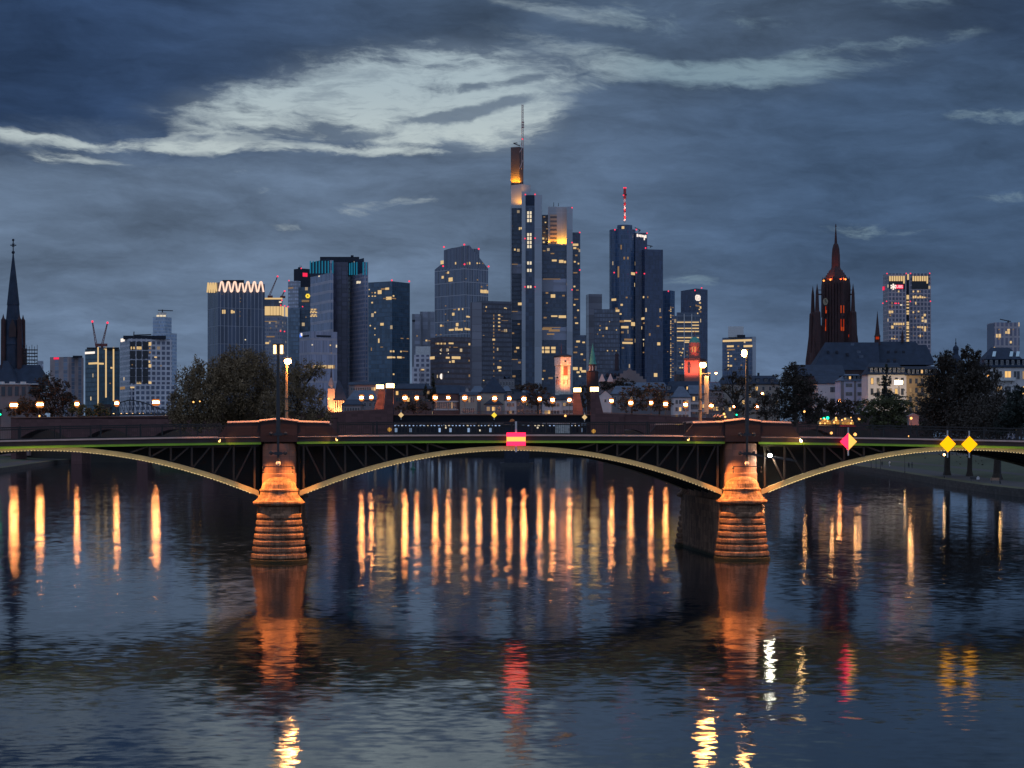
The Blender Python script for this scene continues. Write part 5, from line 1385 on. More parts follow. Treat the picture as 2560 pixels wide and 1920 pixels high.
# approach walls with low arches
def arches(x0, x1, top0, top1, n, spring=1105, crown=1073):
    mb = MB()
    seg = (x1 - x0) / n
    for k in range(n):
        a0 = x0 + k * seg; N = 14
        pier = seg * .08
        for i in range(N):
            f0, f1 = i / N, (i + 1) / N
            xa, xb = a0 + pier + (seg - 2 * pier) * f0, a0 + pier + (seg - 2 * pier) * f1
            ya = spring - (spring - crown) * math.sin(math.pi * f0) ** .8 if 0 < f0 < 1 else spring
            yb = spring - (spring - crown) * math.sin(math.pi * f1) ** .8 if 0 < f1 < 1 else spring
            def top(x): return top0 + (top1 - top0) * (x - x0) / (x1 - x0)
            for yy, s_ in ((YA, 1),):
                q = [P(xa, ya, YA), P(xb, yb, YA), P(xb, top(xb), YA), P(xa, top(xa), YA)]
                mb.face(q, [(v.x, v.z) for v in q])
                q2 = [Vector((v.x, YA + AW, v.z)) for v in q][::-1]; mb.face(q2)
                mb.face([q[1], q[0], q2[3], q2[2]])
                mb.face([q[3], q[2], q2[1], q2[0]])
        for xa, xb in ((a0, a0 + pier), (a0 + seg - pier, a0 + seg)):
            mb.prism([(X(xa, YA), YA), (X(xb, YA), YA), (X(xb, YA), YA + AW), (X(xa, YA), YA + AW)], -1, Z(top0 + (top1 - top0) * (xa - x0) / (x1 - x0), YA))
    return mb
b.mesh('approach_arches', arches(27, 848, 1046, 1030, 5), M['bridge_red'])
b.mesh('approach_arches', arches(1496, 2110, 1033, 1058, 4), M['bridge_red'])
wallpoly([(846, 1097), (983.5, 1097), (983.5, 1020), (930, 1026), (846, 1030)], YA - 1.2, 3.0, M['bridge_red'], 'pylon_plinth')
wallpoly([(1476, 1097), (1560, 1097), (1560, 1036), (1500, 1033), (1476, 1024)], YA - 1.2, 3.0, M['bridge_red'], 'pylon_plinth')
M['span_dark'] = pm('span_paint', (.013, .014, .020), .8, 0, .2, .2, 0, .2)
M['pylon_lit'] = fac('lamplit_sandstone', (.26, .10, .075), (.16, .062, .046), 2.4, 1.2, .03, .05, 0, seed=71, vary=.2, gr=.9, wr=.9)  # brighter copy of the bridge sandstone, lamplight put into its colour
M['light_box'] = em('light_box_glow', (1, .58, .20), 8.5)
def pylon(pts, y0, box):
    o = wallpoly(pts, y0, 2.6, M['pylon_lit'] if y0 > YA else M['bridge_red'], 'pylon')
    (x0, x1, t, bt) = box
    mb = MB(); mb.box(P((x0 + x1) / 2, (t + bt) / 2, y0 + 1.3), ((x1 - x0) / FP * YA, 2.8, (bt - t) / FP * YA)); k = mb.build('light_box', M['light_box'], o)
    k.location = -b.loc
    return o
pylon([(928, 1027), (954, 1027), (957.5, 971.5), (942, 971.5)], YA + AW - 4, (941, 959, 962, 971.5))
pylon([(953, 1060), (983.5, 1060), (983.5, 969.5), (967.8, 969.5)], YA - 1.3, (966, 985, 959, 969.5))
pylon([(1435, 1042), (1463, 1042), (1462, 1036), (1452, 979.5), (1435, 979.5)], YA + AW - 4, (1434, 1452.5, 970, 979.5))
pylon([(1477, 1060), (1508, 1060), (1508, 1033), (1494.5, 978.5), (1477, 978.5)], YA - 1.3, (1476, 1496, 968, 978.5))
mb = MB(); mb.box(((X(984, YA) + X(1477, YA)) / 2, YA + AW / 2, (Z(1038, YA) + Z(1055, YA)) / 2), (X(1477, YA) - X(984, YA), AW, Z(1038, YA) - Z(1055, YA))); b.mesh('main_span', mb, M['span_dark'])
mb = MB(); mb.box((X(1230, YA), YA - .1, Z(1037, YA)), (X(1477, YA) - X(984, YA), .8, .35)); b.mesh('span_cornice', mb, M['sandstone'])
mb = MB()
for y in (1028, 1036): mb.bar(P(984, y, YA), P(1477, y, YA), .07)
for i in range(124):
    x = 984 + i * 4; mb.bar(P(x, 1037, YA), P(x, 1028, YA), .05, None, 3, 0, False, False)
b.mesh('railing', mb, M['brown_steel'])
mb = MB(); mb.box(((X(27, YA) + X(848, YA)) / 2, YA + AW / 2, Z(1046, YA) + .05), (X(848, YA) - X(27, YA), AW, .3)); b.mesh('approach_deck', mb, M['dark_stone'])
for x0, x1, y0, y1 in ((27, 440, 1045.5, 1041), (860, 945, 1029.5, 1026), (1508, 1715, 1033, 1041)):
    mb = MB(); mb.ext([(X(x0, YA), Z(y0, YA)), (X(x1, YA), Z(y1, YA)), (X(x1, YA), Z(y1, YA) + .35), (X(x0, YA), Z(y0, YA) + .35)], (1, 0, 0), (0, 0, 1), (0, 1, 0), (0, YA - .3, 0), .8); b.mesh('coping', mb, M['sandstone'])

# diamond signs on the old bridge
M['sign_yellow'] = em('yellow_panel_lit', (1, .40, .003), 1.7, False); M['sign_red'] = em('red_panel_lit', (1, .016, .062), 3.2, False)
M['sign_white'] = em('pale_yellow_panel_lit', (1, .48, .10), 1.5, False)
def diamond(label, px, py, Y, hw, mat, cat='sign', group=None, rz=0.0, half=None):
    t = thing('diamond_sign', label, cat, P(px, py, Y), rz, group)
    s_ = hw / FP * Y
    if half:
        mb = MB(); mb.ext([(0, -s_), (0, s_), (-s_, 0)], (1, 0, 0), (0, 0, 1), (0, 1, 0), (0, 0, 0), .06); mb.build('panel_half', M[half], t)
        mb = MB(); mb.ext([(0, -s_), (s_, 0), (0, s_)], (1, 0, 0), (0, 0, 1), (0, 1, 0), (0, 0, 0), .06); mb.build('panel_half', M[mat], t)
    else:
        mb = MB(); mb.ext([(0, -s_), (s_, 0), (0, s_), (-s_, 0)], (1, 0, 0), (0, 0, 1), (0, 1, 0), (0, 0, 0), .06); mb.build('panel', M[mat], t)
    mb = MB(); mb.box((0, .12, 0), (.10 if Y < 300 else .3, .1, s_ * 3.3)); mb.box((0, .3, s_ * .9), (.08, .4, .08)); mb.box((0, .3, -s_ * .9), (.08, .4, .08)); mb.build('bracket', M['white_metal'], t)
    return t
GD = 'lit diamond signs on the old bridge'
diamond('pale lit diamond sign beside the left pylons of the old bridge', 1002.5, 1037.5, YA - 2, 7, 'win', group=GD)
diamond('bright yellow diamond sign at the middle of the old bridge', 1235.5, 1037.8, YA - 2, 7.2, 'yellow_sign', group=GD)
diamond('pale lit diamond sign beside the right pylons of the old bridge', 1461.5, 1043, YA - 2, 6.8, 'win', group=GD)

# street lamps on the old bridge
M['lamp_globe'] = em('sodium_globe', (1, .34, .10), 120)
M['lamp_globe_a'] = em('sodium_globe_bright', (1, .32, .09), 175); M['lamp_globe_b'] = em('sodium_globe_soft', (1, .37, .12), 80)
M['lamp_globe_far'] = em('sodium_globe_far', (1, .35, .105), 118)
M['lamp_pole'] = pm('lamp_pole_paint', (.14, .10, .08), .5, .2)
M['halo'] = em('lamp_halo_glow', (1, .30, .07), .62, False)  # glowing cones added above and below each globe to imitate its orange halo
def mk_lamp(r, h, glob):
    mb = MB(); mb.bar((0, 0, -h), (0, 0, -r * 1.7), .11, .07, 6); mb.box((0, 0, -h + .3), (.5, .5, .6)); pole = mb.build('pole', M['lamp_pole'])
    mb = MB(); mb.lathe([(r * .55, -r * .62), (r * .95, -r * .5), (r, 0), (r * .95, r * .5), (r * .55, r * .62)], (0, 0), 10); mb.ball((0, 0, 0), r * .8, 8); gl = mb.build('lamp_globe', M[glob])
    mb = MB(); mb.lathe([(0, -r * 2.1), (r * .9, -r * 1.8), (r * 1.75, -r * .66), (r * .5, -r * .64)], (0, 0), 10); sh = mb.build('lower_halo', M['halo'])
    mb = MB(); mb.lathe([(r * .5, r * .64), (r * 1.75, r * .68), (r * 1.0, r * 1.6), (0, r * 1.9)], (0, 0), 10); sh2 = mb.build('upper_halo', M['halo'])
    mb = MB(); mb.lathe([(r * .55, r * 1.62), (r * .3, r * 1.95), (0, r * 2.0)], (0, 0), 8); cap = mb.build('cap', M['dark_metal'])
    return (pole, gl, sh, sh2, cap)
_protos = {}
def lamp(label, px, py, Y, h=6.0, r=.55, glob='lamp_globe', group='street lamps on the old bridge', name='street_lamp', light=None):
    k = (round(h, 1), r, glob)
    t = thing(name, label, 'street lamp', P(px, py, Y), 0, group)
    if k not in _protos:
        _protos[k] = mk_lamp(r, h, glob)
        for o in _protos[k]: o.parent = t
    else:
        for o in _protos[k]:
            c = o.copy(); link(c, t)
    return t
bl = [(904, 994, 0), (928, 993, 1), (1012.4, 994.5, 0), (1042, 994.5, 1), (1088, 994, 0), (1120.6, 994, 1), (1162, 994.5, 0), (1197.7, 995, 1), (1236.6, 996, 0), (1273, 996, 1), (1309.6, 997.6, 0), (1349, 997.6, 1), (1381.5, 1000, 0), (1423.5, 1000, 1),
      (1528.6, 1002, 1), (1577, 1007, 0), (1627.6, 1007, 1), (1664, 1010, 0), (1714, 1011.4, 0), (1766, 1012, 1), (1777.7, 1014, 0), (1837, 1016, 1), (1892, 1016, 1)]
ordn = ['first', 'second', 'third', 'fourth', 'fifth', 'sixth', 'seventh', 'eighth', 'ninth', 'tenth', 'eleventh', 'twelfth']
n0 = n1 = 0
for i, (x, y, far) in enumerate(bl):
    if i < 2: lb = 'lit street lamp left of the left pylons, the %s one from the pylons' % ('nearer', 'closer')[0] if i == 1 else 'lit street lamp left of the left pylons, farther from them'
    elif i < 14: lb = 'lit street lamp between the pylon pairs, %s from the left pylons' % ordn[i - 2]
    else: lb = 'lit street lamp right of the right pylons, %s from the pylons' % ordn[i - 14]
    if i == 1: lb = 'lit street lamp just left of the left pylons'
    lamp(lb, x, y, YA + (AW - 1 if far else 1.0), 6.2, .74 if not far else .64, ('lamp_globe', 'lamp_globe_a', 'lamp_globe', 'lamp_globe_b')[i // 2 % 4] if not far else 'lamp_globe_far')
ll = [(30, 1012.7, 'lit street lamp nearest the left edge on the old bridge'), (39, 1012.7, 'lit street lamp close beside the leftmost lamp of the old bridge'), (96, 1011, 'left globe of a close pair in front of the church'), (103.5, 1011, 'right globe of a close pair in front of the church'),
      (192.4, 1009.7, 'lit street lamp below the dark glass office with light strips'), (292, 1008, 'lit street lamp below the pale gridded office'), (386, 1005.6, 'left globe of a close pair beside the big willow'), (393.5, 1005.6, 'right globe of a close pair beside the big willow')]
for x, y, lb in ll: lamp(lb, x, y, YA + 1, 6.0, .72)
lamp('lit lamp high among bare trees right of the near orange lamp post', 1843, 982, 850, 8, .45, 'lamp_globe_far', 'street lamps on the right bank')
lamp('lit lamp in front of the long cream house', 1905.5, 984, 850, 8, .45, 'lamp_globe_far', 'street lamps on the right bank')
lamp('lit lamp above the low hall right of the red lit church', 1790, 933, 1000, 12, .5, 'lamp_globe_far', 'street lamps on the right bank')
lamp('lit lamp beside the lilac house', 2098.5, 1003, 760, 8, .5, 'lamp_globe_far', 'street lamps on the right bank')
M['lamp_square'] = em('square_lamp_glow', (1, .78, .45), 12)
t = thing('street_lamp', 'twin headed street lamp glaring in front of the white house by the conifer', 'street lamp', P(2246, 956, 742), 0, 'street lamps on the right bank')
mb = MB(); mb.box((-.5, 0, 0), (1.65, 1.0, 1.65)); mb.build('lamp_head', M['lamp_square'], t)
mb = MB(); mb.box((1.17, .3, .05), (1.0, 1.0, 1.35)); mb.build('lamp_head', M['lamp_square'], t)
mb = MB(); mb.bar((.37, .7, -13), (.37, .7, .2), .14); mb.build('pole', M['lamp_pole'], t)
ld = bpy.data.lights.new('lamp_light', 'POINT'); ld.energy = 5200; ld.color = (1, .70, .38); ld.shadow_soft_size = .5
o = bpy.data.objects.new('lamp_light', ld); link(o, t); o.location = (.3, 3.5, -.4)

# ------------------------------------------------------------------ water, banks, ground
def struct(name, mb, mats):
    o = mb.build(name, mats); o['kind'] = 'structure'; return o
wm, t, bs = newmat('river_water')
g = t.add('ShaderNodeTexCoord').outputs['Object']
gx, gy, gz = t.sep(g)
def wv(sx, sy, sc, det, seed):
    n = t.add('ShaderNodeTexNoise'); t.put(n.inputs['Vector'], t.comb(t.m('MULTIPLY', gx, sx), t.m('MULTIPLY', gy, sy), seed))
    n.inputs['Scale'].default_value = sc; n.inputs['Detail'].default_value = det; n.inputs['Roughness'].default_value = .55
    v = t.add('ShaderNodeVectorMath', operation='SUBTRACT'); t.put(v.inputs[0], n.outputs['Color']); v.inputs[1].default_value = (.5, .5, .5)
    return v.outputs[0]
def vscale(v, s_):
    n = t.add('ShaderNodeVectorMath', operation='MULTIPLY'); t.put(n.inputs[0], v); n.inputs[1].default_value = s_ if isinstance(s_, tuple) else (s_,) * 3
    return n.outputs[0]
def vadd(a_, b_):
    n = t.add('ShaderNodeVectorMath', operation='ADD'); t.put(n.inputs[0], a_); t.put(n.inputs[1], b_); return n.outputs[0]
fine = wv(1.2, 1.7, 1.0, 3, 1.0)
mid_ = wv(.50, .24, 1.0, 4, 5.0)
slow = wv(.03, .05, 1.0, 2, 9.0)
patch = t.ramp(t.noise(t.comb(t.m('MULTIPLY', gx, .012), t.m('MULTIPLY', gy, .02), 0.0), 1.0, 3, .55), .35, .65, .55, 1.25)
sum_ = vadd(vadd(vscale(fine, (.13, .064, 0)), vscale(mid_, (.024, .034, 0))), vscale(slow, (.005, .010, 0)))
pv = t.add('ShaderNodeVectorMath', operation='SCALE'); t.put(pv.inputs[0], sum_); t.put(pv.inputs['Scale'], patch)
nn = t.add('ShaderNodeVectorMath', operation='NORMALIZE'); t.put(nn.inputs[0], vadd(pv.outputs[0], t.comb(0.0, 0.0, 1.0)))
# mirror-like surface (Beckmann micro-ripples) over dark water
gl = t.add('ShaderNodeBsdfGlossy', distribution='BECKMANN')
t.put(gl.inputs['Color'], (.97, .98, 1, 1)); t.put(gl.inputs['Roughness'], .088); t.put(gl.inputs['Normal'], nn.outputs[0])
df = t.add('ShaderNodeBsdfDiffuse'); t.put(df.inputs['Color'], (.006, .010, .015, 1))
fr_ = t.add('ShaderNodeFresnel'); t.put(fr_.inputs['IOR'], 1.33); t.put(fr_.inputs['Normal'], nn.outputs[0])
mx = t.add('ShaderNodeMixShader'); t.put(mx.inputs[0], fr_.outputs[0]); t.put(mx.inputs[1], df.outputs[0]); t.put(mx.inputs[2], gl.outputs[0])
t.n.remove(bs)
for nd_ in t.n:
    if nd_.type == 'OUTPUT_MATERIAL': t.put(nd_.inputs['Surface'], mx.outputs[0])
mb = MB(); mb.face([(-700, -150, 0), (700, -150, 0), (700, 2400, 0), (-700, 2400, 0)])
struct('river_water', mb, wm)
M['ground'] = pm('ground_earth', (.05, .05, .045), .95, 0, .3, .05)
M['lawn'] = pm('lawn_grass', (.040, .052, .022), .95, 0, .4, .25, .05)
M['verge'] = pm('verge_grass', (.075, .072, .030), .95, 0, .4, .3, .05)
M['path'] = pm('path_asphalt', (.045, .041, .040), .9, 0, .15, .4)
M['quay'] = fac('quay_stone', (.03, .027, .024), (.026, .024, .022), 1.6, .5, .05, .1, 0, seed=80, vary=.35, gr=.95, wr=.95)
mb = MB(); mb.face([(-9000, -300, -1.2), (9000, -300, -1.2), (9000, 20000, -1.2), (-9000, 20000, -1.2)]); struct('ground', mb, M['ground'])
redge = [(84, -100), (86, 150), (89.3, 337), (89.7, 366), (95, 432), (108, 567), (117.5, 700), (124, 900), (128, 1180)]
ledge = [(-118, -100), (-128, 160), (-138, 400), (-150, 540), (-154, 582), (-184, 772), (-200, 900), (-215, 1180)]
def strip(name, edge, sg, d0, z0, d1, z1, mat, dz=0.0):
    mb = MB()
    for (x0, y0), (x1, y1) in zip(edge, edge[1:]):
        q = [(x0 + sg * d0, y0, z0), (x1 + sg * d0, y1, z0), (x1 + sg * d1, y1, z1), (x0 + sg * d1, y0, z1)]
        if sg > 0: q = q[::-1]
        mb.face(q, [(v[1], v[2]) for v in q])
    return struct(name, mb, mat)
for edge, sg, sfx in ((redge, 1, ''), (ledge, -1, '')):
    strip('quay_wall', edge, sg, 0, -1, .05, 1.5, M['quay'])
    strip('grass_verge', edge, sg, .05, 1.5, 2.4, 1.6, M['verge'])
    strip('riverside_path', edge, sg, 2.4, 1.6, 9.5, 1.75, M['path'])
    strip('lawn', edge, sg, 9.5, 1.75, 18, 2.2, M['lawn'])
    strip('upper_path', edge, sg, 18, 2.2, 21, 2.35, M['path'])
    strip('lawn', edge, sg, 21, 2.35, 46, 4.2, M['lawn'])
    strip('embankment_road', edge, sg, 46, 4.2, 62, 4.3, M['ground'])
    strip('city_ground', edge, sg, 62, 4.3, 900, 5.0, M['ground'])
mb = MB(); mb.face([(-6000, 1180, 4.4), (6000, 1180, 4.4), (6000, 16000, 6), (-6000, 16000, 6)]); mb.face([(-6000, 1180, -1), (6000, 1180, -1), (6000, 1180, 4.4), (-6000, 1180, 4.4)]); struct('city_ground', mb, M['ground'])
mb = MB()  # blocks added behind the approach arches so the openings stay dark
mb.prism([(X(-60, 840), 840), (X(846, 840), 840), (X(846, 900), 900), (X(-60, 900), 900)], -1, 15.5); struct('arch_backing', mb, M['ground'])
mb = MB(); mb.prism([(X(1500, 840), 840), (X(2200, 840), 840), (X(2200, 900), 900), (X(1500, 900), 900)], -1, 14.0); struct('arch_backing', mb, M['ground'])
# river island carrying the willows
mb = MB()
isl = [(X(400, 640), 640), (X(560, 600), 600), (X(760, 610), 610), (X(880, 660), 660), (X(880, 776), 776), (X(380, 776), 776)]
mb.prism(isl, -.5, 1.4); struct('river_island', mb, M['lawn'])

# ------------------------------------------------------------------ things under and behind the old bridge
b = Bld('lit_riverside_hall', 'low riverside hall with bluish lit windows seen under the old bridge', 'building', 1200, 1170)
B = b.box('body', 984, 1480, 1059, 1170, mat=F_['windows_blue'], depth=12, bot=1102)
rg = random.Random(8)
for i in range(52):
    x = 988 + i * 9.0 + rg.uniform(-1, 1)
    if 1250 < x < 1320: continue
    B.lit(x, 1064, rg.uniform(2.5, 5), 2.2, rg.choice(('bwin', 'bwin', 'win3')))
for x, y in ((1005, 1063), (1115, 1069), (1200, 1076), (1346, 1062), (1344, 1069)):
    B.lit(x, y, 4, 4.5, 'win3', 'lamp_glow')
t = thing('houseboat', 'dark moored houseboat with a low gabled roof behind the red sign', 'boat', P(1290, 1100, 700) * 1, 0)
t.location = (X(1292, 700), 700, 0)
mb = MB(); mb.ext([(-5.5, 0), (5.5, 0), (6.2, 1.6), (-6.2, 1.6)], (1, 0, 0), (0, 0, 1), (0, 1, 0), (0, 0, 0), 4); mb.build('hull', M['dark_metal'], t)
mb = MB(); mb.box((0, 2, 8.0), (9, 3.2, 13)); mb.build('cabin', M['roof_dark'], t)
mb = MB(); z = Z(1058.5, 700); mb.ext([(-5.2, z - .3), (5.2, z - .3), (5.2, z), (0, Z(1051.5, 700)), (-5.2, z)], (1, 0, 0), (0, 0, 1), (0, 1, 0), (0, -.3, 0), 4.4); mb.build('roof', M['roof_dark'], t)
t = thing('parasol', 'small orange parasol above the houseboat roof', 'parasol', P(1280.5, 1052, 701), 0)
mb = MB(); mb.lathe([(1.05, -.5), (.75, .25), (.5, .55), (0, .7)], (0, 0), 8); mb.build('canopy', pm('orange_canvas', (.55, .16, .04), .8), t)
mb = MB(); mb.bar((0, 0, -1.4), (0, 0, .5), .05); mb.build('pole', M['white_metal'], t)
t = thing('channel_buoy', 'green cone shaped channel buoy floating under the main arch', 'buoy', (X(1033, 650), 650, 0), 0)
mb = MB(); mb.lathe([(0, -.2), (.95, -.2), (1.0, .35), (.7, .45), (.28, 1.0), (.22, 2.0), (0, 2.05)], (0, 0), 12); mb.build('float', pm('buoy_green', (.01, .10, .07), .5), t)
mb = MB(); mb.lathe([(.4, 2.0), (.05, 2.8), (0, 2.85)], (0, 0), 10); mb.build('top_mark', pm('buoy_mark', (.01, .12, .08), .5), t)
# yellow graffiti wall seen through the railing
t = thing('graffiti_wall', 'yellow lit wall with dark graffiti strokes behind the bridge railing', 'wall', P(1690, 1087, 420), 0)
mb = MB(); mb.ext([(X(x, 420) - t.location.x, Z(y, 420) - t.location.z) for x, y in ((1630, 1089), (1790, 1089), (1790, 1060), (1650, 1060))], (1, 0, 0), (0, 0, 1), (0, 1, 0), (0, 0, 0), 1.2); mb.build('panel', M['ochre'], t)
mb = MB()
for sq in (((1658, 1082), (1664, 1071), (1668, 1080), (1674, 1066)), ((1680, 1084), (1684, 1068), (1694, 1070), (1686, 1080)), ((1698, 1070), (1706, 1074), (1702, 1082), (1712, 1078)), ((1716, 1066), (1722, 1080), (1730, 1070))):
    for p_, q_ in zip(sq, sq[1:]): mb.bar(P(*p_, 419.9) - t.location, P(*q_, 419.9) - t.location, .11)
mb.build('graffiti', M['dark_metal'], t)
ld = bpy.data.lights.new('wall_lamp', 'SPOT'); ld.energy = 2600; ld.color = (1, .75, .25); ld.shadow_soft_size = .2; ld.spot_size = R(150); ld.spot_blend = .5
o = bpy.data.objects.new('wall_lamp', ld); link(o, t); o.location = (2, -5, -1.5); o.rotation_euler = (R(115), 0, 0)

# iron footbridge far left with string of lights
M['foot_globe'] = em('foot_globe', (1, .6, .25), 3.0, False)
t = thing('iron_footbridge', 'far iron truss footbridge with a string of small lights, left', 'bridge', (X(355, 1050), 1050, 0), 0)
mb = MB(); Yf = 1050
def fp(x, y): return P(x, y, Yf) - t.location
mb.bar(fp(262, 1037), fp(452, 1035), .5)
pts = [(262, 1036), (280, 1018), (300, 1006), (325, 1000), (350, 1004), (375, 1012), (400, 1022), (452, 1033)]
for a_, c_ in zip(pts, pts[1:]): mb.bar(fp(*a_), fp(*c_), .3)
for i in range(16):
    x = 268 + i * 11
    y = None
    for a_, c_ in zip(pts, pts[1:]):
        if a_[0] <= x <= c_[0]: y = a_[1] + (c_[1] - a_[1]) * (x - a_[0]) / (c_[0] - a_[0])
    if y: mb.bar(fp(x, y), fp(x, 1036), .12); mb.bar(fp(x, y), fp(x + 11, 1036), .12)
mb.build('truss', M['dark_metal'], t)
mb = MB(); mb.box(fp(262, 1066) , (6, 5, 24)); mb.build('pier', M['dark_stone'], t)
for i, x in enumerate((284, 303, 317, 349, 358, 378, 405, 414, 422, 434, 447, 272, 332)):
    mb = MB(); mb.ball(fp(x, 1035.5), .55, 6); mb.build('lamp_globe', M['win3'] if i % 3 == 9 else M['foot_globe'], t)
# ================================================================== the near arch bridge
BA = R(5.06)
BO = Vector((X(697.5, 162), 162.0, 0))
bu, bv = Vector((math.cos(BA), math.sin(BA), 0)), Vector((-math.sin(BA), math.cos(BA), 0))
SP = 39.445         # pier spacing
BW = 20.0           # width of the bridge
def BU(px, py, v=0.0):
    """photo pixel -> (along-bridge u, height z) on the plane at depth v of the bridge"""
    t = (px - 1280) / FP
    o = BO + bv * v
    u = (t * o.y - o.x) / (bu.x - t * bu.y)
    Y = o.y + u * bu.y
    return u, CZ - (py - HY) / FP * Y
def BP(px, py, v=0.0):
    u, z = BU(px, py, v); p = BO + bu * u + bv * v
    return Vector((p.x, p.y, z))
def zd(u):
    return max(9.3, 10.62 - .00027 * (u - 20) ** 2)
br = thing('arch_bridge', 'near steel arch bridge on stone piers with lit arches', 'bridge', BO, BA)
def stone_mat():
    m_, t, b = newmat('pier_sandstone')
    u, v, _ = t.sep(t.add('ShaderNodeUVMap').outputs[0])
    g_ = t.add('ShaderNodeTexCoord').outputs['Object']
    gx_, gy_, gz_ = t.sep(g_)
    row = t.m('FLOOR', t.m('DIVIDE', v, .557))
    uu = t.m('ADD', t.m('DIVIDE', u, 1.15), t.m('MULTIPLY', t.white(row, '1D'), 5.0))
    joint = t.m('LESS_THAN', t.m('FRACT', uu), .035)
    blk = t.ramp(t.white(t.comb(t.m('FLOOR', uu), row, 0.0)), 0, 1, .68, 1.28)
    big = t.ramp(t.noise(g_, .9, 6, .68), .28, .72, .55, 1.35)
    fine = t.ramp(t.noise(g_, 7.0, 6, .7), .3, .7, .75, 1.25)
    drip = t.sm(t.noise(t.comb(t.m('MULTIPLY', gx_, 3.0), t.m('MULTIPLY', gy_, 3.0), t.m('MULTIPLY', gz_, .25)), 1.0, 5, .65), .60, .42)
    k = t.m('MULTIPLY', t.m('MULTIPLY', blk, big), t.m('MULTIPLY', fine, t.ramp(drip, 0, 1, .55, 1.0)))
    k = t.m('MULTIPLY', k, t.ramp(joint, 0, 1, 1.0, .35))
    c = t.mul((.36, .195, .115, 1), t.comb(k, k, k))
    wet = t.sm(t.m('ADD', gz_, t.m('MULTIPLY', t.noise(g_, 2.2, 4, .6), .5)), .75, .38)
    c = t.mix(wet, c, (.030, .030, .012))
    t.put(b.inputs['Base Color'], c)
    t.put(b.inputs['Roughness'], .9)
    bn = t.add('ShaderNodeBump'); bn.inputs['Distance'].default_value = .08; bn.inputs['Strength'].default_value = .8
    t.put(bn.inputs['Height'], t.m('SUBTRACT', t.noise(g_, 5.0, 6, .7), t.m('MULTIPLY', joint, .5)))
    t.put(b.inputs['Normal'], bn.outputs[0])
    return m_
M['pier_stone'] = stone_mat()
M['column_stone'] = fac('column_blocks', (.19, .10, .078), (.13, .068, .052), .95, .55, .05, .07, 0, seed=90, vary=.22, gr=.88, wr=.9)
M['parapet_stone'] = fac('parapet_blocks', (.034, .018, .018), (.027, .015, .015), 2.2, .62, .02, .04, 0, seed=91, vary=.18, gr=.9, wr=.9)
M['coping'] = pm('coping_stone', (.42, .27, .22), .85, 0, .2, 1.2, .03)
M['fascia'] = pm('fascia_paint', (.060, .040, .038), .7, 0, .25, .5, .02)
M['green_beam'] = pm('green_beam_paint', (.36, .62, .04), .55, 0, .2, .6)
M['arch_paint'] = pm('arch_paint', (.33, .28, .16), .5, 0, .16, .9)
M['brace'] = pm('brace_paint', (.026, .015, .011), .6, .1, .2, .9)
M['rail'] = pm('railing_paint', (.018, .015, .016), .55, .2, .2, 1)
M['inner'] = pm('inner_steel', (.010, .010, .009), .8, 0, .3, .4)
M['led'] = em('led_strip', (1, .70, .27), 3.6)
M['led_dot'] = em('led_dot', (1, .74, .36), .85, False)
M['asphalt'] = pm('bridge_asphalt', (.05, .05, .05), .9)
U0, U1 = -126.0, 128.0
def bchild(name, mb, mats, parent=None): return mb.build(name, mats, parent or br)
def sweep(mb, us, prof_fn, mi=0, cap=True):
    """prof_fn(u) -> list of (v, z)"""
    pr = [[(u, v, z) for v, z in prof_fn(u)] for u in us]
    n = len(pr[0])
    for a, c in zip(pr, pr[1:]):
        for i in range(n):
            j = (i + 1) % n
            mb.face([a[i], c[i], c[j], a[j]], [(a[i][0], a[i][2]), (c[i][0], c[i][2]), (c[j][0], c[j][2]), (a[j][0], a[j][2])], mi)
    if cap:
        mb.face(pr[0][::-1], None, mi); mb.face(pr[-1], None, mi)
us = [U0 + (U1 - U0) * i / 90 for i in range(91)]
mb = MB(); sweep(mb, us, lambda u: [(.5, zd(u) - .42), (BW - .5, zd(u) - .42), (BW - .5, zd(u) - .06), (.5, zd(u) - .06)]); bchild('deck', mb, M['asphalt'])
for v0, v1 in ((0, .5), (BW - .5, BW)):
    mb = MB(); sweep(mb, us, lambda u: [(v0, zd(u) - .46), (v1, zd(u) - .46), (v1, zd(u)), (v0, zd(u))]); bchild('fascia', mb, M['fascia'])
mb = MB(); sweep(mb, us, lambda u: [(-.20, zd(u) - .10), (.6, zd(u) - .10), (.6, zd(u) + .05), (.12, zd(u) + .05), (-.20, zd(u) - .06)]); bchild('edge_coping', mb, M['coping'])  # front edge sloped to catch the lamplight
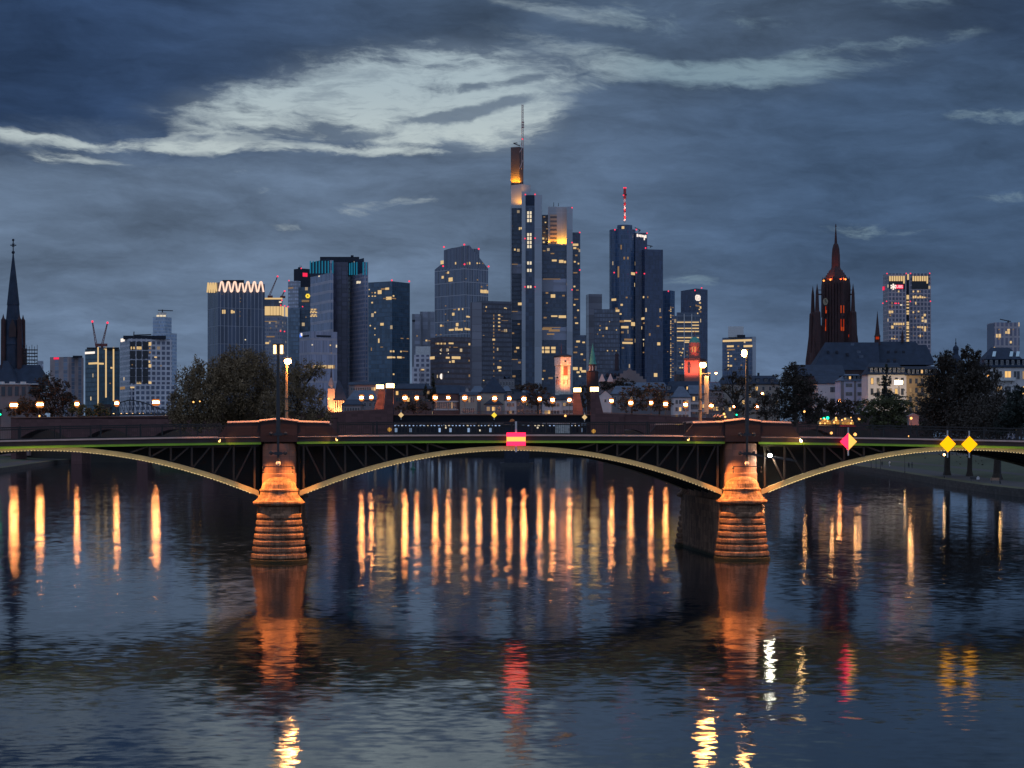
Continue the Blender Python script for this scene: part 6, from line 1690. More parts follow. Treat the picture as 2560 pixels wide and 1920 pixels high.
# green edge beam, span by span
def zarch(u, k):      # lower edge of the arch rib
    s_ = (u - (k + .5) * SP) / (SP / 2 - 1.7)
    return 5.48 + (3.86 + .3 * 0) * (1 - s_ * s_)
def spans(): return range(-3, 3)
for k in spans():
    a0, a1 = k * SP + 1.7, (k + 1) * SP - 1.7
    n = 40
    uu = [a0 + (a1 - a0) * i / n for i in range(n + 1)]
    mb = MB(); sweep(mb, [a0 - .2 + (a1 - a0 + .4) * i / 12 for i in range(13)], lambda u: [(.06, zd(u) - .66), (.5, zd(u) - .66), (.5, zd(u) - .465), (.06, zd(u) - .465)]); bchild('edge_beam', mb, M['green_beam'])
    for vi, v0 in enumerate((.25, 3.2, 6.5, 10, 13.5, 16.8, BW - .65)):
        mb = MB()
        def rp(u):
            s_ = (u - (k + .5) * SP) / (SP / 2 - 1.7)
            th = .36 + .09 * s_ * s_
            z = zarch(u, k)
            return [(v0, z), (v0 + .4, z), (v0 + .4, z + th), (v0, z + th)]
        sweep(mb, uu, rp)
        if vi == 0:        # bolted flange joints
            for i in range(2, n, 4):
                u = uu[i]; z = zarch(u, k); mb.box((u, v0 - .015, z + .19), (.05, .05, .34))
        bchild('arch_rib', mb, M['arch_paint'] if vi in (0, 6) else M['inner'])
    # lattice of posts and diagonals standing on the front rib
    if -2 < k < 2:
        npost = 7
        for side in (0, 1):
            for j in range(npost):
                u = a0 + .35 + j * 1.74 if side == 0 else a1 - .35 - j * 1.74
                s_ = 1 if side == 0 else -1
                zt, zb = zd(u) - .70, zarch(u, k) + .42
                if zt - zb < .5: continue
                mb = MB(); mb.box((u, .45, (zt + zb) / 2), (.16, .16, zt - zb)); bchild('spandrel_post', mb, M['brace'])
                u2 = u + s_ * 1.74; zb2 = zarch(u2, k) + .42
                if zt - zb2 > .45:
                    mb = MB(); mb.bar((u + s_ * .12, .47, zt), (u2 - s_ * .1, .47, zb2), .065); bchild('spandrel_diagonal', mb, M['brace'])
        mb = MB(); sweep(mb, [a0, a0 + 9], lambda u: [(.40, zd(u) - .86), (.56, zd(u) - .86), (.56, zd(u) - .70), (.40, zd(u) - .70)]); sweep(mb, [a1 - 9, a1], lambda u: [(.40, zd(u) - .86), (.56, zd(u) - .86), (.56, zd(u) - .70), (.40, zd(u) - .70)]); bchild('top_chord', mb, M['brace'])
    for vv in (2.6, 12.0):  # near-black sheets added to block sky light through the spandrels
        mb = MB(); sweep(mb, uu, lambda u: [(vv, zarch(u, k) + .1), (vv + .12, zarch(u, k) + .1), (vv + .12, zd(u) - .43), (vv, zd(u) - .43)]); bchild('spandrel_blackout', mb, M['inner'])
    # LED strip hung just outside the foot of the rib
    if -2 < k < 2:
        mb = MB()
        nl = 130; du_ = (a1 - a0 - 1.2) / nl
        for i in range(nl):
            u = a0 + .6 + du_ * (i + .5); z = zarch(u, k)
            c = Vector((u, -.06, z - .02)); d = Vector((1, 0, (zarch(u + .1, k) - zarch(u - .1, k)) / .2)) * du_ * .5
            y = Vector((0, .05, 0)); zz = Vector((0, 0, .03))
            mb.face([c - d - y + zz, c + d - y + zz, c + d + y + zz, c - d + y + zz], None, 1)
            mb.face([c + d + y - zz, c - d + y - zz, c - d + y + zz, c + d + y + zz], None, 1)
            mb.face([c - d - y - zz, c + d - y - zz, c + d - y + zz, c - d - y + zz], None, 0)
            mb.face([c - d + y - zz, c + d + y - zz, c + d - y - zz, c - d - y - zz], None, 0)
            e = d * .45; f = Vector((0, -.004, 0))
            mb.face([c - e - y + f - zz * .8, c + e - y + f - zz * .8, c + e - y + f + zz * .8, c - e - y + f + zz * .8], None, 2)
        bchild('light_strip', mb, [M['dark_metal'], M['led'], M['led_dot']])
# railings
def railing(a0, a1, v, posts=True):
    mb = MB()
    uu = [a0 + (a1 - a0) * i / 10 for i in range(11)]
    for h, r_ in ((1.08, .055), (.12, .04)):
        for p_, q_ in zip(uu, uu[1:]): mb.bar((p_, v, zd(p_) + h), (q_, v, zd(q_) + h), r_, None, 4)
    n = int((a1 - a0) / .17)
    for i in range(n + 1):
        u = a0 + (a1 - a0) * i / n
        mb.bar((u, v, zd(u) + .12), (u, v, zd(u) + 1.06), .011, None, 3, 0, False, False)
    o = bchild('railing', mb, M['rail'])
    m = max(2, round((a1 - a0) / 3.45))
    for i in range(m + 1):
        u = a0 + (a1 - a0) * i / m
        mb = MB(); mb.box((u, v, zd(u) + .58), (.14, .14, 1.12)); mb.box((u, v, zd(u) + 1.15), (.15, .15, .06)); bchild('railing_post', mb, M['rail'], o)
for k in (-1, 0, 1):
    railing(k * SP + 4.9, (k + 1) * SP - 4.9, .25); railing(k * SP + 4.9, (k + 1) * SP - 4.9, BW - .25)
# piers
def pier(k):
    uc = k * SP
    zb = zd(uc)
    mb = MB()
    mb.prism([(uc - 1.85, .4), (uc + 1.85, .4), (uc + 1.85, BW - .4), (uc - 1.85, BW - .4)], -1.0, 5.0, 0)
    mb.prism([(uc - 1.3, .9), (uc + 1.3, .9), (uc + 1.3, BW - .9), (uc - 1.3, BW - .9)], 5.0, zb - .5, 0)
    pr = bchild('pier', mb, M['pier_stone'])
    prof = [(2.42, -1.0), (2.42, .18), (2.34, .22)]
    NB = 7; zc0, zc1 = .26, 4.16
    for i in range(NB):
        za = zc0 + (zc1 - zc0) * i / NB; zz_ = zc0 + (zc1 - zc0) * (i + 1) / NB; h = zz_ - za
        r = 2.34 - .47 * (i / (NB - 1)) ** .85
        prof += [(r - .20, za), (r - .04, za + .04), (r, za + h * .22), (r, za + h * .62), (r - .04, za + h * .76), (r - .20, za + h * .84), (r - .20, zz_)]
    prof += [(1.66, 4.18), (1.62, 4.3), (1.62, 4.62)]
    for side in (0, 1):
        vc = .15 if side == 0 else BW - .15
        mb = MB()
        if side == 0: mb.lathe(prof, (uc, vc), 40)
        else: mb.lathe(prof, (uc, vc), 28)
        bchild('cutwater', mb, M['pier_stone'], pr)
        mb = MB()
        cap = [(1.60, 4.62), (1.85, 4.68), (2.10, 4.78), (2.18, 4.92), (2.16, 5.05), (2.04, 5.13), (1.96, 5.16), (1.78, 5.35), (1.62, 5.62), (1.55, 5.86), (1.55, 5.90), (1.62, 5.93), (1.63, 6.05), (1.54, 6.10)]
        cap += [(1.50 * math.cos(R(a)), 6.10 + 1.12 * math.sin(R(a))) for a in (2, 20, 38, 42, 55, 70, 82)] + [(0, 7.22)]
        mb.lathe(cap, (uc, vc), 40)
        bchild('domed_cap', mb, M['pier_stone'], pr)
        mb = MB()
        vs = .95 if side == 0 else BW - .95
        mb.lathe([(1.47, 5.2), (1.47, 7.35), (1.42, 7.40), (1.42, zb - .62)], (uc, vs), 36, 0, 0, 2 * math.pi)
        bchild('column', mb, M['column_stone'], pr)
        # parapet with sloping ends
        sg = 1 if side == 0 else -1
        vf = -.12 if side == 0 else BW + .12
        dv = .55 * sg
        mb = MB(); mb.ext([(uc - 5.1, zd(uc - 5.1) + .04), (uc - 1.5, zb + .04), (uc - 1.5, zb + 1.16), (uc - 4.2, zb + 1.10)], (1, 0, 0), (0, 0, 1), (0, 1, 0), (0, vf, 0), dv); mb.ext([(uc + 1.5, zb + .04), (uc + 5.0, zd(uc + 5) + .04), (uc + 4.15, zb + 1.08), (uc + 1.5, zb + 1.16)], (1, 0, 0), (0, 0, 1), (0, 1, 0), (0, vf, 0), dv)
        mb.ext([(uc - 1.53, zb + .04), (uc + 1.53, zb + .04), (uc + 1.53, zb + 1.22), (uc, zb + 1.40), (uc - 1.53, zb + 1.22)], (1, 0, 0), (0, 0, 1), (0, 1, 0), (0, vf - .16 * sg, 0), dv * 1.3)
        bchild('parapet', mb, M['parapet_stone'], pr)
        mb = MB()
        # copings with a front slope shaped to catch the lamplight
        for q in ([(-4.3, 1.09), (-1.62, 1.17)], [(1.62, 1.17), (4.25, 1.09)], [(-1.64, 1.22), (0, 1.41)], [(0, 1.41), (1.64, 1.22)]):
            blk = abs(q[0][0]) < 1.7 and abs(q[1][0]) < 1.7
            f0 = vf - (.24 if blk else .08) * sg; f1 = f0 + .34 * sg; f2 = vf + dv * (1.25 if blk else 1.12)
            zz = {uc + a: zb + c for a, c in q}
            u0_, u1_ = uc + q[0][0], uc + q[1][0]
            zf = lambda u: zz[u0_] + (zz[u1_] - zz[u0_]) * (u - u0_) / (u1_ - u0_)
            pf = lambda u: [(f0, zf(u)), (f2, zf(u)), (f2, zf(u) + .17), (f1, zf(u) + .17), (f0, zf(u) + .05)]
            sweep(mb, [u0_, u1_], pf if sg > 0 else (lambda u: pf(u)[::-1]))
        bchild('parapet_coping', mb, M['coping'], pr)
        mb = MB(); mb.box((uc, vf - .12 * sg + dv / 2, zb - .22), (3.1, .95, .50)); bchild('pier_slab', mb, M['parapet_stone'], pr)
    return pr
for k in (-2, -1, 0, 1, 2): pier(k)
# kerb and tram rails on the deck
mb = MB()
for v in (4.2, BW - 4.2): sweep(mb, us[::6], lambda u: [(v - .1, zd(u) - .059), (v + .1, zd(u) - .059), (v + .1, zd(u) + .07), (v - .1, zd(u) + .07)])
bchild('kerb', mb, M['coping'])

# ------------------------------------------------------------------ floodlights and signs hung on the bridge
SOD = (1, .37, .075)
def spot(name, parent, loc, aim, energy, size=62, col=SOD, r=.12, blend=.5):
    ld = bpy.data.lights.new(name, 'SPOT'); ld.energy = energy; ld.color = col; ld.spot_size = R(size); ld.spot_blend = blend; ld.shadow_soft_size = r
    o = bpy.data.objects.new(name, ld); link(o, parent)
    o.location = loc; o.rotation_euler = (Vector(aim) - Vector(loc)).to_track_quat('-Z', 'Y').to_euler()
    return o
M['flood_lens'] = em('flood_lens', (1, .60, .22), 45)
M['flood_lens_dim'] = em('flood_lens_dim', (1, .52, .16), 3.5)
M['flood_white'] = em('white_flood_lens', (1, .95, .72), 160)
def flood(label, uc, du, lens='flood_lens_dim', e=8000):
    u = uc + du; z = zd(u) - .25
    p = BO + bu * u + bv * (-.45)
    t = thing('floodlight', label, 'floodlight', (p.x, p.y, z), BA, 'sodium floodlights on the bridge edge')
    s_ = -1 if du > 0 else 1
    mb = MB(); mb.box((0, 0, .04), (.34, .30, .20)); mb.bar((0, .1, .02), (0, .45, .02), .04); mb.box((-s_ * .2, 0, .10), (.2, .34, .06)); mb.build('housing', M['dark_metal'], t)
    mb = MB(); mb.box((s_ * .185, -.02, -.02), (.05, .22, .17)); mb.ball((s_ * .12, -.06, -.1), .09, 8); mb.build('lens', M[lens], t)
    spot('flood_beam', t, (s_ * .30, -.45, -.12), (s_ * abs(du) * .95, -2.3, -6.0), e, 76)
    spot('flood_spill', t, (s_ * .30, -.10, -.02), (s_ * 2.2, .35, .0), 28, 100, (1, .48, .12), .08, .8)
    return t
flood('sodium floodlight on the bridge edge left of the left pier', 0, -5.05)
flood('sodium floodlight on the bridge edge right of the left pier', 0, 4.95)
flood('sodium floodlight on the bridge edge left of the right pier', SP, -4.9)
flood('glaring sodium floodlight on the bridge edge right of the right pier', SP, 5.15, 'flood_lens')
p = BP(1923.7, 1139, .1)
t = thing('floodlight', 'white floodlight on an arm right of the right pier', 'floodlight', p, BA)
mb = MB(); mb.box((0, .1, .05), (.3, .3, .28)); mb.bar((0, .3, 0), (.05, .9, .3), .04); mb.bar((0, .2, 0), (2.2, .5, -.35), .05); mb.build('housing', M['dark_metal'], t)
mb = MB(); mb.ball((0, -.12, 0), .17, 10); mb.build('lens', M['flood_white'], t)
spot('white_beam', t, (-.1, -.2, -.1), (-2.6, .2, -2.4), 420, 95, (1, .92, .68), .15)
spot('white_beam', t, (.15, .1, -.2), (1.6, .6, -2.8), 420, 90, (1, .92, .68), .15)

t = thing('navigation_sign', 'red, yellow, red banded rectangular navigation sign over the main arch', 'sign', BP(1290.3, 1097.8, -.55), BA)
w_ = 47.3 / FP * 164; h_ = 32.6 / FP * 164
for i, (m_, f0, f1) in enumerate((('sign_red', .17, .5), ('sign_white', -.17, .17), ('sign_red', -.5, -.17))):
    mb = MB(); mb.box((0, 0, (f0 + f1) / 2 * h_), (w_, .08, (f1 - f0) * h_)); mb.build('sign_band', M[m_], t)
mb = MB(); mb.box((0, .12, .2), (.16, .1, 2.6)); mb.box((0, .3, .3), (.1, .4, .1)); mb.build('bracket', M['white_metal'], t)
d = diamond('diamond sign half red and half yellow on the right span', 2121.5, 1104, 168, 21, 'sign_white', half='sign_red', rz=BA); d.location = BP(2121.5, 1104, -.45)
d = diamond('left one of two plain yellow diamond signs on the right span', 2369.8, 1110, 168, 20.3, 'sign_yellow', rz=BA, group='yellow diamond signs on the near bridge'); d.location = BP(2369.8, 1110, -.45)
d = diamond('right one of two plain yellow diamond signs on the right span', 2424, 1110.8, 168, 20.3, 'sign_yellow', rz=BA, group='yellow diamond signs on the near bridge'); d.location = BP(2424, 1110.8, -.45)

# ------------------------------------------------------------------ lamp posts on the bridge
M['sod_head'] = em('sodium_head', (1, .46, .13), 105)
M['sod_dim'] = em('sodium_head_dim', (1, .58, .20), 5)
def pointlight(name, parent, loc, e, col, r=.15):
    ld = bpy.data.lights.new(name, 'POINT'); ld.energy = e; ld.color = col; ld.shadow_soft_size = r
    o = bpy.data.objects.new(name, ld); link(o, parent); o.location = loc; return o
def darkpost(label, px, ytop, ybot, kind):
    base = BP(px, ybot, -1.55)
    top = BP(px, ytop, -1.55)
    H = top.z - base.z
    t = thing('street_lamp', label, 'street lamp', base, BA, 'tall dark lamp posts on the piers')
    mb = MB(); mb.bar((0, 0, 0), (0, 0, 2.4), .10, .10, 8, 0, True); mb.bar((0, 0, 2.4), (0, 0, H), .19, .10, 10, 0, True); mb.build('pole', M['dark_metal'], t)
    for z in (.75, 2.35):
        mb = MB(); mb.box((0, 0, z), (.62, .26, .24))
        for s_ in (-1, 1):
            mb.bar((s_ * .25, 0, z), (s_ * .62, .05, z + .03), .06); mb.ball((s_ * .6, .02, z + .03), .17, 8)
        mb.bar((0, 0, z), (0, .85, z), .08); mb.build('clamp_bracket', M['dark_metal'], t)
    mb = MB(); mb.bar((-1.2, -.05, -.35), (1.2, -.05, -.35), .03)
    for s_ in (-1, 1): mb.ball((s_ * 1.2, -.05, -.45), .10, 6); mb.bar((s_ * 1.2, -.05, -.45), (s_ * 1.2, -.05, -.75), .02); mb.ball((s_ * 1.2, -.05, -.8), .08, 6)
    mb.build('cable_yoke', M['dark_metal'], t)
    mb = MB(); mb.ball((0, 0, -.08), .2, 8); mb.build('end_cap', M['white_metal'], t)
    if kind == 'twin':
        for s_ in (-1, 1):
            mb = MB(); mb.box((s_ * .28, 0, H - .15), (.22, .3, .72)); mb.build('lamp_head', M['sod_dim'], t)
        mb = MB(); mb.box((0, 0, H + .26), (.95, .5, .10)); mb.bar((0, 0, H - .5), (0, 0, H + .25), .1); mb.build('lamp_hood', M['dark_metal'], t)
    else:
        mb = MB(); mb.ball((-.24, 0, H - .28), .24, 10, 0, 1.3); mb.build('lamp_head', M['sod_head'], t)
        mb = MB(); mb.box((-.12, 0, H + .04), (.7, .5, .10)); mb.build('lamp_hood', M['dark_metal'], t)
    return t, H
t, H = darkpost('tall dark post before the left pier with dim twin lamps', 695.5, 869, 1156, 'twin')
spot('lamp_light', t, (-.45, -.25, H - .6), (-3.4, 1.6, H - 8), 1500, 58, (1, .40, .14), .15); spot('lamp_light', t, (.45, -.25, H - .6), (3.4, 1.6, H - 8), 1500, 58, (1, .40, .14), .15)
t, H = darkpost('tall dark post before the right pier with one glaring lamp', 1867.5, 875, 1156, 'single')
mb = MB(); mb.bar((-.7, -.2, .8), (4.2, -.4, .1), .05); mb.bar((.3, -.2, .72), (1.4, -.25, .52), .08); mb.build('boom_arm', M['dark_metal'], t)
spot('lamp_light', t, (-.5, -.25, H - .6), (-3.4, 1.6, H - 8), 1700, 62, (1, .42, .14), .15); spot('lamp_light', t, (.3, -.3, H - .6), (3.6, 1.6, H - 8), 1500, 58, (1, .42, .14), .15)
def litpost(label, px, ytop, ybot, v, side, lamp_dx):
    u, z = BU(px, ytop, v); p = BO + bu * u + bv * v; zb = zd(u) - .06
    t = thing('street_lamp', label, 'street lamp', (p.x, p.y, zb), BA, 'orange lit lamp posts on the bridge deck')
    H = z - zb
    mb = MB(); mb.bar((0, 0, 0), (0, 0, H), .16, .10, 10, 0, True); mb.box((0, 0, .25), (.45, .45, .5)); mb.build('pole', M['lamp_pole2'], t)
    for z_ in (2.2, 3.2):
        mb = MB(); mb.bar((0, 0, z_), (0, 0, z_ + .08), .2, .2, 10); mb.build('pole_band', M['dark_metal'], t)
    mb = MB(); mb.box((lamp_dx, 0, H + .02), (.6, .42, .12)); mb.bar((0, 0, H - .2), (lamp_dx, 0, H + .03), .05); mb.build('lamp_hood', M['dark_metal'], t)
    mb = MB(); mb.ball((lamp_dx, -.05, H - .22), .29, 12, 0, .8); mb.build('lamp_head', M['sod_head'], t)
    pointlight('lamp_light', t, (lamp_dx * 1.3 + .25 * side, -.75, H - .6), 420, (1, .38, .08), .12)
    spot('lamp_light', t, (.6, -.2, H - .5), (3.2, .3, H - 6), 1800, 70, (1, .40, .10), .15); spot('lamp_light', t, (-.6, -.2, H - .5), (-3.2, .3, H - 6), 1800, 70, (1, .40, .10), .15)
    pointlight('pole_light', t, (.42 * side, -.42, H - .7), 60, (1, .45, .10), .08)
    return t, H
M['lamp_pole2'] = pm('lamp_pole_orange', (.36, .22, .12), .5, .2)
litpost('orange lit lamp post on the deck beside the left pier', 716.5, 897, 1055, 1.6, 1, .10)
t, H = litpost('orange lit lamp post with banner left of the right pier', 1750.5, 906, 1052, 1.6, 1, .22)
for z_, w_ in ((H - 1.0, .9), (H - 2.75, .75), (H - 4.4, .75)):
    mb = MB(); mb.bar((0, 0, z_), (w_, .05, z_ + .08), .04); mb.build('banner_arm', M['dark_metal'], t)
mb = MB(); mb.box((.55, .02, H - 2.8), (.42, .04, 3.3)); mb.build('banner', M['grey_wall'], t)

# planters on the parapets
def planter(label, px, py, blossoms, v=1.2):
    u, z = BU(px, py, v); p = BO + bu * u + bv * v; zb = zd(u) - .02
    t = thing('planter', label, 'planter', (p.x, p.y, zb), BA)
    h = max(.5, z - zb)
    mb = MB(); mb.lathe([(.22, 0), (.26, h * .5), (.34, h - .05), (.36, h), (.3, h), (.28, h - .1), (0, h - .1)], (0, 0), 14); mb.build('pot', M['dark_metal'], t)
    mb = MB(); rg = random.Random(int(px))
    for i in range(140):
        a_, r_ = rg.uniform(0, 6.28), .42 * math.sqrt(rg.random()); c_ = Vector((r_ * math.cos(a_), r_ * math.sin(a_), h + rg.uniform(0, .42) * (1.1 - r_)))
        d1 = Vector((rg.uniform(-1, 1), rg.uniform(-1, 1), rg.uniform(-1, 1))).normalized() * .06; d2 = d1.cross(Vector((0, 0, 1))).normalized() * .05 if abs(d1.z) < .058 else Vector((.05, 0, 0))
        mb.face([c_ - d1, c_ + d2, c_ + d1, c_ - d2])
    mb.build('foliage', pm('planter_leaf_%d' % px, (.02, .03, .012), .9), t)
    if blossoms:
        mb = MB()
        for i in range(26):
            a_, r_ = rg.uniform(0, 6.28), .4 * math.sqrt(rg.random()); mb.ball((r_ * math.cos(a_), r_ * math.sin(a_), h + .18 + rg.uniform(0, .2)), .055, 6)
        mb.build('blossoms', pm('blossom', (.6, .38, .34), .8), t)
    return t
planter('dark bushy planter on the deck right of the left pier', 803, 1055, False)
planter('planter of pale pink flowers on the deck left of the right pier', 1796, 1049, True)

# ================================================================== river bank furniture and people
def bank_lamp(label, px, yb, Y):
    t = thing('promenade_lamp', label, 'street lamp', (X(px, Y), Y, 1.6), 0, 'promenade lamps on the right quay')
    mb = MB(); mb.bar((0, 0, 0), (0, 0, 5.0), .07, .05, 6); mb.box((0, 0, .2), (.22, .22, .4)); mb.build('pole', M['dark_metal'], t)
    mb = MB(); mb.ball((0, 0, 5.15), .22, 8); mb.build('lamp_globe', M['lamp_prom'], t)
M['lamp_prom'] = em('promenade_globe', (1, .55, .2), 26)
for px, Y, n_ in ((2262, 492, 'farthest'), (2360.5, 430, 'middle'), (2500.5, 372, 'nearest')):
    bank_lamp('slim promenade lamp on the right quay, the %s of three' % n_, px, 0, Y)
for i, (px, Y) in enumerate(((2130, 640), (2168, 585), (2180, 575), (2191, 566))):
    t = thing('bollard_post', 'thin dark post on the far end of the right quay, %s from left' % ordn[i], 'post', (X(px, Y) + 1.2, Y, 1.55), 0, 'thin posts on the right quay')
    mb = MB(); mb.bar((0, 0, 0), (0, 0, 3.2), .06); mb.box((0, 0, .1), (.3, .3, .2)); mb.build('post', M['dark_metal'], t)
def person(label, x, y, z, cloth, legs_c, lean=0.0, rz=0.0, hold=None, seated=False):
    t = thing('person', label, 'person', (x, y, z), rz)
    import bmesh
    me = bpy.data.meshes.new('body'); bm = bmesh.new()
    J = {'pel': (0, 0, .92, .15), 'wst': (0, .0, 1.08, .135), 'chs': (0, -.02, 1.32, .165), 'nck': (0, -.03, 1.50, .06), 'hd1': (0, -.04, 1.60, .085), 'hd2': (0, -.05, 1.70, .095), 'hd3': (0, -.04, 1.77, .06)}
    E = [('pel', 'wst'), ('wst', 'chs'), ('chs', 'nck'), ('nck', 'hd1'), ('hd1', 'hd2'), ('hd2', 'hd3')]
    for s_, n in ((-1, 'l'), (1, 'r')):
        st = .16 * s_
        J['hip' + n] = (.10 * s_, 0, .88, .10); J['kne' + n] = (.11 * s_, -.05 + st * .6, .48, .068); J['ank' + n] = (.11 * s_, st * 1.2, .09, .045); J['toe' + n] = (.12 * s_, st * 1.2 - .16, .035, .035)
        J['sho' + n] = (.19 * s_, -.01, 1.41, .062); J['elb' + n] = (.25 * s_, .03 - st * .4, 1.13, .045); J['wri' + n] = (.24 * s_, -.12 - st * .5, .93, .032); J['han' + n] = (.235 * s_, -.16 - st * .5, .84, .035)
        E += [('pel', 'hip' + n), ('hip' + n, 'kne' + n), ('kne' + n, 'ank' + n), ('ank' + n, 'toe' + n), ('chs', 'sho' + n), ('sho' + n, 'elb' + n), ('elb' + n, 'wri' + n), ('wri' + n, 'han' + n)]
    if hold == 'phone':
        J['elbr'] = (.25, -.05, 1.15, .045); J['wrir'] = (.14, -.28, 1.28, .032); J['hanr'] = (.10, -.34, 1.34, .035)
    vs = {}
    for k_, (a, b_, c, r) in J.items(): vs[k_] = bm.verts.new((a, b_, c))
    for a, c in E: bm.edges.new((vs[a], vs[c]))
    bm.to_mesh(me); names = list(J); bm.free()
    o = bpy.data.objects.new('body', me); link(o, t)
    md = o.modifiers.new('skin', 'SKIN'); md.use_smooth_shade = True
    for i, k_ in enumerate(names):
        r = J[k_][3]; me.skin_vertices[0].data[i].radius = (r, r * .8 if k_ in ('pel', 'wst', 'chs') else r)
    me.skin_vertices[0].data[0].use_root = True
    o.modifiers.new('sub', 'SUBSURF').levels = 1
    o.modifiers['sub'].render_levels = 1
    me.materials.append(cloth)
    mb = MB(); mb.ball((0, -.02, 1.73), .115, 8); mb.build('hair', legs_c, t)
    mb = MB(); mb.bar((-.1, 0, .95), (-.11, -.02, .5), .11, .09, 8); mb.bar((.1, 0, .95), (.11, .02, .5), .11, .09, 8); mb.build('trousers', legs_c, t)
    if hold == 'phone':
        mb = MB(); mb.box((.05, -.37, 1.38), (.09, .02, .17)); mb.build('phone', M['win'], t)
    return t
cl_w = pm('white_coat', (.65, .62, .62), .8); cl_d = pm('dark_coat', (.04, .04, .045), .8); cl_t = pm('dark_trousers', (.03, .03, .035), .85)
def pathpos(px, Y): return X(px, Y), Y
person('person in a white coat holding a lit phone on the riverside path', *pathpos(2224, 600), 1.68, cl_w, cl_t, hold='phone')
person('person in dark clothes left of the white coated one on the path', *pathpos(2205, 600), 1.68, cl_d, cl_t, rz=.6)
person('person in dark clothes on the lawn edge, left of a close pair', *pathpos(2272, 560), 1.75, cl_d, cl_t, rz=-.5)
person('person in dark clothes on the lawn edge, right of a close pair', *pathpos(2280, 558), 1.75, cl_d, cl_t, rz=.9)
t = thing('park_bench', 'pale wooden bench beside the riverside path', 'bench', (X(2505, 372), 377, 1.72), R(-12))
wd = pm('bench_wood', (.34, .22, .15), .7)
for nm, c_, d_ in (('seat', (0, 0, .45), (1.9, .5, .06)), ('backrest', (0, .28, .75), (1.9, .06, .5))):
    mb = MB()
    for i in range(4): 
        if nm == 'seat': mb.box((0, -.18 + i * .13, .45), (1.9, .10, .05))
        else: mb.box((0, .27 + .02 * i, .58 + i * .11), (1.9, .04, .09))
    mb.build(nm, wd, t)
for s_ in (-1, 1):
    mb = MB(); mb.box((s_ * .75, -.15, .21), (.07, .07, .42)); mb.box((s_ * .75, .25, .45), (.07, .07, .9)); mb.box((s_ * .75, .05, .40), (.07, .45, .06)); mb.build('leg', M['dark_metal'], t)
t = thing('park_bench', 'dark bench with a white bag left of the pale wooden bench', 'bench', (X(2456, 378), 384, 1.72), R(-12))
mb = MB()
for i in range(4): mb.box((0, -.18 + i * .13, .45), (1.9, .10, .05))
mb.build('seat', M['dark_metal'], t)
mb = MB()
for i in range(4): mb.box((0, .27 + .02 * i, .58 + i * .11), (1.9, .04, .09))
mb.build('backrest', M['dark_metal'], t)
for s_ in (-1, 1):
    mb = MB(); mb.box((s_ * .75, -.15, .21), (.07, .07, .42)); mb.box((s_ * .75, .25, .45), (.07, .07, .9)); mb.build('leg', M['dark_metal'], t)
t = thing('bag', 'small white bag standing on the dark bench', 'bag', (X(2456, 378) + .6, 384, 2.2), 0)
mb = MB(); mb.prism([(-.28, -.14), (.28, -.14), (.28, .14), (-.28, .14)], 0, .46); mb.ext([(-.2, .44), (-.12, .44), (-.1, .56), (.1, .56), (.12, .44), (.2, .44), (.16, .64), (-.16, .64)], (1, 0, 0), (0, 0, 1), (0, 1, 0), (0, -.03, 0), .05); mb.build('pouch', M['white_wall'], t)

# green signals, kiosks and other lights among the trees of the right bank
M['green_lens'] = em('green_lens', (.01, .8, .35), 4, False)
def signal(label, px, py, Y, r=.5):
    t = thing('traffic_light', label, 'traffic light', P(px, py, Y), 0, 'green traffic lights on the right bank')
    mb = MB(); mb.box((0, .25, .5), (1.0, .4, 2.2)); mb.build('housing', M['dark_metal'], t)
    mb = MB(); mb.ball((0, -.02, 0), r, 8); mb.build('lens', M['green_lens'], t)
    mb = MB(); mb.bar((0, .4, -4), (0, .4, 1), .09); mb.build('pole', M['dark_metal'], t)
signal('brightest green signal, beside the golden kiosks', *cr7(615, 1140), 520, .42); signal('green signal just left of the brightest one', *cr7(549, 1147), 540, .28); signal('green signal high in the trees left of the kiosks', *cr7(488, 978), 560, .22)
signal('green signal beside the bare tree right of the right pier', 1841.5, 1037, 560, .25); signal('green signal at the left edge of the photo', 0.8, 1036, 620, .3)
M['bulb'] = em('warm_bulb', (1, .46, .13), 2.4, False); M['canvas_glow'] = em('glowing_canvas', (1, .50, .10), .5, False); M['red_glow'] = em('red_valance', (1, .06, .08), .5, False); M['rose_glow'] = em('rose_glow', (1, .32, .16), .45, False)
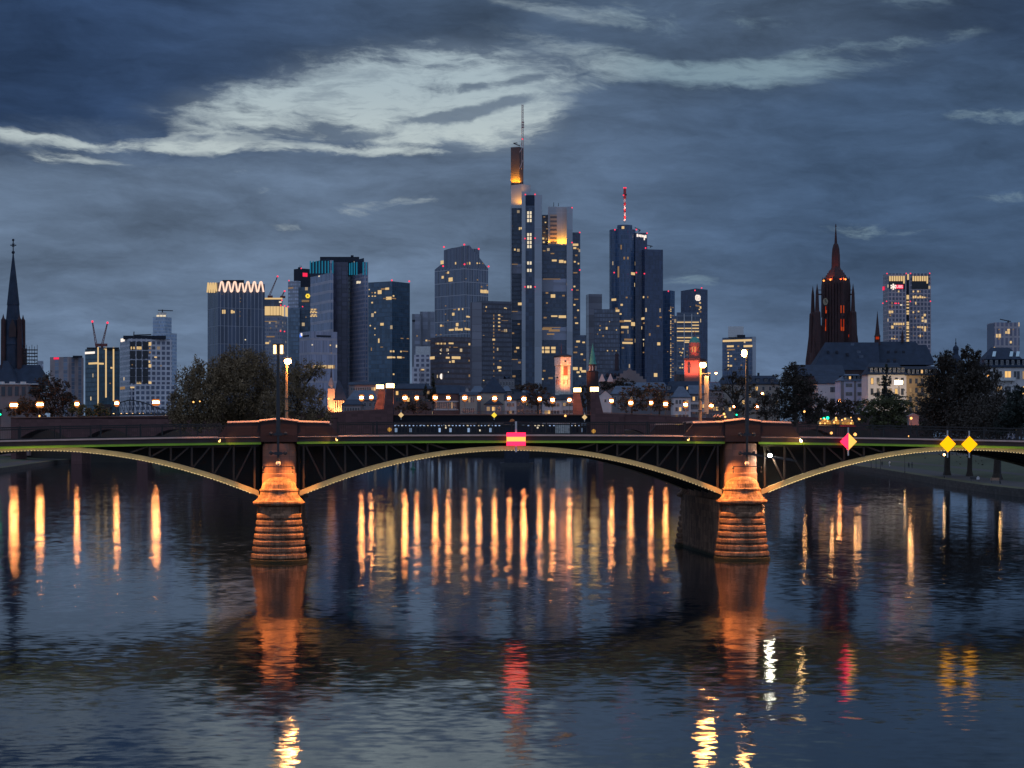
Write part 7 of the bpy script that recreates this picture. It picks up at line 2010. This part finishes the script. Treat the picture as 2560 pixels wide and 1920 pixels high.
def kiosk(label, px0, px1, y0, y1, Y, dome):
    t = thing('kiosk', label, 'kiosk', P((px0 + px1) / 2, y1, Y), 0, 'lit kiosks among the trees')
    w_ = (px1 - px0) / FP * Y; h = (y1 - y0) / FP * Y
    mb = MB()
    if dome: mb.lathe([(w_ / 2, h * .12), (w_ / 2 * .96, h * .45), (w_ / 2 * .75, h * .8), (w_ / 2 * .4, h * .96), (0, h)], (0, w_ / 2), 14)
    else: mb.ext([(-w_ / 2, h * .1), (w_ / 2, h * .1), (w_ / 2, h * .55), (0, h), (-w_ / 2, h * .6)], (1, 0, 0), (0, 0, 1), (0, 1, 0), (0, 0, 0), 3)
    mb.build('canopy', M['kiosk_canvas'], t)
    mb = MB(); mb.box((0, -.2, h * .06), (w_ * 1.06, .4, h * .11)); mb.build('valance', M['red_glow'] if dome else M['bulb_dim'], t)
    rg = random.Random(int(px0))
    for i in range(5):
        mb = MB(); mb.ball((rg.uniform(-w_ / 2, w_ / 2), -.5, rg.uniform(h * .25, h * 1.05)), .16 + .1 * rg.random(), 6); mb.build('light_bulb', M['bulb'], t)
    for i in range(3):
        mb = MB(); mb.box((-w_ / 3 + i * w_ / 3, -.35 if not dome else -.1, h * .32), (w_ * .13, .2, h * .3)); mb.build('lit_panel', M['canvas_glow'], t)
    spot('kiosk_light', t, (0, -2.5, h * .1), (0, .5, h * .7), 420, 120, (1, .5, .15), .3)
M['kiosk_canvas'] = pm('kiosk_canvas', (.30, .22, .10), .8); M['bulb_dim'] = em('warm_strip', (1, .56, .24), .7, False)
x0, y0 = cr7(470, 1150); x1, y1 = cr7(690, 1272); kiosk('long glowing stall with white strip, left of the domed kiosk', x0, x1, y0, y1, 500, False)
x0, y0 = cr7(835, 1130); x1, y1 = cr7(1090, 1282); kiosk('domed glowing kiosk with red valance among the trees', x0, x1, y0, y1, 500, True)
x0, y0 = cr7(700, 1135); x1, y1 = cr7(825, 1270); kiosk('small amber kiosk between the stall and the domed kiosk', x0, x1, y0, y1, 505, False)
for i, (lb, px, py, Y, r, mt) in enumerate((('small warm globe low in the dark tree left of the kiosks', *cr7(214, 1030), 520, .3, 'bulb'), ('small warm globe right of the kiosks', *cr7(1160, 1155), 520, .35, 'bulb'), ('small warm globe among bushes before the tall dark trees', *cr7(2060, 1145), 420, .28, 'bulb'),
     ('warm globe seen low between the dark bushes and the diamond signs', *cr7(2025, 1460), 400, .25, 'bulb'), ('warm globe under the railing left of the half red diamond sign', *cr7(680, 1400), 420, .3, 'bulb'), ('tall warm globe under the railing right of the half red diamond sign', *cr7(1090, 1425), 420, .38, 'bulb'),
     ('glow of a lamp high in the tall dark trees', 2471, 939.5, 480, .35, 'bulb'), ('warm lamp low in the bare tree left of the left kiosk', 1810, 1035, 560, .35, 'bulb'), ('second warm lamp low beside the bare tree', 1813, 1042, 560, .3, 'bulb'),
     ('small lamp left in the willow crown', 483.6, 1005, 600, .28, 'bulb'), ('small lamp right in the willow crown', 499.5, 1003.5, 600, .22, 'bulb'), ('small lamp at the right edge of the willow', 801, 998, 640, .3, 'bulb'), ('small lamp beside the floodlit chapel', 821.5, 997, 700, .42, 'bulb'),
     ('warm lamp under the left approach arch, lowest of four', *CV(0, 900, 8.296)(1425, 1585), 830, .5, 'bulb'), ('warm lamp under the left approach arch, topmost of four', *CV(0, 900, 8.296)(1500, 1515), 830, .45, 'bulb'), ('warm lamp under the left approach arch, third from left', *CV(0, 900, 8.296)(1590, 1558), 830, .5, 'bulb'), ('warm lamp under the left approach arch, rightmost of four', *CV(0, 900, 8.296)(1640, 1537), 830, .42, 'bulb'),
     ('white lamp under the arch at the left end of the willow', 340.5, 1084.5, 830, .5, 'win3'), ('small lamp on the old bridge near the left edge', 98.5, 1040, 790, .4, 'bulb'), ('lamp at the foot of the right pylons', *CV(1300, 860, 7.9)(895, 1418), 778, .45, 'bulb'),
     ('white lamp beneath the old bridge by the left pylons', 857, 1067.5, 830, .4, 'win3'), ('warm niche light at the foot of the left pylons', 974, 1074, 779, .9, 'canvas_glow'), ('warm niche light at the foot of the right pylons', 1484, 1078, 779, .9, 'canvas_glow'))):
    t = thing('small_lamp', lb, 'lamp', P(px, py, Y), 0, 'small lamps along the banks')
    mb = MB(); mb.ball((0, 0, 0), r, 8); mb.build('globe', M[mt], t)
    mb = MB(); mb.bar((0, .1, -3.5), (0, .1, -r), .05); mb.build('pole', M['dark_metal'], t)
    if px > 1780 and mt == 'bulb': pointlight('lamp_light', t, (0, -r - .3, 0), 110, (1, .45, .16), .2)
t = thing('lit_shelter', 'rosy lit shelter behind bushes left of the yellow diamond signs', 'shelter', P(2285, 1064, 430), 0)
mb = MB(); mb.box((0, 1, 1.1), (2.2, 1.6, 2.0)); mb.ext([(-1.4, 2.1), (1.4, 2.1), (0, 2.8)], (1, 0, 0), (0, 0, 1), (0, 1, 0), (0, .1, 0), 2); mb.build('body', M['pink_wall'], t)
spot('shelter_light', t, (0, -2.4, .3), (0, .2, 1.6), 160, 120, (1, .30, .14), .3)
t = thing('lit_shelter', 'rosy lit shelter behind bare branches near the right edge', 'shelter', P(2502, 1075, 430), 0)
mb = MB(); mb.box((0, 1, 1.0), (1.9, 1.6, 2.0)); mb.ext([(-1.2, 2.0), (1.2, 2.0), (0, 2.6)], (1, 0, 0), (0, 0, 1), (0, 1, 0), (0, .1, 0), 2); mb.build('body', M['pink_wall'], t)
spot('shelter_light', t, (0, -2.4, .3), (0, .2, 1.6), 160, 120, (1, .30, .14), .3)

# ================================================================== trees
def leafmat(name, col, var=.24):
    m_, t, b = newmat(name)
    gi = t.add('ShaderNodeNewGeometry')
    g_ = t.add('ShaderNodeTexCoord').outputs['Object']
    k = t.m('MULTIPLY', t.ramp(gi.outputs['Random Per Island'], 0, 1, 1 - var, 1 + var), t.ramp(t.noise(g_, .28, 3, .6), .3, .7, .6, 1.45))
    t.put(b.inputs['Base Color'], t.mul((*col, 1), t.comb(k, k, k)))
    t.put(b.inputs['Roughness'], .75)
    return m_
L = {'willow': leafmat('willow_leaf', (.180, .120, .060)), 'dark': leafmat('dark_leaf', (.035, .026, .018)), 'olive': leafmat('olive_leaf', (.070, .072, .026)), 'rust': leafmat('rust_leaf', (.080, .048, .022)),
     'brown': leafmat('brown_leaf', (.055, .036, .024)), 'conifer': leafmat('conifer_needle', (.018, .026, .020))}
M['bark'] = pm('bark', (.040, .032, .026), .95, 0, .3, 2)
def tree(label, px, ybase, Y, blobs, leaf, n, seed, size=.5, trunk=.45, group='riverside trees', name='tree', twig=0, droop=0.0, fork=.35):
    """blobs: (photo x, photo y, half width px, half height px) lobes of the crown"""
    rg = random.Random(seed)
    base = P(px, ybase, Y); base.z = max(base.z, 1.0)
    t = thing(name, label, 'tree', base, 0, group)
    k = Y / FP
    lobes = []
    for (bx, by, rx, ry) in blobs:
        c = P(bx, by, Y) - base
        c.y += rg.uniform(-.5, .5) * rx * k
        lobes.append((c, rx * k, max(rx, ry) * k * .8, ry * k))
    mb = MB()
    fk = Vector((0, 0, (max(c.z for c, *_ in lobes)) * fork))
    mb.tube([Vector((0, 0, -.5)), fk * .5 + Vector((rg.uniform(-.2, .2), 0, 0)), fk], [trunk * 1.25, trunk, trunk * .85], 8)
    tips = []
    for c, rx, ry, rz_ in lobes:
        m1 = fk.lerp(c, .45) + Vector((rg.uniform(-1, 1), rg.uniform(-1, 1), rg.uniform(0, 1))) * rx * .18
        mb.tube([fk, m1, c], [trunk * .6, trunk * .42, trunk * .2], 6)
        for _ in range(7 + twig):
            a_ = rg.uniform(0, 6.283); s_ = rg.uniform(-.55, .95)
            q = math.sqrt(max(0, 1 - s_ * s_))
            e_ = c + Vector((math.cos(a_) * q * rx, math.sin(a_) * q * ry, s_ * rz_)) * rg.uniform(.7, 1.06)
            st = m1.lerp(c, rg.uniform(.1, 1))
            m2 = st.lerp(e_, .5) + Vector((rg.uniform(-1, 1), rg.uniform(-1, 1), rg.uniform(-.4, 1))) * rx * .12
            mb.tube([st, m2, e_], [trunk * .16, trunk * .10, trunk * .035], 4)
            tips.append((m2, e_))
    tr = mb.build('trunk', M['bark'], t)
    # leaves: loose clumps on and inside the lobes
    V, Fc = [], []
    tot = sum(rx * rz_ for _, rx, _, rz_ in lobes)
    for c, rx, ry, rz_ in lobes:
        m_ = int(n * rx * rz_ / tot)
        ncl = max(10, m_ // 26)
        cl = []
        for _ in range(ncl):
            a_ = rg.uniform(0, 6.283); s_ = rg.uniform(-1, 1); q = math.sqrt(1 - s_ * s_)
            r_ = rg.random() ** .42 * rg.uniform(.82, 1.10)
            cl.append((c + Vector((math.cos(a_) * q * rx, math.sin(a_) * q * ry, s_ * rz_)) * r_, rg.uniform(.10, .26)))
        for _ in range(m_):
            cc, cr_ = rg.choice(cl)
            g3 = Vector((rg.gauss(0, 1), rg.gauss(0, 1), rg.gauss(0, 1))) * cr_ * .55
            p_ = cc + Vector((g3.x * rx, g3.y * ry, g3.z * rz_))
            if droop: p_.z -= abs(rg.gauss(0, droop)) * rz_ * .3
            d1 = Vector((rg.gauss(0, 1), rg.gauss(0, 1), rg.gauss(0, 1) - droop * 2)).normalized()
            d2 = d1.cross(Vector((rg.gauss(0, 1), rg.gauss(0, 1), rg.gauss(0, 1)))).normalized()
            s_ = size * rg.uniform(.5, 1.3)
            i = len(V)
            V += [p_ - d1 * s_, p_ + d2 * s_ * .42, p_ + d1 * s_, p_ - d2 * s_ * .42]
            Fc.append((i, i + 1, i + 2, i + 3))
    me = bpy.data.meshes.new('crown'); me.from_pydata([tuple(v) for v in V], [], Fc); me.materials.append(L[leaf]); me.update()
    link(bpy.data.objects.new('crown', me), t)
    return t
# willows on the island
tree('broad olive brown willow at the left end of the island', 500, 1078, 640, [(500, 930, 26, 44), (545, 935, 30, 40), (470, 965, 42, 55), (520, 985, 55, 60), (480, 1030, 62, 48), (450, 1010, 34, 40)], 'willow', 17000, 1, .42, .55, 'willows on the river island', 'willow_tree', 4, .5)
tree('tall olive brown willow in the middle of the island', 600, 1078, 650, [(590, 900, 50, 40), (560, 930, 50, 50), (640, 915, 55, 48), (600, 970, 80, 60), (560, 1030, 70, 52), (640, 1030, 70, 52), (680, 965, 50, 55)], 'willow', 30000, 2, .42, .75, 'willows on the river island', 'willow_tree', 5, .4)
tree('loose right hand willow of the island with visible limbs', 745, 1075, 630, [(745, 930, 40, 36), (785, 925, 30, 26), (720, 970, 44, 46), (770, 985, 44, 40), (740, 1035, 62, 40), (800, 1035, 36, 34), (690, 1020, 40, 50)], 'willow', 14000, 3, .38, .5, 'willows on the river island', 'willow_tree', 8, .4)
GL = 'dark trees at the left edge'
tree('dark rounded tree right of the church at the left edge', 130, 1050, 815, [(118, 975, 36, 40), (150, 985, 34, 34), (95, 1000, 34, 36), (175, 1000, 26, 30), (130, 1025, 60, 26)], 'dark', 5200, 11, .6, .5, GL)
tree('reddish lit bush below the church at the left edge', 70, 1050, 812, [(70, 1015, 40, 24), (40, 1025, 26, 20), (100, 1025, 24, 18)], 'rust', 3000, 12, .55, .3, GL)
tree('low dark tree group below the glass office with light strips', 235, 1048, 812, [(215, 1030, 30, 18), (250, 1028, 26, 18), (190, 1020, 22, 22)], 'olive', 2400, 13, .5, .35, GL)
GC = 'bare autumn trees behind the old bridge'
tree('thin brown tree behind the row of lamps, left of the right pylons', 1345, 1042, 860, [(1325, 968, 26, 14), (1345, 985, 34, 18), (1368, 1000, 26, 18), (1330, 1005, 24, 18)], 'brown', 1500, 21, .5, .35, GC, 'tree', 10)
tree('thin dark tree between the right pylons', 1462, 1040, 850, [(1455, 972, 16, 18), (1470, 990, 20, 20), (1455, 1010, 18, 18)], 'dark', 900, 22, .5, .3, GC, 'tree', 10)
tree('broad olive tree crown behind the gabled house right of the pylons', 1545, 1040, 950, [(1528, 962, 36, 16), (1555, 960, 28, 18), (1575, 972, 20, 16)], 'dark', 1700, 23, .6, .4, GC)
tree('bronze leaved tree right of the right pylons', 1580, 1040, 840, [(1575, 985, 34, 24), (1605, 980, 30, 22), (1560, 1010, 30, 22), (1600, 1012, 36, 20)], 'rust', 2400, 24, .45, .35, GC, 'tree', 10)
tree('bronze leaved tree before the house with lit dormer', 1648, 1042, 830, [(1632, 975, 30, 18), (1655, 985, 30, 26), (1640, 1010, 34, 22), (1668, 1012, 20, 18)], 'rust', 2400, 25, .45, .35, GC, 'tree', 10)
tree('dark conical conifer left of the colonnade house', 1083, 1040, 880, [(1083, 950, 5, 20), (1082, 975, 9, 22), (1080, 995, 13, 18)], 'conifer', 1400, 26, .5, .25, GC, 'conifer')
tree('slim dark conifer close beside the conical conifer', 1064, 1040, 875, [(1064, 970, 3, 14), (1064, 985, 6, 14)], 'conifer', 500, 27, .4, .2, GC, 'conifer')
tree('low brown trees left of the colonnade house', 1035, 1040, 860, [(1010, 1018, 24, 14), (1040, 1015, 26, 18), (1062, 1018, 18, 14)], 'brown', 1600, 28, .5, .3, GC, 'tree', 6)
tree('brown tree above the row house left of the lit medieval tower', 1318, 1040, 940, [(1300, 968, 24, 10), (1330, 966, 22, 10), (1352, 970, 16, 9)], 'brown', 1200, 29, .5, .3, GC)
GR = 'autumn trees on the right bank'
tree('bare spreading tree left of the right dark lamp post', 1840, 1055, 580, [(1830, 940, 32, 20), (1862, 945, 28, 22), (1805, 970, 30, 26), (1845, 980, 40, 30), (1880, 985, 34, 30), (1810, 1015, 34, 28), (1860, 1025, 44, 24)], 'rust', 2600, 31, .34, .5, GR, 'tree', 14)
tree('smaller bare tree right of the right dark lamp post', 1915, 1058, 560, [(1905, 1000, 24, 24), (1930, 1010, 26, 26), (1910, 1035, 30, 20)], 'brown', 1500, 32, .34, .35, GR, 'tree', 12)
tree('large dark tree left of the lilac house', 1990, 1062, 540, [(1982, 920, 30, 16), (1978, 945, 44, 24), (2005, 960, 44, 32), (1965, 985, 40, 40), (2015, 1000, 50, 40), (1975, 1030, 50, 36), (2030, 1040, 40, 28)], 'dark', 13000, 33, .34, .55, GR, 'tree', 4)
tree('low reddish tree behind the kiosks', 2090, 1062, 545, [(2060, 1015, 30, 20), (2095, 1020, 34, 22), (2125, 1022, 30, 22)], 'brown', 2600, 34, .4, .35, GR, 'tree', 5)
tree('olive green bushy tree right of the kiosks', 2205, 1070, 480, [(2175, 1020, 34, 24), (2215, 1012, 44, 28), (2255, 1022, 40, 30), (2200, 1050, 54, 24), (2260, 1055, 44, 20)], 'olive', 7000, 35, .36, .4, GR, 'tree', 4)
tree('dark layered conifer in front of the white house', 2216, 1020, 620, [(2216, 922, 5, 14), (2215, 944, 14, 10), (2214, 958, 24, 8), (2216, 975, 18, 9), (2216, 988, 34, 9), (2230, 992, 34, 6), (2215, 1005, 30, 8)], 'conifer', 3000, 36, .4, .4, GR, 'conifer', 4)
tree('left one of the tall dark trees at the right', 2370, 1078, 440, [(2368, 885, 16, 20), (2358, 905, 28, 22), (2375, 930, 44, 36), (2345, 965, 46, 40), (2395, 975, 54, 46), (2340, 1020, 52, 44), (2395, 1035, 64, 46)], 'dark', 20000, 37, .29, .6, GR, 'tree', 5)
tree('right one of the tall dark trees at the right', 2440, 1080, 430, [(2418, 885, 16, 20), (2440, 890, 16, 22), (2425, 915, 36, 28), (2450, 950, 40, 40), (2410, 970, 44, 44), (2450, 1015, 56, 50), (2430, 1050, 60, 34)], 'dark', 20000, 38, .29, .6, GR, 'tree', 5)
tree('bare dark tree between the tall dark trees and the white skylight house', 2492, 1082, 410, [(2488, 945, 16, 28), (2500, 985, 24, 30), (2478, 1010, 26, 30), (2515, 1030, 24, 24)], 'dark', 1500, 39, .3, .4, GR, 'tree', 14)
tree('dense dark tree at the right edge', 2548, 1085, 390, [(2552, 975, 18, 18), (2545, 1000, 30, 28), (2530, 1030, 36, 30), (2560, 1040, 40, 44), (2520, 1060, 40, 24)], 'conifer', 6000, 40, .34, .5, GR, 'tree', 4)
for i, (px, Y) in enumerate(((2371, 455), (2431, 440), (2497, 420))):
    pass
# trunks of the tall trees that show below the arch on the lawn
for i, (px, Y, r_) in enumerate(((2368, 450, .7), (2424, 440, .6), (2493, 405, .85))):
    t = thing('tree', 'stout dark trunk on the lawn seen under the right arch, %s of three' % ('leftmost', 'middle', 'rightmost')[i], 'tree', (X(px, Y), Y, 2.4), 0, 'trees on the lawn under the right arch')
    mb = MB(); mb.tube([Vector((0, 0, -.6)), Vector((0, 0, .6)), Vector((.1, 0, 4)), Vector((.2, .1, 9))], [r_ * 1.5, r_, r_ * .85, r_ * .6], 10); mb.build('trunk', M['bark'], t)
    rg = random.Random(90 + i); V = []; Fc = []
    for _ in range(7000):
        p_ = Vector((rg.gauss(0, 3.6), rg.gauss(0, 3.6), 12 + rg.gauss(0, 2.6)))
        d1 = Vector((rg.gauss(0, 1), rg.gauss(0, 1), rg.gauss(0, 1))).normalized() * .3; d2 = d1.cross(Vector((rg.gauss(0, 1), rg.gauss(0, 1), rg.gauss(0, 1)))).normalized() * .14
        k_ = len(V); V += [p_ - d1, p_ + d2, p_ + d1, p_ - d2]; Fc.append((k_, k_ + 1, k_ + 2, k_ + 3))
    me = bpy.data.meshes.new('crown'); me.from_pydata([tuple(v) for v in V], [], Fc); me.materials.append(L['dark']); me.update(); link(bpy.data.objects.new('crown', me), t)
